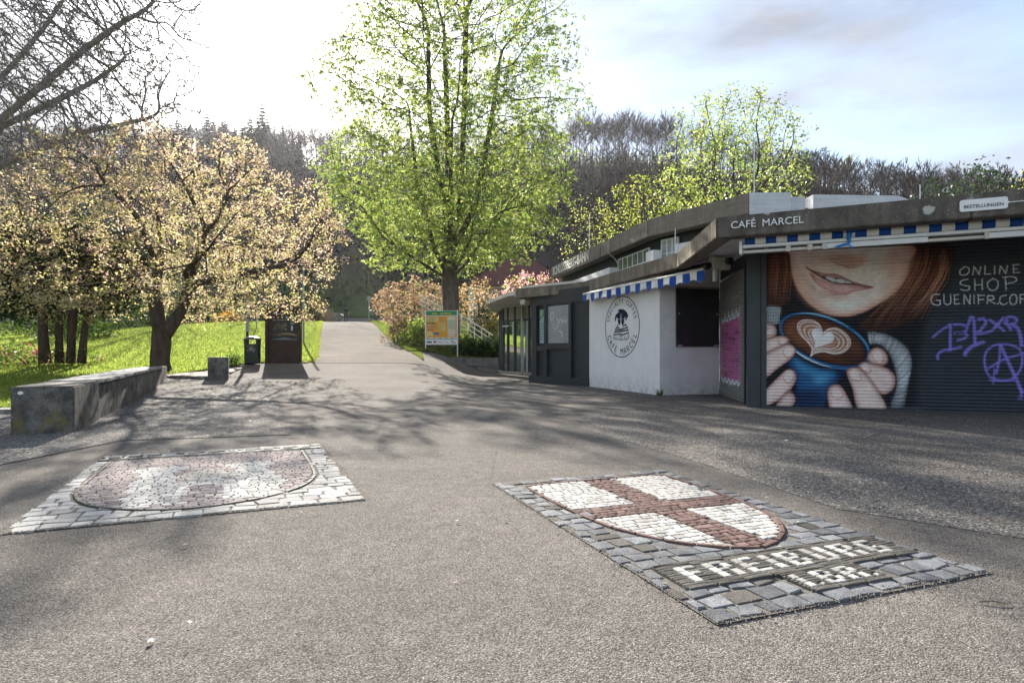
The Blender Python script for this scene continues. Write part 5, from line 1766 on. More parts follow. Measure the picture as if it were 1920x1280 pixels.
# worn letter strip: white blocks and slate pieces, no longer readable
m = MB(); m.box(GU[0], GU[1], GU[2], GU[3], -.02, .006); m.build("slate_bed", M_slate, mosL, local=True)
x = GU[0] + .05
while x < GU[1] - .10:
    w = rg.uniform(.028, .036); k = rg.uniform()
    stone([(x, GU[2] + .03), (x + w, GU[2] + .03), (x + w, GU[3] - .03), (x, GU[3] - .03)], .006, .007, M_granite, mosL, "letter_stone", rg, .003, .01)
    for y0, y1 in ((GU[2] + .03, GU[2] + .058), (GU[2] + .076, GU[2] + .104), (GU[3] - .058, GU[3] - .03)):
        if rg.uniform() < .7: stone([(x + w + .004, y0), (x + w + .085, y0), (x + w + .085, y1), (x + w + .004, y1)], .006, .007, M_granite if rg.uniform() < .6 else M_slate, mosL, "letter_stone", rg, .003, .01)
    x += w + rg.uniform(.12, .16)
for y0 in (GU[2] + .003, GU[3] - .023):
    x = GU[0] + .01
    while x < GU[1] - .05:
        w = min(rg.uniform(.1, .18), GU[1] - .01 - x); stone([(x, y0), (x + w, y0), (x + w, y0 + .02), (x, y0 + .02)], .006, .006, M_slate, mosL, "slate_tile", rg, .002, .02); x += w + .003


def grit(root, w, h, n, rng):
    """loose grit swept against the rim of a mosaic and into its joints"""
    t = rng.uniform(0, 2 * (w + h), n); d = rng.normal(.0, .022, n)
    x = np.where(t < w, t, np.where(t < w + h, w + d, np.where(t < 2 * w + h, t - w - h, d)))
    y = np.where(t < w, d, np.where(t < w + h, t - w, np.where(t < 2 * w + h, h + d, t - 2 * w - h)))
    k = n // 3; x[:k] = rng.uniform(0, w, k); y[:k] = rng.uniform(0, h, k)
    s = rng.uniform(.002, .0055, n); z = np.full(n, .004) + rng.uniform(0, .004, n)
    V = np.stack([np.column_stack([x - s, y, z]), np.column_stack([x + s * .3, y - s, z]), np.column_stack([x + s, y + s * .5, z]), np.column_stack([x, y, z + s * 1.2])], 1).reshape(-1, 3)
    i = np.arange(n)[:, None, None] * 4
    F = (i + np.array([[0, 1, 3], [1, 2, 3], [2, 0, 3]])[None]).reshape(-1, 3)
    np_mesh("joint_grit", V, F, M_grit, parent=root, local=True)["kind"] = "stuff"


M_grit = pm("loose_grit", (0.36, 0.325, 0.28), (0.20, 0.18, 0.155), 60, 1.0, spec=.05)
grit(mosR, WR, HR, 2600, rg); grit(mosL, WL, HL, 2600, rg)
# ------------------------------------------------------------------ benches, bin, signs, wall, railings, person, house
def bench_conc():
    t = NT("bench_concrete"); v = t.world()
    a = t.noise(v, 5, 6, .65); b = t.noise(v, 45, 4)
    c = t.mix(t.ramp(a, [(0.38, 0.0), (0.62, 1.0)]), (0.21, 0.195, 0.175), (0.07, 0.066, 0.061))
    c = t.mix(t.ramp(b, [(0.3, 0.5), (0.6, 0.0)]), c, (0.035, 0.033, 0.03))
    lv = t.noise(t.world((1.0, 1.0, .55)), 6.5, 3)
    z = t.n("SeparateXYZ"); t.set(z.inputs[0], v)
    low = t.ramp(z.outputs[2], [(0.15, 1.0), (0.5, 0.0)])
    c = t.mix(t.math('MULTIPLY', t.ramp(lv, [(0.56, 0.0), (0.66, 0.75)]), low), c, (0.17, 0.14, 0.035))
    sp = t.voro(v, 24); c = t.mix(t.ramp(sp.outputs["Distance"], [(0.05, 0.5), (0.12, 0.0)]), c, (0.34, 0.34, 0.32))
    return t.done(c, .92, t.bump(t.math('ADD', a, b), .8, .012), spec=.2)


M_bench = bench_conc()
M_benchtop = pm("weathered_stone_slab", (0.30, 0.29, 0.275), (0.18, 0.172, 0.165), 9, .85, .5, 60)
bA, bB = np.array((-5.46, 7.65)), np.array((-10.62, 18.97))
Fbn = Frame(bB, bA)
if Fbn.n[0] < 0: Fbn.n = -Fbn.n
WB = .64
bench = thing("concrete_bench", "long low weathered concrete bench wall topped with stone slabs beside the lawn", "bench", (-8.0, 13.0, 0))
LBN = Fbn.L


def bz(s): q = Fbn(s, 0, 0); return float(zterr(q[0], q[1]))


bs_ = [LBN, LBN - 1.55] + [LBN - 1.55 - (LBN - 1.55) * k / 6 for k in range(1, 7)]
for i, (b_, a_) in enumerate(zip(bs_[:-1], bs_[1:])):
    m = MB(); top = .58 if i == 0 else .515
    fbox(m, Fbn, a_ + .006, b_ - .006, -WB + (.0 if i == 0 else .05), -(.0 if i == 0 else .04), min(bz(a_), bz(b_)) - .15, top if i < 6 else .57)
    o = m.build("end_block" if i == 0 else "bench_block", M_bench, bench); bevel(o, .018, 2)
    if 0 < i < 6:
        n = 3; e = (b_ - a_) / n
        for k in range(n):
            m = MB(); z = random.uniform(-.004, .004)
            fbox(m, Fbn, a_ + k * e + .008, a_ + (k + 1) * e - .006, -WB + random.uniform(-.0, .03), -random.uniform(-.012, .02), .53 + z, .588 + z)
            bevel(m.build("stone_slab", M_benchtop, bench), .012, 2)
m = MB(); q = Fbn(LBN + .003, -.54, .505)
mm = smooth_line([(-.03, 0), (-.015, .02), (.015, .02), (.03, 0), (.012, -.018), (-.018, -.016)], 3, True)
m.poly([Fbn(LBN + .003, -.54 + p[0], .505 + p[1]) for p in mm]); m.build("lichen_spot", M_patch, bench)
blk = thing("concrete_block", "short stand-alone concrete block seat between the magnolia and the litter bin", "bench", (-8.9, 18.7, .2))
Fk = Frame((-9.18, 18.5), (-8.55, 18.5))
for t0, t1, zz in ((0, .78, .845), (.795, 1.5, .825)):
    d0, d1 = np.array((-.41, .91)) * t0, np.array((-.41, .91)) * t1
    m = MB(); m.prism([(-9.18 + d0[0], 18.5 + d0[1]), (-8.55 + d0[0], 18.5 + d0[1]), (-8.55 + d1[0], 18.5 + d1[1]), (-9.18 + d1[0], 18.5 + d1[1])], .05, zz); bevel(m.build("block", M_bench, blk), .02, 2)

# ---- information stele of rusty steel
M_corten = pm("dark_rusted_steel", (0.062, 0.034, 0.026), (0.036, 0.022, 0.02), 4, .65, .25, 50)
M_panel = pm("black_print_panel", (0.012, 0.013, 0.017), (0.018, 0.02, 0.024), 3, .3)
KX0, KX1, KY = -9.86, -8.47, 24.5
kz = .68
ks = thing("information_stele", "tall dark rust-brown steel information stele with a black printed map panel", "information board", (-9.2, 24.6, kz))
m = MB(); m.box(KX0, KX0 + .13, KY - .03, KY + .30, kz - .2, kz + 2.10); bevel(m.build("side_plate", M_corten, ks), .006, 1)
m = MB(); m.box(KX0 + .132, KX1, KY, KY + .24, kz - .2, kz + 2.09); bevel(m.build("body", M_corten, ks), .006, 1)
Fks = Frame((KX0 + .132, KY), (KX1, KY))
kw = Fks.L
m = MB(); fbox(m, Fks, .10, kw - .08, .001, .012, kz + .80, kz + 1.97); pnl = m.build("panel", M_panel, ks)
fl = {k: pm("print_" + k, c, None, 5, .5) for k, c in dict(red=(.40, .05, .06), orange=(.55, .22, .03), yellowgreen=(.24, .38, .06), skyblue=(.10, .25, .45), pale=(.52, .52, .52), tan=(.30, .22, .13), stoneblue=(.16, .19, .25), white=(.74, .74, .74)).items()}
pz = lambda u, v: (.10 + u * (kw - .18), kz + .80 + v * 1.17)


def prect(u0, u1, v0, v1, key, nm="print_mark", d=.0125):
    a, b = pz(u0, v0); c, d_ = pz(u1, v1)
    m = MB(); m.poly([Fks(a, d, b), Fks(c, d, b), Fks(c, d, d_), Fks(a, d, d_)]); return m.build(nm, fl[key], pnl)


for i, k in enumerate(("red", "orange", "yellowgreen", "skyblue")):
    prect(.07 + i * .155, .15 + i * .155, .735, .81, k)
    prect(.095 + i * .155, .125 + i * .155, .75, .79, "white", d=.0135)
m = MB(); rk = random.Random(4)
fk = lambda a, b, d: Fks(*((pz(a, b)[0],) + (.0127 + d,) + (pz(a, b)[1],)))
for _ in range(26):
    x, y = rk.uniform(.08, .5), rk.uniform(.36, .58)
    ribbon(m, smooth_line([(x, y), (x + rk.uniform(.02, .09), y + rk.uniform(-.04, .05)), (x + rk.uniform(.08, .16), y + rk.uniform(-.07, .06))], 3), .006, fk)
m.build("map_lines", fl["tan"], pnl)
m = MB()
for _ in range(24):
    x, y = rk.uniform(.08, .58), rk.uniform(.33, .60); m.poly([fk(x, y, .001), fk(x + .02, y, .001), fk(x + .02, y + .014, .001), fk(x, y + .014, .001)])
for v, n in ((.86, 1), (.80, 1), (.74, 4), (.60, 3)):
    for k in range(n): ribbon(m, [(.72, v - k * .03), (.72 + rk.uniform(.12, .22), v - k * .03)], .016 if n == 1 else .008, fk)
ribbon(m, [(.06, .90), (.46, .90)], .012, fk); ribbon(m, [(.06, .68), (.58, .68)], .010, fk)
for c, r in (((.78, .44), .045), ((.78, .36), .035), ((.90, .70), .03)):
    m.poly([fk(c[0] + r * math.cos(t) * .9, c[1] + r * math.sin(t), .001) for t in np.linspace(0, 6.28, 13)[:-1]])
m.build("print_text", fl["white"], pnl)["kind"] = "stuff"
m = MB(); m.poly([fk(*p, 0) for p in [(.02, .20), (.10, .16), (.30, .22), (.55, .26), (.80, .23), (.97, .17), (.97, .14), (.60, .17), (.3, .14)]]); m.build("print_landscape", fl["tan"], pnl)
m = MB(); m.poly([fk(*p, 0) for p in [(.02, .01), (.97, .01), (.97, .03), (.75, .05), (.5, .10), (.3, .06), (.1, .04)]]); m.build("print_landscape", fl["stoneblue"], pnl)

# ---- litter bin
M_bin = pm("dark_green_bin", (0.03, 0.038, 0.036), (0.022, 0.028, 0.027), 6, .45, .05, 90)
bx, by = -10.05, 23.75; bzz = .56
bn = thing("litter_bin", "dark green litter bin with domed lid and open slot, scribbled sticker on its front", "litter bin", (bx, by, bzz))
hw = .265
def octo(h, r=.06): return [(-h + r, -h), (h - r, -h), (h, -h + r), (h, h - r), (h - r, h), (-h + r, h), (-h, h - r), (-h, -h + r)]
m = MB(); m.prism([(bx + p[0], by + p[1] * .7) for p in octo(hw)], bzz, bzz + .76); bevel(m.build("body", M_bin, bn), .01, 1)
for sx in (-1, 1):
    m = MB(); m.box(bx + sx * (hw - .035) - .035, bx + sx * (hw - .035) + .035, by - .16, by + .16, bzz + .761, bzz + .92); m.build("post", M_bin, bn)
m = MB(); prof = [(hw + .015, .921), (hw + .02, .955), (hw - .03, 1.0), (hw - .12, 1.04), (hw - .22, 1.06)]
for (a, za), (b, zb) in zip(prof[:-1], prof[1:]):
    A1, B1 = octo(a), octo(b) if b > .1 else [(p[0] * .2, p[1] * .2) for p in octo(hw)]
    for i in range(8):
        j = (i + 1) % 8; m.poly([(bx + A1[i][0], by + A1[i][1] * .75, bzz + za), (bx + A1[j][0], by + A1[j][1] * .75, bzz + za), (bx + B1[j][0], by + B1[j][1] * .75, bzz + zb), (bx + B1[i][0], by + B1[i][1] * .75, bzz + zb)])
m.poly([(bx + p[0] * .2, by + p[1] * .15, bzz + 1.06) for p in octo(hw)]); m.poly([(bx + p[0], by + p[1] * .75, bzz + .921) for p in octo(hw + .015)][::-1])
m.build("lid", pm("bin_lid_grey", (.16, .17, .18), (.10, .11, .115), 6, .35, metallic=.4), bn)
m = MB(); fbn = lambda a, b, d: (bx + a, by - hw * .7 - .003 - d, bzz + b)
for _ in range(13):
    x, y = rk.uniform(-.13, .12), rk.uniform(.46, .66)
    ribbon(m, smooth_line([(x, y), (x + rk.uniform(-.05, .07), y + rk.uniform(-.08, .08)), (x + rk.uniform(-.05, .1), y + rk.uniform(-.06, .06))], 3), .012, fbn)
m.build("scribble", fl["pale"], bn)["kind"] = "stuff"
# ---- lamp posts and poles
M_pole = pm("grey_pole", (.30, .32, .35), (.24, .26, .28), 5, .5)
M_stick = pm("sticker_paper", (.55, .57, .62), (.2, .22, .3), 22, .6)


def pole(x, y, h, r, label, stick=False, globe=False):
    z = float(zterr(x, y))
    t = thing("lamp_post" if not stick else "sign_pole", label, "lamp post" if not stick else "pole", (x, y, z))
    m = MB(); m.tube([(x, y, z - .1), (x, y, z + h)], [r, r * .85], 10); m.build("pole", M_pole if not stick else M_black, t)
    if stick:
        for a, b in ((1.25, 1.75), (1.80, 2.0), (2.05, 2.5)):
            m = MB(); m.tube([(x, y, z + a), (x, y, z + b)], r * 1.06, 10, cap=False); m.build("sticker", M_stick, t)
    if globe:
        m = MB(); m.tube([(x, y, z + h), (x, y, z + h + .1), (x, y, z + h + .35), (x, y, z + h + .5)], [.1, .2, .2, .08], 12); m.build("lamp_shade", M_pole, t)
    else:
        m = MB(); m.tube([(x, y, z + h), (x, y, z + h + .12)], [r * 1.1, r * .8], 10); m.build("cap", M_pole, t)
    return t


pole(-10.40, 24.1, 2.75, .055, "thin dark pole covered in pale stickers behind the litter bin", True)
pole((569 - 960) / 1150 * 34, 34.0, 4.2, .055, "slim grey lamp post on the lawn left of the path")
pole((692 - 960) / 1150 * 62, 62.0, 2.1, .06, "small globe lamp at the far right edge of the path", False, True)
pole((481 - 960) / 1150 * 42, 42.0, 3.2, .04, "thin grey pole on the far edge of the lawn behind the bin")

# ---- orange route map board
SX, SY = -4.47, 31.5
Fsg = Frame((SX, 31.62), (SX + 1.70, 31.38))
sg = thing("route_board", "upright orange and green route information board on two white posts above the stone wall", "information board", (SX + .85, 31.5, .74))
zt, zb_ = 3.13, 1.38
for s in (.02, Fsg.L - .02):
    m = MB(); m.tube([Fsg(s, 0, .5), Fsg(s, 0, zt + .02)], .032, 8); m.build("post", M_whitepaint, sg)
m = MB(); fbox(m, Fsg, .03, Fsg.L - .03, -.02, .02, zb_, zt); pb = m.build("board", M_whitepaint, sg)
M_o = pm("print_amber", (.80, .38, .05), (.74, .32, .04), 3, .5); M_g2 = pm("print_green", (.035, .26, .10), None, 5, .5); M_y = pm("print_yellow", (.72, .50, .05), None, 5, .5); M_map = pm("print_map", (.42, .48, .36), (.52, .55, .46), 14, .5); M_ol = pm("print_light_amber", (.80, .60, .22), None, 5, .5)
HB = zt - zb_; LB = Fsg.L - .06


def srect(u0, u1, v0, v1, mat_, d=.0215, nm="print_field"):
    m = MB(); q = lambda u, v: Fsg(.03 + u * LB, d, zb_ + v * HB)
    m.poly([q(u0, v0), q(u1, v0), q(u1, v1), q(u0, v1)]); return m.build(nm, mat_, pb)


srect(.01, .99, .86, .99, M_g2); srect(.01, .99, .21, .845, M_o); srect(.01, .99, .155, .172, M_g2)
srect(.69, .95, .30, .84, M_ol, .022); srect(.03, .40, .67, .83, M_ol, .022); srect(.03, .23, .24, .38, M_ol, .022)
srect(.69, .95, .735, .795, fl["white"], .023); srect(.69, .94, .46, .715, M_map, .023)
for k in range(4): srect(.70, .94, .405 - k * .055, .44 - k * .055, fl["white"], .023)
srect(.42, .62, .40, .66, M_ol, .022); srect(.24, .42, .29, .36, fl["skyblue"], .023)
for k in range(6): srect(.04 + k * .05, .075 + k * .05, .60, .66, M_g2 if k % 3 else M_black, .023)
for k in range(6): srect(.04 + k * .05, .07 + k * .05, .51, .55, fl["skyblue"], .023)
for k in range(4): srect(.04 + k * .05, .075 + k * .05, .42, .46, fl["stoneblue"], .023)
m = MB()
for i in range(14):
    a = .20 + i * .045
    if i not in (4, 5): ribbon(m, [(a, .915), (a + .034, .918)], .035, lambda u, v, d: Fsg(.03 + u * LB, .0225 + d, zb_ + v * HB))
m.build("title_marks", M_y, pb)
m = MB()
for v in np.arange(.69, .83, .026): ribbon(m, [(.04, v), (.04 + rk.uniform(.22, .36), v)], .008, lambda u, v, d: Fsg(.03 + u * LB, .0225 + d, zb_ + v * HB))
for v in np.arange(.41, .82, .03): ribbon(m, [(.43, v), (.43 + rk.uniform(.1, .18), v)], .007, lambda u, v, d: Fsg(.03 + u * LB, .0235 + d, zb_ + v * HB))
m.build("print_lines", fl["tan"], pb)
srect(.04, .19, .055, .10, M_anthr, .022); srect(.25, .33, .06, .115, fl["red"], .022); srect(.39, .54, .07, .09, fl["pale"], .022); srect(.60, .72, .06, .08, fl["pale"], .022); srect(.80, .86, .08, .12, fl["orange"], .022); srect(.83, .95, .05, .075, fl["yellowgreen"], .022)
for k in range(5): srect(.05 + k * .19, .12 + k * .19, .183, .198, fl["stoneblue"], .022)

# ---- low wall of rough stone blocks
M_rock = concrete("rough_grey_stone", (0.30, 0.285, 0.265), (0.17, 0.162, 0.15), .3)
rw = thing("stone_wall", "low retaining wall of large rough grey stone blocks below the route board", "wall", (-2.5, 30.6, 0))
Fw = Frame((-4.75, 30.95), (-.55, 30.2))
rr_ = random.Random(9)
for (a, b, z0, z1) in ((0, .95, .36, .74), (.965, 2.4, .30, .73), (2.415, 4.12, .30, .72), (.9, 1.9, -.25, .29), (1.915, 3.05, -.25, .285), (3.065, 4.27, -.25, .28), (.2, .89, -.1, .35)):
    m = MB(); d = rr_.uniform(-.03, .03); fbox(m, Fw, a + .016, b - .016, -.45, d, z0 + .014, z1 - .004)
    o = m.build("stone_block", M_rock, rw)
    bm = bmesh.new(); bm.from_mesh(o.data)
    bmesh.ops.remove_doubles(bm, verts=bm.verts[:], dist=1e-5); bmesh.ops.recalc_face_normals(bm, faces=bm.faces[:])
    bmesh.ops.subdivide_edges(bm, edges=bm.edges[:], cuts=2, use_grid_fill=True)
    for v in bm.verts: v.co += Vector((rr_.uniform(-.02, .02), rr_.uniform(-.025, .025), rr_.uniform(-.015, .015)))
    bm.to_mesh(o.data); bm.free()

# ---- white stair railings climbing to the left, second rail behind
def railing(p0, p1, label, n, rails=3, gap=.28):
    t = thing("stair_railing", label, "railing", p0, 0, "white stair railings on the planted bank")
    a, b = np.array(p0, float), np.array(p1, float)
    for k in range(rails):
        m = MB(); q = np.array((0, 0, -gap * k)); m.tube([tuple(a + q), tuple(b + q)], .032 if k == 0 else .024, 8); m.build("rail", M_whitepaint, t)
    for k in range(n):
        p = a + (b - a) * (k + .5) / n; zg = p[2] - gap * (rails - 1) - .55
        m = MB(); m.tube([(p[0], p[1], zg), (p[0], p[1], p[2])], .022, 6); m.build("baluster", M_whitepaint, t)
    return t


def P3(px, py, Yd): return ((px - 960) / 1150 * Yd, Yd, EYE + (660 - py) / 1150 * Yd)


railing(P3(924, 628, 33.2), P3(858, 586, 35.4), "white three-bar stair railing running down behind the laurel", 5)
railing(P3(832, 578, 36.4), P3(786, 552, 38.4), "white stair railing partly covered by the copper-coloured bush", 4)
railing(P3(843, 570, 43.0), P3(800, 548, 47.0), "upper white stair railing beside the big tree trunk", 4, 2)
fr_ = thing("slat_fence", "small grey slatted fence panel between the pink house and the pavilion", "fence", P3(925, 615, 44))
for k in range(6):
    a, b = P3(905, 598 + k * 5, 44), P3(945, 596 + k * 5, 44)
    m = MB(); m.box(a[0], b[0], 43.98, 44.02, a[2] - .06, a[2] + .04); m.build("slat", M_steel, fr_)
for px in (907, 940):
    a = P3(px, 640, 44); m = MB(); m.box(a[0] - .06, a[0] + .06, 44.03, 44.12, a[2] - .6, a[2] + 1.9); m.build("post", M_steel, fr_)

# ---- pale concrete planter and fence rail at the crest
plt_ = thing("concrete_planter", "low pale grey concrete planter at the crest left of the walking person", "planter", P3(624, 598, 67))
a, b = P3(612.5, 599, 67), P3(635.5, 586.5, 67)
m = MB(); m.box(a[0], b[0], 67, 67.7, a[2] - .3, b[2]); bevel(m.build("tub", M_kerb, plt_), .03, 1)
m = MB(); m.box(a[0] + .08, b[0] - .08, 67.06, 67.64, b[2] - .05, b[2] + .01); m.build("soil", M_soil, plt_)
hr = thing("handrail", "short pale metal handrail beside the walking person", "handrail", P3(640, 598, 68))
m = MB(); m.tube([P3(638, 597, 68), P3(638, 588, 68), P3(645, 591.5, 66.5), P3(645, 598, 66.5)], .03, 6); m.build("tube", M_steel, hr)

# ---- person walking away on the crest
M_coat = pm("dark_navy_clothing", (0.014, 0.015, 0.022), (0.02, 0.021, 0.03), 6, .85, .2, 40)
M_skin = pm("skin", (0.45, 0.27, 0.20), None, 8, .6)
M_hair = pm("dark_hair", (0.02, 0.016, 0.013), None, 8, .7)
pX, pY = (648 - 960) / 1150 * 66.5, 66.5
pZ = float(zterr(pX, pY)) + .012
per = thing("person", "person in dark clothes standing on the crest of the path with arms bent in front", "person", (pX, pY, pZ), math.radians(8))
verts = [((0, 0, .95), .135), ((0, .0, 1.15), .13), ((0, -.01, 1.36), .15), ((0, .0, 1.47), .07), ((0, .02, 1.53), .052), ((0, .03, 1.62), .085), ((0, .03, 1.72), .075),
         ((-.10, 0, .88), .10), ((-.12, -.03, .50), .062), ((-.13, .04, .09), .045), ((-.14, -.10, .03), .035),
         ((.10, 0, .88), .10), ((.13, .05, .50), .062), ((.14, .10, .09), .045), ((.15, -.04, .03), .035),
         ((-.20, 0, 1.40), .065), ((-.25, .02, 1.13), .048), ((-.10, .26, 1.18), .036), ((-.06, .31, 1.2), .03),
         ((.20, 0, 1.40), .065), ((.25, .02, 1.13), .048), ((.10, .26, 1.20), .036), ((.06, .31, 1.22), .03)]
edges = [(0, 1), (1, 2), (2, 3), (3, 4), (4, 5), (5, 6), (0, 7), (7, 8), (8, 9), (9, 10), (0, 11), (11, 12), (12, 13), (13, 14), (2, 15), (15, 16), (16, 17), (17, 18), (2, 19), (19, 20), (20, 21), (21, 22)]
for base, sx in ((18, 1), (22, -1)):
    for k in range(5):
        n = len(verts); b0 = verts[base][0]
        f = (k - 2) * .016
        if k == 0: v1, v2 = (b0[0] - sx * .0, b0[1] + .02, b0[2] + .035), (b0[0] + sx * .015, b0[1] + .045, b0[2] + .05)
        else: v1, v2 = (b0[0] + sx * .03, b0[1] + .05, b0[2] + f), (b0[0] + sx * .055, b0[1] + .035, b0[2] + f)
        verts += [(v1, .009), (v2, .008)]; edges += [(base, n), (n, n + 1)]
me = bpy.data.meshes.new("body"); me.from_pydata([v[0] for v in verts], edges, [])
ob = bpy.data.objects.new("body", me); COL.objects.link(ob)
sk = ob.modifiers.new("skin", 'SKIN'); sk.use_smooth_shade = True
for i, v in enumerate(verts): me.skin_vertices[0].data[i].radius = (v[1], v[1] * (.72 if i in (1, 2) else .95))
me.skin_vertices[0].data[0].use_root = True
ob.modifiers.new("sub", 'SUBSURF').levels = 1
dgp = bpy.context.evaluated_depsgraph_get()
me2 = bpy.data.meshes.new_from_object(ob.evaluated_get(dgp)); bpy.data.objects.remove(ob); bpy.data.meshes.remove(me)
me2.materials.clear(); me2.materials.append(M_coat); me2.materials.append(M_skin)
for p in me2.polygons:
    c = p.center
    p.material_index = 1 if (c.z > 1.49 or (c.y > .285 and 1.1 < c.z < 1.4)) else 0
    p.use_smooth = True
me2.name = "body"; body = link_mesh("body", me2, per)
m = MB(); prof = [(.0, 1.815), (.06, 1.80), (.092, 1.75), (.098, 1.68), (.085, 1.60)]
V_, F_ = tube_path(np.array([(0, .015, z) for r, z in prof]), np.array([max(r, .01) for r, z in prof]), 12)
m.v = [tuple(p) for p in V_]; m.f = [tuple(f) for f in F_]; m.m = [0] * len(F_)
m.build("hair", M_hair, per, True, local=True)
for sx in (-1, 1):
    m = MB(); m.tube([(sx * .093, .03, 1.63), (sx * .105, .028, 1.66)], [.02, .022], 8); m.build("ear", M_skin, per, local=True)
    m = MB(); m.tube([(sx * .035, .115, 1.66), (sx * .035, .125, 1.66)], [.012, .008], 6); m.build("eye", M_hair, per, local=True)
m = MB(); m.tube([(0, .115, 1.66), (0, .135, 1.615)], [.012, .018], 6); m.build("nose", M_skin, per, local=True)
m = MB(); m.box(-.03, .03, .112, .120, 1.575, 1.588); m.build("mouth", M_hair, per, local=True)

# ---- house with red roof behind the bushes
def tiles():
    t = NT("red_roof_tiles"); v = t.coord()
    w = t.n("TexWave"); w.wave_type = 'BANDS'; w.bands_direction = 'Z'; w.inputs["Scale"].default_value = 2.2; w.inputs["Distortion"].default_value = .6
    t.set(w.inputs["Vector"], v)
    c = t.mix(t.ramp(t.noise(v, 3, 5), [(.3, 0.), (.7, 1.)]), (.16, .055, .04), (.10, .04, .032))
    c = t.mix(t.math('MULTIPLY', w.outputs["Fac"], .35), c, (.05, .022, .018))
    return t.done(c, .85, t.bump(w.outputs["Fac"], .6, .04))


M_tile = tiles(); M_pink = pm("pink_render", (.46, .35, .32), (.40, .30, .28), 2, .9); M_quoin = pm("pale_quoin", (.62, .62, .60), None, 3, .9)
hs = thing("pink_house", "pale pink house with a hipped red tile roof and skylight behind the pavilion", "house", (-1.0, 62, 4))
hx0, hx1, hy0, hy1 = -4.1, 5.5, 58.0, 68.0
m = MB(); m.box(hx0, hx1, hy0, hy1, 1.0, 7.0); m.build("wall", M_pink, hs)
for (x0, x1, y0, y1) in ((hx0 - .05, hx0 + .7, hy0 - .05, hy0 + .3), (hx1 - .7, hx1 + .05, hy0 - .05, hy0 + .3), (hx0 - .05, hx0 + .05, hy0 + .31, hy0 + 1.0)):
    m = MB(); m.box(x0, x1, y0, y1, 1.0, 7.02); m.build("quoin", M_quoin, hs)
m = MB(); m.box(hx0 - .2, hx1 + .2, hy0 - .2, hy1 + .2, 7.03, 7.18); m.build("cornice", M_quoin, hs)
m = MB(); e = .55; cx0, cx1, cy = hx0 + 3.6, hx1 - 3.6, (hy0 + hy1) / 2
c4 = [(hx0 - e, hy0 - e, 7.19), (hx1 + e, hy0 - e, 7.19), (hx1 + e, hy1 + e, 7.19), (hx0 - e, hy1 + e, 7.19)]; r2_ = [(cx0, cy, 10.6), (cx1, cy, 10.6)]
m.poly([c4[0], c4[1], r2_[1], r2_[0]]); m.poly([c4[1], c4[2], r2_[1]]); m.poly([c4[2], c4[3], r2_[0], r2_[1]]); m.poly([c4[3], c4[0], r2_[0]]); m.poly(c4[::-1]); roof = m.build("roof", M_tile, hs)
def rp(x, t): return (x, hy0 - e + (cy - hy0 + e) * t, 7.19 + 3.41 * t)
m = MB(); m.poly([(p[0], p[1] - .03, p[2] + .06) for p in (rp(.9, .22), rp(1.7, .22), rp(1.7, .38), rp(.9, .38))]); m.build("skylight", pm("skylight_glass", (.5, .55, .6), None, 4, .1), roof)
for wx in (-2.2, .4, 3.0):
    m = MB(); m.box(wx, wx + 1.1, hy0 - .06, hy0 - .001, 3.4, 5.2); w_ = m.build("window", M_quoin, hs)
    m = MB(); m.box(wx + .1, wx + 1.0, hy0 - .075, hy0 - .061, 3.5, 5.1); m.build("pane", M_black, w_)
m = MB(); m.tube([(hx0 + .95, hy0 - .12, 1), (hx0 + .95, hy0 - .12, 7.0)], .06, 6); m.build("downpipe", M_anthr, hs)
# ---- small litter: a white fleck and twigs on the asphalt
for i, (px, py, L_, a_) in enumerate(((281, 1206, .03, .4), (1862, 1133, .09, 2.6), (1474, 827, .05, 1.0), (503, 994, .012, 0))):
    x, y = (px - 960) / (py - 660), 1150 / (py - 660)
    m = MB(); q = [(x + L_ / 2 * math.cos(a_ + t) * (1 if k % 2 == 0 else .45), y + L_ / 2 * math.sin(a_ + t) * (1 if k % 2 == 0 else .45), .012 + .003 * (k % 3)) for k, t in enumerate(np.linspace(0, 6.28, 7)[:-1])]
    m.poly(q); m.poly([(p[0], p[1], p[2] - .006) for p in q][::-1])
    if i in (1,):
        m = MB(); m.tube([(x - .05, y + .01, .008), (x, y, .016), (x + .05, y - .012, .008)], [.003, .004, .002], 5)
    tag(m.build(("fallen_petal", "twig", "scrap_of_paper", "pebble")[i], (M_letter, M_wood, M_letter, M_letter)[i]), ("pale fallen petal lying on the asphalt in the lower left", "small brown twig on the asphalt at the lower right edge", "scrap of white paper on the paving before the shutters", "tiny white pebble on asphalt below the castle mosaic")[i], ("petal", "twig", "paper", "pebble")[i])
# ------------------------------------------------------------------ trees and shrubs
def bark(name, a, b, scale=9):
    t = NT(name); v = t.world((1, 1, .3))
    n = t.noise(v, scale, 6, .65)
    c = t.mix(t.ramp(n, [(.3, 0.), (.7, 1.)]), a, b)
    return t.done(c, .95, t.bump(n, .9, .03), spec=.15)


M_bark = bark("chestnut_bark", (.12, .098, .082), (.055, .045, .039), 8)
M_bark_m = bark("magnolia_bark", (.10, .075, .058), (.045, .034, .027), 8)
M_bark_g = bark("grey_bark", (.27, .25, .24), (.14, .125, .118), 7)
M_bark_y = bark("reddish_yew_bark", (.105, .075, .058), (.04, .028, .022), 10)
M_bark_w = bark("woodland_bark", (.105, .086, .08), (.06, .049, .046), 2)
M_leaf = foliage("spring_leaf", .55, .06)
M_leaf_d = foliage("evergreen_leaf", .25, .025)
M_petal = foliage("blossom", .5, .04)


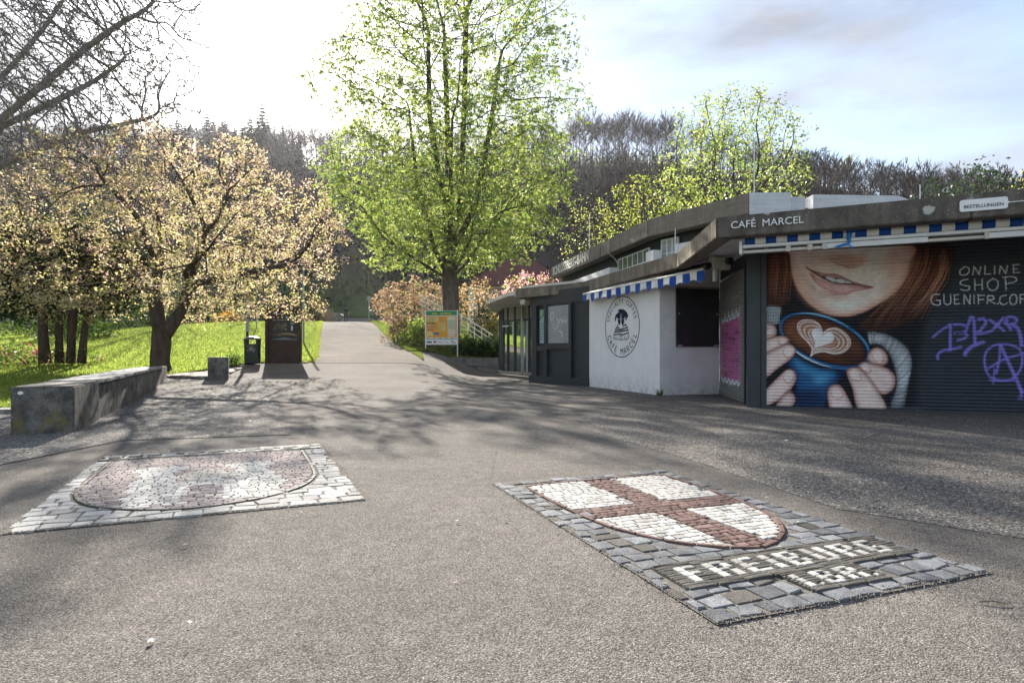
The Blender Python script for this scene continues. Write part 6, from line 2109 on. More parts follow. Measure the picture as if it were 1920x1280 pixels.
def colonize(att, nodes, par, step, di, dk, iters, rng, bias=(0, 0, 0.0), jit=0.12, maxn=9000):
    nodes = [np.array(n, float) for n in nodes]; par = list(par)
    A = np.array(att, float); N = np.array(nodes)
    d = np.full(len(A), 1e9); idx = np.zeros(len(A), int)
    for i in range(0, len(A), 500):
        D = np.linalg.norm(A[i:i + 500, None] - N[None], axis=2); k = D.argmin(1); d[i:i + 500] = D[np.arange(len(k)), k]; idx[i:i + 500] = k
    tries = {}
    for it in range(iters):
        act = d < di
        if not act.any():
            di *= 1.6
            if di > 60: break
            continue
        dirs = A[act] - np.array(nodes)[idx[act]]
        dirs /= np.linalg.norm(dirs, axis=1, keepdims=True) + 1e-9
        ids, inv = np.unique(idx[act], return_inverse=True)
        sm = np.zeros((len(ids), 3)); np.add.at(sm, inv, dirs)
        sm /= np.linalg.norm(sm, axis=1, keepdims=True) + 1e-9
        sm += np.array(bias) + rng.normal(0, jit, sm.shape); sm /= np.linalg.norm(sm, axis=1, keepdims=True) + 1e-9
        new = []
        for i, s in zip(ids, sm):
            if tries.get(i, 0) > 3: continue
            tries[i] = tries.get(i, 0) + 1
            nodes.append(nodes[i] + s * step); par.append(int(i)); new.append(len(nodes) - 1)
        if not new or len(nodes) > maxn: break
        NN = np.array([nodes[k] for k in new])
        D = np.linalg.norm(A[:, None] - NN[None], axis=2); k = D.argmin(1); dm = D[np.arange(len(A)), k]
        up_ = dm < d; d[up_] = dm[up_]; idx[up_] = np.array(new)[k[up_]]
        keep = d > dk
        A, d, idx = A[keep], d[keep], idx[keep]
        if len(A) == 0: break
    return np.array(nodes), np.array(par)


def limb_mesh(nodes, par, rtip, expo=2.3, rmax=None, rbase=None, thin=1.0):
    n = len(nodes); r = np.full(n, 0.0); acc = np.zeros(n); kids = [[] for _ in range(n)]
    for i in range(n - 1, 0, -1):
        r[i] = max(rtip, acc[i] ** (1 / expo)) if acc[i] > 0 else rtip
        acc[par[i]] += r[i] ** expo; kids[par[i]].append(i)
    r[0] = max(rtip, acc[0] ** (1 / expo))
    if rmax:
        k = rmax / r[0]; e = math.log(k * r[0] / rtip) / math.log(r[0] / rtip) if r[0] > rtip * 1.01 else 1
        r = rtip * (r / rtip) ** e
    VV, FF, base = [], [], 0
    starts = [(0, None)]
    while starts:
        s, p = starts.pop()
        ch = ([p] if p is not None else []) + [s]
        while kids[ch[-1]]:
            ks = sorted(kids[ch[-1]], key=lambda k: -r[k])
            for k in ks[1:]: starts.append((k, ch[-1]))
            ch.append(ks[0])
        if len(ch) < 2: continue
        P = nodes[ch].copy(); R = r[ch].copy()
        if p is not None: R[0] = R[1]
        if len(P) > 3: P[1:-1] = P[1:-1] * .5 + (P[:-2] + P[2:]) * .25
        R[-1] *= .4
        m = 4 if R.max() < .02 else (5 if R.max() < .06 else (7 if R.max() < .15 else 12))
        if R.max() < .012: m = 3
        V, F = tube_path(P, R, m)
        VV.append(V); FF.append(F + base); base += len(V)
    return np.vstack(VV), np.vstack(FF), r, kids


def leaves(P, n_per, L, W, spread, droop, cols, rng, upb=0.0, fold=.15, pairs=None):
    """leaf blades (4-corner) scattered round the points"""
    m = len(P) * n_per
    c = np.repeat(P, n_per, 0) + rng.normal(0, spread, (m, 3))
    d = rng.normal(0, 1, (m, 3)); d[:, 2] = d[:, 2] * .6 - droop + upb
    d /= np.linalg.norm(d, axis=1, keepdims=True)
    q = rng.normal(0, 1, (m, 3)); s = np.cross(d, q); s /= np.linalg.norm(s, axis=1, keepdims=True) + 1e-9
    nn = np.cross(s, d)
    l = (L * rng.uniform(.6, 1.3, m))[:, None]; w = (W * rng.uniform(.7, 1.2, m))[:, None]
    V = np.stack([c, c + d * l * .55 + s * w + nn * l * fold, c + d * l, c + d * l * .55 - s * w + nn * l * fold], 1).reshape(-1, 3)
    F = np.arange(4 * m).reshape(-1, 4)
    ci = rng.integers(0, len(cols), len(P)) if pairs is None else pairs
    C = np.repeat(np.array(cols)[ci], n_per, 0) * rng.uniform(.75, 1.25, (m, 1)) * rng.uniform(.93, 1.07, (m, 3))
    return V, F, np.repeat(C, 4, 0)


def shell(n, c, r, rng, inner=.35, flat=None):
    """points in an ellipsoid, denser outside"""
    d = rng.normal(0, 1, (n, 3)); d /= np.linalg.norm(d, axis=1, keepdims=True)
    k = (inner ** 3 + (1 - inner ** 3) * rng.uniform(0, 1, n)) ** (1 / 3)
    return np.array(c) + d * k[:, None] * np.array(r)


# ---- the big chestnut
rg = np.random.default_rng(21)
TX, TY = -3.4, 34.0
TZ = float(bank_z(TX, TY)) - .1
ch = thing("chestnut_tree", "tall broad chestnut tree in fresh light green leaf in the middle of the scene", "tree", (TX, TY, TZ))
att = []
while len(att) < 5200:
    p = shell(1, (TX, TY, 15.0), (7.9, 7.2, 13.5), rg, .05)[0]
    if rg.uniform() < .3: p = np.array((TX + rg.uniform(-7.6, 7.6), TY + rg.uniform(-6.5, 6.5), rg.uniform(5.6, 10)))
    if p[2] < 5.5 + .12 * max(0, p[0] - TX) or p[2] > 27.5: continue
    hr_ = np.hypot(p[0] - TX, p[1] - TY); lim = np.interp(p[2], [4.4, 6, 9, 13, 18, 23, 28], [3.0, 4.5, 6.4, 7.2, 6.8, 5.8, 3.0])
    if hr_ > lim * (1 + .13 * math.sin(5 * math.atan2(p[1] - TY, p[0] - TX) + p[2])): continue
    att.append(p)
nodes, par = [(TX, TY, TZ - .3)], [-1]
def run(p_from, pts, step=.45):
    i = p_from
    for p in pts:
        a = np.array(nodes[i]); b = np.array(p); k = max(1, int(np.linalg.norm(b - a) / step))
        for j in range(1, k + 1):
            nodes.append(tuple(a + (b - a) * j / k + (rg.normal(0, .02, 3) if j < k else 0))); par.append(i); i = len(nodes) - 1
    return i
t1 = run(0, [(TX + .02, TY, 3.6), (TX - .05, TY, 5.0)])
t2 = run(t1, [(TX - .1, TY, 6.4)])
for st_, pts in ((t1, [(TX + 1.0, TY - .2, 6.0), (TX + 2.6, TY - .4, 8.6)]), (t1, [(TX - .9, TY + .2, 6.6), (TX - 1.9, TY, 10.5), (TX - 2.4, TY, 15)]), (t2, [(TX - .3, TY - .3, 9), (TX - 1.1, TY - .6, 14), (TX - 1.2, TY - .5, 19)]),
                 (t2, [(TX + .5, TY + .2, 9), (TX + .7, TY + .4, 14), (TX + .9, TY, 20)]), (t2, [(TX + 1.3, TY + .4, 9), (TX + 2.2, TY + .8, 14), (TX + 2.8, TY + .6, 18)]), (t2, [(TX - .2, TY + 1.1, 9), (TX - .4, TY + 2.1, 14), (TX - .6, TY + 2.0, 20)]), (t2, [(TX + .1, TY - 1.2, 8.4), (TX + .3, TY - 2.4, 13)]),
                 (t1, [(TX - 1.6, TY - .3, 5.9), (TX - 3.6, TY - .6, 7.2)]), (t1, [(TX + .6, TY - 1.2, 5.8), (TX + 1.4, TY - 3.0, 7.0)])):
    run(st_, pts)
N_, P_ = colonize(att, nodes, par, .38, 3.2, .52, 110, rg, (0, 0, .08), .10, 12000)
V, F, r_, kids = limb_mesh(N_, P_, .0085, 2.3, .47)
np_mesh("trunk", V, F, M_bark, parent=ch, smooth=True)
tips = np.array([i for i in range(len(N_)) if r_[i] < .022 and N_[i][2] > 4.2])
dens = np.interp(N_[tips][:, 2], [4, 10, 16, 24], [1.0, 1.0, .85, .62])
tips = tips[rg.uniform(0, 1, len(tips)) < dens]
cg_ = [(.19, .25, .055), (.235, .28, .07), (.13, .195, .045), (.27, .295, .10)]
pc_ = np.repeat(N_[tips], 5, 0) + rg.normal(0, .25, (len(tips) * 5, 3))
V, F, C = leaves(pc_, 6, .15, .040, .035, .75, cg_, rg)
np_mesh("crown", V, F, M_leaf, col=C, parent=ch)
print("chestnut nodes", len(N_), "leaves", len(F))

# ---- the pink magnolia behind the bench
rg = np.random.default_rng(8)
MX, MY = -11.75, 20.5
MZ = float(zterr(MX, MY))
mg = thing("magnolia_tree", "spreading magnolia with pink and yellow-green young leaves behind the long bench", "tree", (MX, MY, MZ))
att = []
while len(att) < 3800:
    p = np.array((rg.uniform(-18.6, -4.6), rg.uniform(15.6, 25.4), rg.uniform(1.5, 8.6)))
    u_ = (p[0] + 11.6) / 6.9; v_ = (p[1] - 20.4) / 4.8
    rr2 = u_ * u_ + v_ * v_
    if rr2 > 1: continue
    top = 2.7 + 5.8 * (1 - rr2) ** .5 + .35 * math.sin(p[0] * 2.1 + p[1])
    bot = 2.15 + max(0, p[0] + 7.6) * 1.15 + .25 * math.sin(p[0] * 1.7) + (1.2 if rr2 < .12 else 0)
    if p[2] > top or p[2] < bot: continue
    if p[2] < top - 2.2 and rg.uniform() < .35: continue
    att.append(p)
nodes, par = [(MX, MY, MZ - .2)], [-1]
a0 = run(0, [(MX - .02, MY, 1.0), (MX + .05, MY, 1.5)], .25)
b1 = run(a0, [(MX - .12, MY, 2.2), (MX - .15, MY, 2.9)], .25)
b2 = run(a0, [(MX + .40, MY + .05, 1.95), (MX + .72, MY + .05, 2.5), (MX + 1.0, MY - .1, 3.2)], .25)
for st_, pts in ((b1, [(MX - .8, MY - .4, 3.6), (MX - 2.2, MY - .8, 4.4), (MX - 4.0, MY - .9, 4.6)]), (b1, [(MX - .2, MY + .5, 4.2), (MX - .6, MY + .8, 6.0)]), (b1, [(MX + .3, MY - .7, 3.8), (MX + .2, MY - 1.6, 5.2), (MX - .5, MY - 2.2, 6.2)]),
                 (b2, [(MX + 1.55, MY - .4, 4.2), (MX + 1.75, MY - .5, 5.0), (MX + 1.35, MY - .5, 5.9), (MX + .8, MY - .4, 6.8)]), (b2, [(MX + 1.7, MY - .5, 4.9), (MX + 2.3, MY - .5, 5.5), (MX + 2.4, MY - .3, 6.4)]), (b2, [(MX + 2.2, MY + .3, 3.6), (MX + 4.0, MY + .5, 4.0)]), (b1, [(MX - 1.2, MY + 1.2, 3.4), (MX - 2.8, MY + 2.2, 4.4)]), (b2, [(MX + 1.6, MY - 1.5, 3.5), (MX + 2.8, MY - 2.6, 3.9)])):
    run(st_, pts, .25)
N_, P_ = colonize(att, nodes, par, .25, 1.8, .34, 90, rg, (0, 0, .02), .22, 9000)
V, F, r_, kids = limb_mesh(N_, P_, .0065, 2.2, .30)
np_mesh("trunk", V, F, M_bark_m, parent=mg, smooth=True)
# flared foot of the trunk
m = MB(); m.tube([(MX, MY, MZ - .15), (MX, MY, MZ + .12), (MX - .01, MY, MZ + .4), (MX + .02, MY, MZ + .75), (MX + .05, MY, 1.55)], [.42, .345, .29, .285, .27], 14); m.build("trunk_foot", M_bark_m, mg, True)
m = MB(); m.tube([(MX + .05, MY, 1.4), (MX - .12, MY, 2.1), (MX - .16, MY, 2.9)], [.24, .19, .15], 12); m.tube([(MX + .1, MY, 1.42), (MX + .45, MY + .05, 1.95), (MX + .75, MY + .04, 2.55), (MX + 1.0, MY - .1, 3.2)], [.19, .16, .145, .12], 12); m.build("stem", M_bark_m, mg, True)
tips = np.array([i for i in range(len(N_)) if r_[i] < .013])
cm_ = [(.39, .335, .17), (.43, .37, .205), (.33, .30, .125), (.42, .345, .235), (.42, .32, .24), (.42, .36, .23), (.36, .255, .185)]
hgt = N_[tips][:, 2] + .35 * (N_[tips][:, 0] - MX) * .3
pinkish = rg.uniform(0, 1, len(tips)) < np.interp(hgt, [2, 5, 8], [.22, .45, .7])
pi_ = np.where(pinkish, rg.integers(3, 7, len(tips)), rg.integers(0, 3, len(tips)))
V, F, C = leaves(N_[tips], 13, .086, .028, .08, .15, cm_, rg, .25, .22, pi_)
np_mesh("crown", V, F, M_petal, col=C, parent=mg)
print("magnolia nodes", len(N_), "leaves", len(F))

# ---- bare tree reaching in from the left
rg = np.random.default_rng(4)
BX, BY = -21.5, 21.0
bt = thing("bare_tree", "large leafless tree with grey forked boughs reaching in over the magnolia from the left", "tree", (BX, BY, .6))
att = []
while len(att) < 6000:
    p = np.array((rg.uniform(-20, -10.9), rg.uniform(17.0, 24.5), rg.uniform(6.6, 15.5)))
    lim = np.interp(p[2], [7.2, 8.5, 10, 12.5, 15, 17], [-12.0, -11.5, -11.3, -11.0, -10.9, -11.2]) - .6 * abs(math.sin(p[2] * 2.2)) - .12 * abs(p[1] - 21) ** 1.3
    if p[0] > lim: continue
    if (p[0] < -17.5 or p[2] > 13.5) and rg.uniform() < .75: continue
    att.append(p)
nodes, par = [(BX, BY, .3)], [-1]
a0 = run(0, [(BX + .1, BY, 3), (BX + .5, BY, 6.0)], .5)
for pts in ([(-18.6, 21, 8.2), (-16.8, 20.8, 9.3), (-14.6, 20.6, 11.0), (-13.2, 20.5, 11.9), (-11.9, 20.4, 12.6)], [(-18.5, 20.3, 7.4), (-16.6, 19.9, 8.3), (-15.0, 19.8, 9.0), (-13.4, 19.6, 9.6), (-12.2, 19.5, 10.4)], [(-20, 22, 9), (-18, 22.6, 12), (-16, 22.8, 15)], [(-20.4, 20.2, 9), (-18.8, 19, 12.5), (-17, 18.6, 15)], [(-19, 22.6, 7.8), (-16.4, 23.4, 9.4), (-13.8, 23.6, 10)]):
    run(a0, pts, .35)
N_, P_ = colonize(att, nodes, par, .25, 2.2, .30, 120, rg, (0, 0, .02), .34, 11000)
V, F, r_, kids = limb_mesh(N_, P_, .0115, 2.35, .20)
print('bare nodes', len(N_))
np_mesh("trunk", V, F, M_bark_g, parent=bt, smooth=True)
tips = np.array([i for i in range(len(N_)) if not kids[i]])
# fine end twigs
tips = np.array([i for i in range(len(N_)) if r_[i] < .02 and N_[i][2] > 6.5]); tw = np.repeat(N_[tips], 3, 0); m_ = len(tw)
d = rg.normal(0, 1, (m_, 3)); d[:, 2] += .15; d /= np.linalg.norm(d, axis=1, keepdims=True); sd_ = np.cross(d, rg.normal(0, 1, (m_, 3))); sd_ /= np.linalg.norm(sd_, axis=1, keepdims=True)
L_ = rg.uniform(.15, .45, (m_, 1))
V = np.stack([tw - sd_ * .018, tw + sd_ * .018, tw + d * L_], 1).reshape(-1, 3)
np_mesh("twigs", V, np.arange(3 * m_).reshape(-1, 3), M_bark_g, parent=bt)

# ---- generic small tree builder for the others
def small_tree(name, label, cat, base, h, rx, ry, zc_, rz, seed, natt, step, mat_b, rmax, leafset=None, group=None, rtip=.010, zmin=None, mat_l=None, lean=(0, 0), stems=1, inner=.2):
    rg = np.random.default_rng(seed)
    t = thing(name, label, cat, base, 0, group)
    c = (base[0] + lean[0], base[1] + lean[1], base[2] + zc_)
    att = [p for p in shell(natt, c, (rx, ry, rz), rg, inner) if p[2] > base[2] + (zmin if zmin is not None else .5)]
    nodes, par = [tuple(np.array(base) - (0, 0, .3))], [-1]
    for s in range(stems):
        a = 2 * math.pi * s / max(1, stems) + seed
        e = np.array((base[0] + (.18 * rx * math.cos(a) if stems > 1 else lean[0] * .5), base[1] + (.18 * ry * math.sin(a) if stems > 1 else lean[1] * .5), base[2] + max(.3, zc_ - rz * .75)))
        p0 = np.array(nodes[0]); k = max(2, int(np.linalg.norm(e - p0) / step)); i = 0
        for j in range(1, k + 1):
            nodes.append(tuple(p0 + (e - p0) * j / k)); par.append(i); i = len(nodes) - 1
    N, P = colonize(att, nodes, par, step, step * 7, step * 1.35, 70, rg, (0, 0, .06), .18, 5000)
    V, F, r, kids = limb_mesh(N, P, rtip, 2.2, rmax)
    np_mesh("trunk", V, F, mat_b, parent=t, smooth=True)
    if leafset:
        n_per, L, W, sp, dr, cols = leafset
        tp = np.array([i for i in range(len(N)) if r[i] < rtip * 1.9])
        V, F, C = leaves(N[tp], n_per, L, W, sp, dr, cols, rg)
        np_mesh("crown", V, F, mat_l or M_leaf, col=C, parent=t)
    return t


G1c = [(.15, .21, .022), (.19, .24, .03), (.10, .16, .018)]
zt_ = lambda x, y: float(zterr(x, y))
# chestnut behind the cafe and its bright neighbours
small_tree("chestnut_tree", "round light green chestnut tree rising behind the white roof parapets", "tree", (16.4, 45, 2.5), 18, 5.6, 5.0, 11.6, 6.6, 31, 1500, .5, M_bark, .34, (9, .26, .06, .24, .6, cg_), rtip=.014, zmin=4)
small_tree("lime_tree", "bushy yellow-green young tree low behind the station band", "tree", (9.8, 42, 2.2), 9, 4.4, 3.6, 7.6, 3.6, 32, 700, .45, M_bark, .2, (8, .20, .05, .22, .3, [(.20, .23, .035), (.25, .26, .06), (.16, .20, .03)]), rtip=.012, zmin=3)
small_tree("lime_tree", "small airy yellow-green tree behind the SCHLOSSBERG-BAHN lettering", "tree", (5.2, 40, 2.0), 7, 2.3, 2.0, 6.2, 3.0, 33, 420, .4, M_bark, .14, (5, .15, .04, .2, .2, [(.22, .24, .06), (.28, .28, .09)]), rtip=.010, zmin=2)
small_tree("flowering_tree", "low pink-blossomed tree over the far end of the cafe roof", "tree", (1.2, 39, 1.5), 5, 2.0, 1.7, 3.2, 1.6, 34, 420, .3, M_bark_m, .10, (12, .14, .05, .12, .1, [(.50, .27, .27), (.42, .24, .22), (.55, .36, .34), (.30, .30, .09)]), rtip=.007, mat_l=M_petal)
small_tree("copper_bush", "large rounded shrub with copper-pink young leaves right of the path", "shrub", (-6.7, 41.0, zt_(-6.7, 41)), 4, 2.7, 2.3, 2.2, 1.9, 35, 1100, .28, M_bark_m, .10, (12, .16, .05, .13, .15, [(.26, .175, .11), (.30, .215, .135), (.22, .18, .085), (.18, .115, .075)]), rtip=.006, mat_l=M_petal, stems=5)
small_tree("copper_bush", "smaller copper-leaved shrub between the big trunk and the pink house", "shrub", (-2.3, 38.5, 1.6), 4, 1.7, 1.5, 2.4, 1.7, 36, 420, .28, M_bark_m, .07, (10, .14, .045, .12, .15, [(.33, .225, .13), (.38, .275, .17), (.28, .21, .09)]), rtip=.006, mat_l=M_petal, stems=4)
# dark bare trees behind the magnolia and along the far path
BR = "bare trees standing behind the lawn"
for i, (x, y, h, rx, lab) in enumerate(((-34, 46, 15, 5.0, "tall grey leafless tree at the far left behind the magnolia"), (-27, 50, 13, 4.4, "second leafless tree from the left edge, its top above the magnolia"), (-41, 52, 16, 5.5, "outermost leafless tree beyond the left bare boughs"),
                                        (-16.0, 72, 9, 3.6, "low dark leafless tree above the walking person"), (-13.0, 70, 10, 3.8, "dark leafless tree leaning over the path behind the globe lamp"), (-22.5, 74, 9, 3.2, "small reddish leafless tree left of the walking person"), (-10, 76, 12, 4.5, "leafless tree rising behind the copper bush"), (-28, 72, 10, 4.0, "leafless tree behind the orange hedge at the crest"))):
    small_tree("bare_tree", lab, "tree", (x, y, zt_(x, y)), h, rx, rx * .8, h * .58, h * .42, 50 + i, 900, .5, M_bark_w if i > 2 else M_bark_g, .16, None, BR, .016, 1.2)

# ---- yew with several stems
rg = np.random.default_rng(13)
yw = thing("yew_tree", "dark many-stemmed yew with reddish trunks at the left of the lawn", "tree", (-16.2, 22.1, .75))
for k, (x0, x1, y, rad) in enumerate(((-16.75, -16.95, 22.0, .20), (-16.45, -16.5, 22.3, .15), (-16.22, -16.25, 22.5, .11), (-15.98, -15.8, 22.2, .16), (-15.65, -15.35, 22.3, .15))):
    m = MB(); z0 = .6
    m.tube([(x0, y, z0), (x0 + (x1 - x0) * .3, y, z0 + 1.0), (x0 + (x1 - x0) * .7, y + .05, z0 + 2.2), (x1, y, z0 + 3.6)], [rad * 1.05, rad * .8, rad * .75, rad * .6], 10); m.build("trunk", M_bark_y, yw, True)
pts = np.vstack([shell(2200, (-17.6, 23.4, 4.2), (3.4, 1.9, 2.1), rg, .4), shell(900, (-20.2, 23.8, 4.0), (2.4, 1.8, 2.0), rg, .4), shell(500, (-15.2, 23.4, 4.0), (1.4, 1.3, 1.6), rg, .4)])
pts = pts[pts[:, 2] > 2.1 + .3 * np.sin(pts[:, 0] * 3)]
V, F, C = leaves(pts, 6, .26, .035, .16, .25, [(.022, .036, .016), (.035, .05, .02), (.016, .026, .014)], rg)
np_mesh("crown", V, F, M_leaf_d, col=C, parent=yw)


def shrub(name, label, cat, c, r, n, L, W, cols, seed, mat_=None, group=None, per=5, stems=5, inner=.45, droop=.1, upb=.1):
    rg = np.random.default_rng(seed); g = zt_(c[0], c[1]) if c[2] is None else c[2]
    t = thing(name, label, cat, (c[0], c[1], g), 0, group)
    p = shell(n, (c[0], c[1], g + r[2] * .55), r, rg, inner)
    lump = 1 + .22 * np.sin(p[:, 0] * 3.3 + seed) * np.sin(p[:, 2] * 4.1 + p[:, 1] * 2)
    p = np.array((c[0], c[1], g + r[2] * .45)) + (p - np.array((c[0], c[1], g + r[2] * .55))) * lump[:, None]
    p = p[p[:, 2] > g + .03]
    V, F, C = leaves(p, per, L, W, L * .7, droop, cols, rg, upb)
    np_mesh("foliage", V, F, mat_ or M_leaf_d, col=C, parent=t)
    m = MB()
    for k in range(stems):
        a = 6.28 * k / stems + seed; e = (c[0] + r[0] * .6 * math.cos(a), c[1] + r[1] * .6 * math.sin(a), g + r[2] * 1.0)
        m.tube([(c[0] + .1 * math.cos(a), c[1] + .1 * math.sin(a), g - .05), ((c[0] + e[0]) / 2, (c[1] + e[1]) / 2, g + r[2] * .6), e], [.03, .02, .008], 5)
    m.build("stems", M_bark_m, t)
    return t


GD = [(.030, .055, .016), (.045, .075, .02), (.022, .038, .013)]
GY = [(.17, .19, .03), (.22, .23, .05), (.12, .15, .025)]
GM = [(.07, .115, .02), (.10, .15, .025), (.05, .085, .018)]
bzf = lambda x, y: float(bank_z(x, y))
shrub("laurel_shrub", "glossy dark laurel shrub between the route board and the pavilion glass", "shrub", (-1.45, 31.9, .70), (.85, .7, .66), 700, .16, .042, GD, 61, per=5)
shrub("laurel_shrub", "dark green laurel shrub just right of the route board", "shrub", (-2.35, 32.3, .72), (.75, .7, .78), 600, .14, .04, [(.05, .09, .02), (.08, .12, .025), (.03, .05, .015)], 62, per=5)
shrub("ivy_mound", "dark ivy hanging at the wall end beside the pavilion glass", "ivy", (-.75, 30.9, .05), (.35, .5, 1.2), 420, .12, .04, GD, 63, per=4, stems=3)
shrub("yellow_shrub", "yellow-green leafy shrub left of the route board", "shrub", (-4.95, 33.2, bzf(-4.6, 33.2)), (.75, .8, 1.15), 520, .13, .04, GY + GM, 64, M_leaf, per=4)
shrub("dark_shrub", "brownish low shrub along the grass verge below the copper bush", "shrub", (-6.6, 38.2, zt_(-6.6, 38.2)), (1.5, 1.0, 1.0), 620, .12, .035, [(.11, .06, .04), (.08, .07, .03), (.14, .09, .05)], 65, M_petal, per=4)
shrub("dark_shrub", "mixed green shrub under the left side of the route board", "shrub", (-5.2, 35.2, zt_(-5.2, 35.2)), (1.3, 1.0, 1.2), 620, .12, .038, GM + [(.10, .065, .04)], 66, M_leaf, per=4)
shrub("low_shrub", "low green plants directly behind the route board posts", "plant", (-3.7, 32.2, .72), (.9, .5, .75), 420, .11, .034, GM + [(.06, .05, .03)], 67, M_leaf, per=4)
shrub("conifer_shrub", "dark upright evergreen below the pink house wall", "shrub", (-1.6, 37.0, 1.4), (.9, .9, 1.9), 620, .16, .03, [(.02, .035, .018), (.03, .045, .02)], 68, per=5)
shrub("ochre_shrub", "ochre grassy shrub on the slope left of the pavilion roof", "shrub", (-.9, 36.5, 1.3), (1.0, .9, 1.5), 620, .24, .016, [(.26, .21, .05), (.20, .19, .05), (.30, .24, .07)], 69, M_leaf, per=4)
shrub("orange_shrub", "orange flowering shrub on the crest above the litter bin", "shrub", ((428 - 960) / 1150 * 56, 56, None), (1.6, .9, .75), 420, .14, .03, [(.55, .27, .03), (.48, .22, .03), (.35, .26, .05)], 70, M_petal, per=4)
shrub("orange_shrub", "orange-brown twiggy shrub behind the slim lamp post", "shrub", ((588 - 960) / 1150 * 62, 63, None), (1.5, .9, 1.5), 520, .22, .02, [(.40, .19, .06), (.34, .20, .08), (.22, .15, .07)], 71, M_petal, per=4)
shrub("silver_shrub", "pale silvery green shrub left of the concrete planter", "shrub", ((598 - 960) / 1150 * 64, 65, None), (1.6, .9, .9), 520, .15, .03, [(.25, .27, .20), (.18, .21, .13), (.32, .32, .24)], 72, M_leaf, per=4)
HG = "dark shrubs along the far edge of the lawn"
for i, (px, Yd, rx, rz, cols, lab) in enumerate(((40, 40, 3.2, 1.5, GM, "green undergrowth at the left edge behind the yew"), (150, 44, 3.0, 1.6, GD, "dark shrub just right of the yew stems"), (215, 50, 3.0, 1.9, GD + GM, "dark shrub in the gap left of the magnolia trunk"), (262, 54, 2.6, 1.5, [(.12, .13, .07), (.09, .11, .05)], "greyish green shrub touching the magnolia trunk"),
                                                 (320, 57, 3.0, 1.7, GD, "dark shrub between the magnolia stems"), (365, 58, 2.6, 1.8, GD + GM, "shrub right of the magnolia stems"), (448, 60, 3.2, 2.4, GD, "dark shrub behind the sticker-covered pole"), (500, 60, 3.0, 2.2, GM + GD, "dark shrub behind the stele top left corner"), (545, 61, 2.4, 2.2, GD, "dark shrub between stele and slim lamp post"), (100, 34, 2.2, 1.0, GM, "low green plants between the yew trunks"))):
    shrub("shrub", lab, "shrub", ((px - 960) / 1150 * Yd, Yd + 1.5, None), (rx, 1.6, rz), 700, .2, .05, cols, 80 + i, M_leaf_d, HG, 4)
shrub("undergrowth", "low flowering ground plants left of the yew stems", "plant", (-17.6, 22.6, None), (2.2, 1.2, .55), 700, .10, .03, GM + [(.30, .10, .10)], 95, M_leaf, None, 4)
for i, (x, y, r, lab) in enumerate(((3.40, 14.12, .10, "small grass tuft at the corner of the white and grey walls"),)):
    n = 40; a = np.random.default_rng(5).uniform(0, 6.28, n)
    tag(grass_patch("grass_tuft", np.column_stack([x + .05 * np.cos(a), y + .05 * np.sin(a)]), .15, np.random.default_rng(6), [(.07, .14, .02)], .0, .008), lab, "grass tuft"); bpy.context.scene.objects["grass_tuft"]["kind"] = "thing"
shrub("weed_clump", "low weeds at the foot of the thin pole beside the bin", "plant", (-10.6, 23.4, None), (.35, .3, .28), 160, .09, .03, GM, 96, M_leaf, None, 4, 3)

# ------------------------------------------------------------------ woodland on the hill
def wood_tree(seed, h, n1, n2, rb, upright=.55, crown0=.45, sides=3, twig=.05):
    rg = np.random.default_rng(seed); VV, FF = [], []; base = 0
    def add(P, R, k):
        nonlocal base
        V, F = tube_path(np.array(P), np.array(R), k); VV.append(V); FF.append(F + base); base += len(V)
    top = np.array((rg.normal(0, .04) * h, rg.normal(0, .04) * h, h)); mid = np.array((rg.normal(0, .02) * h, rg.normal(0, .02) * h, h * .5))
    add([(0, 0, -.6), mid, top], [rb, rb * .7, twig * .5], 4)
    for i in range(n1):
        t = crown0 + (1 - crown0) * (i + rg.uniform()) / n1 * .95
        p = mid * min(1, 2 * t) if t < .5 else mid + (top - mid) * (2 * t - 1)
        a = rg.uniform(0, 6.28); L = h * .36 * (1.1 - .6 * t) * rg.uniform(.6, 1.25)
        upr = upright * rg.uniform(.35, 1.25); L *= .55 + .75 * math.sin(min(1, (t - crown0) / (1 - crown0) + .12) * 3.0)
        d = np.array((math.cos(a) * (1 - upr), math.sin(a) * (1 - upr), upr)); d /= np.linalg.norm(d)
        e = p + d * L * .5 + np.array((0, 0, .03 * h)); f = e + d * L * .5 + np.array((0, 0, .06 * h))
        add([p, e, f], [rb * .32 * (1.2 - t), rb * .2 * (1.2 - t), twig * .5], sides)
        for j in range(n2):
            u_ = rg.uniform(.25, 1); q = p + (e - p) * min(1, 2 * u_) if u_ < .5 else e + (f - e) * (2 * u_ - 1)
            d2 = d + rg.normal(0, .5, 3); d2 /= np.linalg.norm(d2)
            l2 = L * .42 * rg.uniform(.6, 1.2)
            add([q, q + d2 * l2 + (0, 0, .05 * h)], [twig, twig * .35], 3)
    return np.vstack(VV), np.vstack(FF)


def shared(name, V, F, mats, col=None, mi=None):
    o = np_mesh(name, V, F, mats, col=col, mi=mi); me = o.data; bpy.data.objects.remove(o); return me


wood_var = [shared("woodland_tree", *wood_tree(100 + k, 25 + 2 * (k % 3), 24, 11, .26, .5, .48, 3, .09), M_bark_w) for k in range(6)]


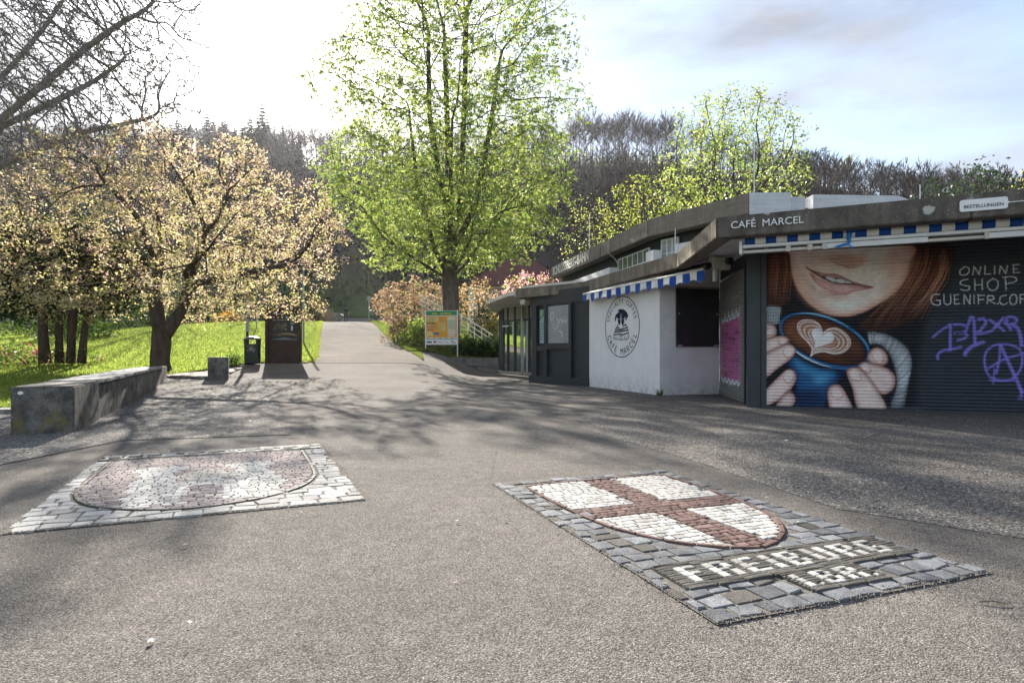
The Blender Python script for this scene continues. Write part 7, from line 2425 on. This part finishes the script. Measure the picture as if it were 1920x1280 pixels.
def fir(seed, h, r, tiers, cols, per=11):
    rg = np.random.default_rng(seed); VV, FF, CC = [], [], []; b = 0
    for i in range(tiers):
        t = i / tiers; z = h * (.12 + .88 * t); R = r * (1 - t) ** .8 * rg.uniform(.8, 1.15) + .15
        for k in range(per):
            a = 6.28 * (k + rg.uniform()) / per; L = R * rg.uniform(.75, 1.15); w = L * .22 + .1
            d = np.array((math.cos(a), math.sin(a), 0)); s = np.array((-d[1], d[0], 0)); p0 = np.array((0, 0, z)); p1 = d * L * .6 + (0, 0, z - .10 * L); p2 = d * L + (0, 0, z - .28 * L)
            VV += [p0, p1 - s * w, p2, p1 + s * w - np.array((0, 0, .15))]; FF.append((b, b + 1, b + 2, b + 3)); b += 4
            CC += [np.array(cols[rg.integers(len(cols))]) * rg.uniform(.7, 1.3)] * 4
    V, F = tube_path(np.array([(0, 0, -.5), (0, 0, h * .5), (0, 0, h)]), np.array([.22, .14, .03]), 5)
    FF = np.vstack([np.array(FF), F + b]); mi = [0] * (len(FF) - len(F)) + [1] * len(F)
    return np.vstack([np.array(VV), V]), FF, np.vstack([np.array(CC), np.full((len(V), 3), .05)]), mi


def pine(seed, h):
    rg = np.random.default_rng(seed); VV, FF, CC = [], [], []; b = 0
    for i in range(9):
        z = h * (.52 + .05 * i); a = rg.uniform(0, 6.28); R = h * .14 * rg.uniform(.6, 1.2) * (1 - .05 * i)
        for k in range(40):
            p = np.array((math.cos(a) * R * .6, math.sin(a) * R * .6, z)) + rg.normal(0, 1, 3) * (R * .5, R * .5, h * .013); d = rg.normal(0, 1, 3); d /= np.linalg.norm(d); s = np.cross(d, rg.normal(0, 1, 3)); s /= np.linalg.norm(s)
            VV += [p, p + d * .35 + s * .16, p + d * .75, p + d * .35 - s * .16]; FF.append((b, b + 1, b + 2, b + 3)); b += 4; CC += [np.array((.022, .036, .02)) * rg.uniform(.7, 1.4)] * 4
    V, F = tube_path(np.array([(0, 0, -.5), (.1, 0, h * .6), (0, .1, h * .97)]), np.array([.26, .18, .06]), 6)
    FF = np.vstack([np.array(FF), F + b]); mi = [0] * (len(FF) - len(F)) + [1] * len(F)
    return np.vstack([np.array(VV), V]), FF, np.vstack([np.array(CC), np.full((len(V), 3), .05)]), mi


def fm(name, res): V, F, C, mi = res; return shared(name, V, F, [M_leaf_d, M_bark_w], C, mi)


fir_var = [fm("fir_tree", fir(200 + k, 25 + 3 * k, 5.0, 20, [(.014, .024, .016), (.02, .031, .018)])) for k in range(3)]
pine_me = fm("pine_tree", pine(7, 25))
V, F = wood_tree(300, 22, 18, 7, .32, .6, .35, 3, .09)
rgx = np.random.default_rng(9); LV, LF, LC = leaves(V[rgx.integers(len(V) // 3, len(V), 420)], 3, .85, .27, .7, .1, [(.15, .17, .04), (.19, .19, .05)], rgx)
bud_me = shared("budding_tree", np.vstack([V, LV]), np.vstack([F, LF + len(V)]), [M_bark_w, M_leaf], np.vstack([np.full((len(V), 3), .05), LC]), [0] * len(F) + [1] * len(LF))
rg = np.random.default_rng(77)


def plant(me, x, y, s, name, label, group, cat="tree", dz=-.3):
    o = bpy.data.objects.new(name, me); COL.objects.link(o)
    o.location = (x, y, zt_(x, y) + dz); o.scale = (s, s, s * rg.uniform(.93, 1.07)); o.rotation_euler = (0, 0, rg.uniform(0, 6.28))
    return tag(o, label, cat, group)


R1 = "leafless trees lined up on the ridge"
for px in np.arange(1068, 1262, 6.2):
    Y_ = RIDGE_Y - rg.uniform(-6, 4); plant(wood_var[rg.integers(6)], (px - 960) / 1150 * Y_, Y_, rg.uniform(.92, 1.12), "woodland_tree", "tall leafless tree in the close row on the ridge right of the big chestnut", R1)
R2 = "leafless trees on the ridge above the cafe roof"
for px in np.arange(1270, 1960, 9.5):
    Y_ = RIDGE_Y - rg.uniform(-5, 12); plant(wood_var[rg.integers(6)], (px - 960) / 1150 * Y_, Y_, rg.uniform(.5, 1.1) * np.interp(px, [1270, 1500, 1700, 1900], [1, .92, .8, .62]), "woodland_tree", "leafless tree on the ridge above the dark roof band of the cafe", R2)
R3 = "leafless trees on the ridge left of the big chestnut"
for px in np.arange(-60, 1060, 10.5):
    Y_ = RIDGE_Y - rg.uniform(-6, 10); plant(wood_var[rg.integers(6)], (px - 960) / 1150 * Y_, Y_, rg.uniform(.6, .85), "woodland_tree", "leafless tree on the ridge behind the magnolia and the big chestnut", R3)
for px in np.arange(-90, 700, 9.0):
    Y_ = RIDGE_Y - rg.uniform(14, 40); plant(wood_var[rg.integers(6)], (px - 960) / 1150 * Y_, Y_, rg.uniform(.6, .85), "woodland_tree", "leafless tree on the ridge behind the magnolia and the big chestnut", R3)
R4 = "dark conifers on the ridge under the bright sky"
for px, s in ((322, 1.0), (345, .9), (398, .95), (412, 1.05), (436, .9), (470, 1.1), (482, 1.05), (500, 1.2), (512, .95), (545, .8), (300, .9), (258, .8), (372, .75), (335, 1.1), (385, 1.05), (424, 1.1), (452, .9), (490, 1.25), (528, 1.0), (560, .9), (236, .9)):
    plant(fir_var[rg.integers(3)], (px - 960) / 1150 * 366, 366 + rg.uniform(-3, 3), s * 1.12, "fir_tree", "dark pointed conifer on the ridge above the pink magnolia", R4)
for px, s, lab in ((1548, 1.15, "dark flat-topped pine on the ridge right of the cafe chestnut"), (1512, 1.1, "tall slim pine on the ridge touching the cafe chestnut")):
    plant(pine_me, (px - 960) / 1150 * 372, 372, s, "pine_tree", lab, None)
for px, s, me_, nm, lab in ((1655, .62, fir_var[0], "fir_tree", "small dark conifer on the right ridge between bare trees"), (1715, .5, fir_var[1], "fir_tree", "small dark conifer beside the short white rod"), (1590, .95, bud_me, "budding_tree", "budding yellow-green tree on the right ridge beside the pine")):
    plant(me_, (px - 960) / 1150 * 374, 374, s, nm, lab, None)
small_tree("holly_tree", "dark evergreen tree behind the BESTELLUNGEN plaque", "tree", (38.5, 50, zt_(38.5, 50)), 8, 3.0, 2.4, 10.6, 3.6, 41, 420, .5, M_bark, .15, (7, .34, .09, .28, .2, [(.03, .055, .025), (.045, .07, .03)]), rtip=.014, mat_l=M_leaf_d)
small_tree("holly_tree", "smaller dark evergreen tree left of the plaque behind the roof band", "tree", (34.5, 50, zt_(34.5, 50)), 7, 2.2, 2.0, 9.6, 3.2, 42, 300, .5, M_bark, .13, (7, .32, .09, .26, .2, [(.03, .055, .025), (.045, .07, .03)]), rtip=.014, mat_l=M_leaf_d)
small_tree("yellow_tree", "yellow flowering tree at the right edge behind the roof band", "tree", (44.5, 53, zt_(44.5, 53)), 6, 2.6, 2.2, 10.2, 3.0, 43, 300, .45, M_bark, .12, (6, .22, .06, .24, .1, [(.40, .33, .05), (.34, .30, .06)]), rtip=.012)
# undergrowth and trees of the slope: one mass
lods = [wood_tree(400 + k, 15, 13, 6, .2, .45, .22, 3, .12) for k in range(5)]
VV, FF, b = [], [], 0
cnt = 0
while cnt < 1100:
    y = rg.uniform(84, 350); x = rg.uniform(-1.0, 1.0) * y * .98
    if rg.uniform() > .25 + .75 * (y - 80) / 270: continue
    V, F = lods[rg.integers(5)]; a = rg.uniform(0, 6.28); s = rg.uniform(.55, 1.1)
    R_m = np.array([[math.cos(a), -math.sin(a), 0], [math.sin(a), math.cos(a), 0], [0, 0, 1]])
    VV.append(V @ R_m.T * s + (x, y, zt_(x, y) - .4)); FF.append(F + b); b += len(V); cnt += 1
tag(np_mesh("woodland", np.vstack(VV), np.vstack(FF), M_bark_w), kind='stuff')
# thin budding and evergreen undergrowth on the slope
n = 3200; y = rg.uniform(82, 372, n); x = rg.uniform(-1, 1, n) * y
pt = np.column_stack([x, y, zterr(x, y) + rg.uniform(.2, 2.4, n)])
cl = np.array([(.055, .06, .022), (.045, .038, .03), (.075, .075, .028), (.03, .04, .018)])
sel = (np.sin(x * .05) + np.sin(y * .09 + x * .03) + rg.normal(0, .5, n) > .1).astype(int) * 2 + rg.integers(0, 2, n)
V, F, C = leaves(pt, 7, 1.5, .34, 1.6, .0, cl[[1, 3, 2, 0]], rg, .4, .15, sel)
tag(np_mesh("undergrowth", V, F, M_leaf_d, col=C), kind='stuff')
n = 1500; y = np.full(n, RIDGE_Y - 2) + rg.uniform(-6, 6, n); x = rg.uniform(30, 124, n)
V, F, C = leaves(np.column_stack([x, y, zterr(x, y) + rg.uniform(0, 9, n) * rg.uniform(0, 1, n)]), 4, 1.3, .26, 1.3, 0, [(.10, .12, .04), (.14, .15, .05)], rg, .5)
tag(np_mesh("budding_undergrowth", V, F, M_leaf, col=C), kind='stuff')

n = 1500; y = np.full(n, RIDGE_Y - 6) + rg.uniform(-22, 6, n); x = rg.uniform(-330, 20, n)
V, F, C = leaves(np.column_stack([x, y, zterr(x, y) + rg.uniform(0, 11, n) * rg.uniform(0, 1, n)]), 6, 1.6, .4, 1.6, 0, [(.03, .036, .022), (.045, .042, .03), (.022, .03, .02)], rg, .5)
tag(np_mesh("ridge_undergrowth", V, F, M_leaf_d, col=C), kind='stuff')
# petals and bits of grit blown over the square
n = 900; x = np.concatenate([rg.normal(-7, 3.2, 520), rg.uniform(-4, 8, 380)]); y = np.concatenate([rg.normal(13, 4.2, 520), rg.uniform(2.2, 14, 380)])
ok = (y > 2) & (x > -12) & ~((x < bench_x(y) + .7) & (y < 19)); x, y = x[ok], y[ok]; n = len(x)
th = rg.uniform(0, 6.28, n); s = rg.uniform(.004, .014, n); q = zterr(x, y) + .014
V = np.stack([np.column_stack([x + s * np.cos(th + k), y + s * np.sin(th + k) * (.6 if i % 2 else 1), q + .002 * i]) for i, k in enumerate((0, 1.6, 3.1, 4.7))], 1).reshape(-1, 3)
C = np.repeat(np.array([(.62, .52, .46), (.34, .30, .24), (.16, .12, .09), (.55, .50, .42)])[rg.integers(0, 4, n)], 4, 0)
tag(np_mesh("fallen_petals", V, np.arange(4 * n).reshape(-1, 4), M_petal, col=C), kind='stuff')
# ------------------------------------------------------------------ thin spring haze in the air
HZ = bpy.data.materials.new("haze_air"); HZ.use_nodes = True
HZ.node_tree.nodes.clear()
ho = HZ.node_tree.nodes.new("ShaderNodeOutputMaterial"); hv = HZ.node_tree.nodes.new("ShaderNodeVolumePrincipled")
hv.inputs["Color"].default_value = (0.93, 0.94, 1.0, 1); hv.inputs["Density"].default_value = 0.00007; hv.inputs["Anisotropy"].default_value = 0.55
HZ.node_tree.links.new(hv.outputs[0], ho.inputs["Volume"])
m = MB(); m.box(-670, 700, -205, 510, -1.3, 175); hb = fix_normals(m.build("haze", HZ)); tag(hb, kind='stuff')
SC.cycles.volume_bounces = 0
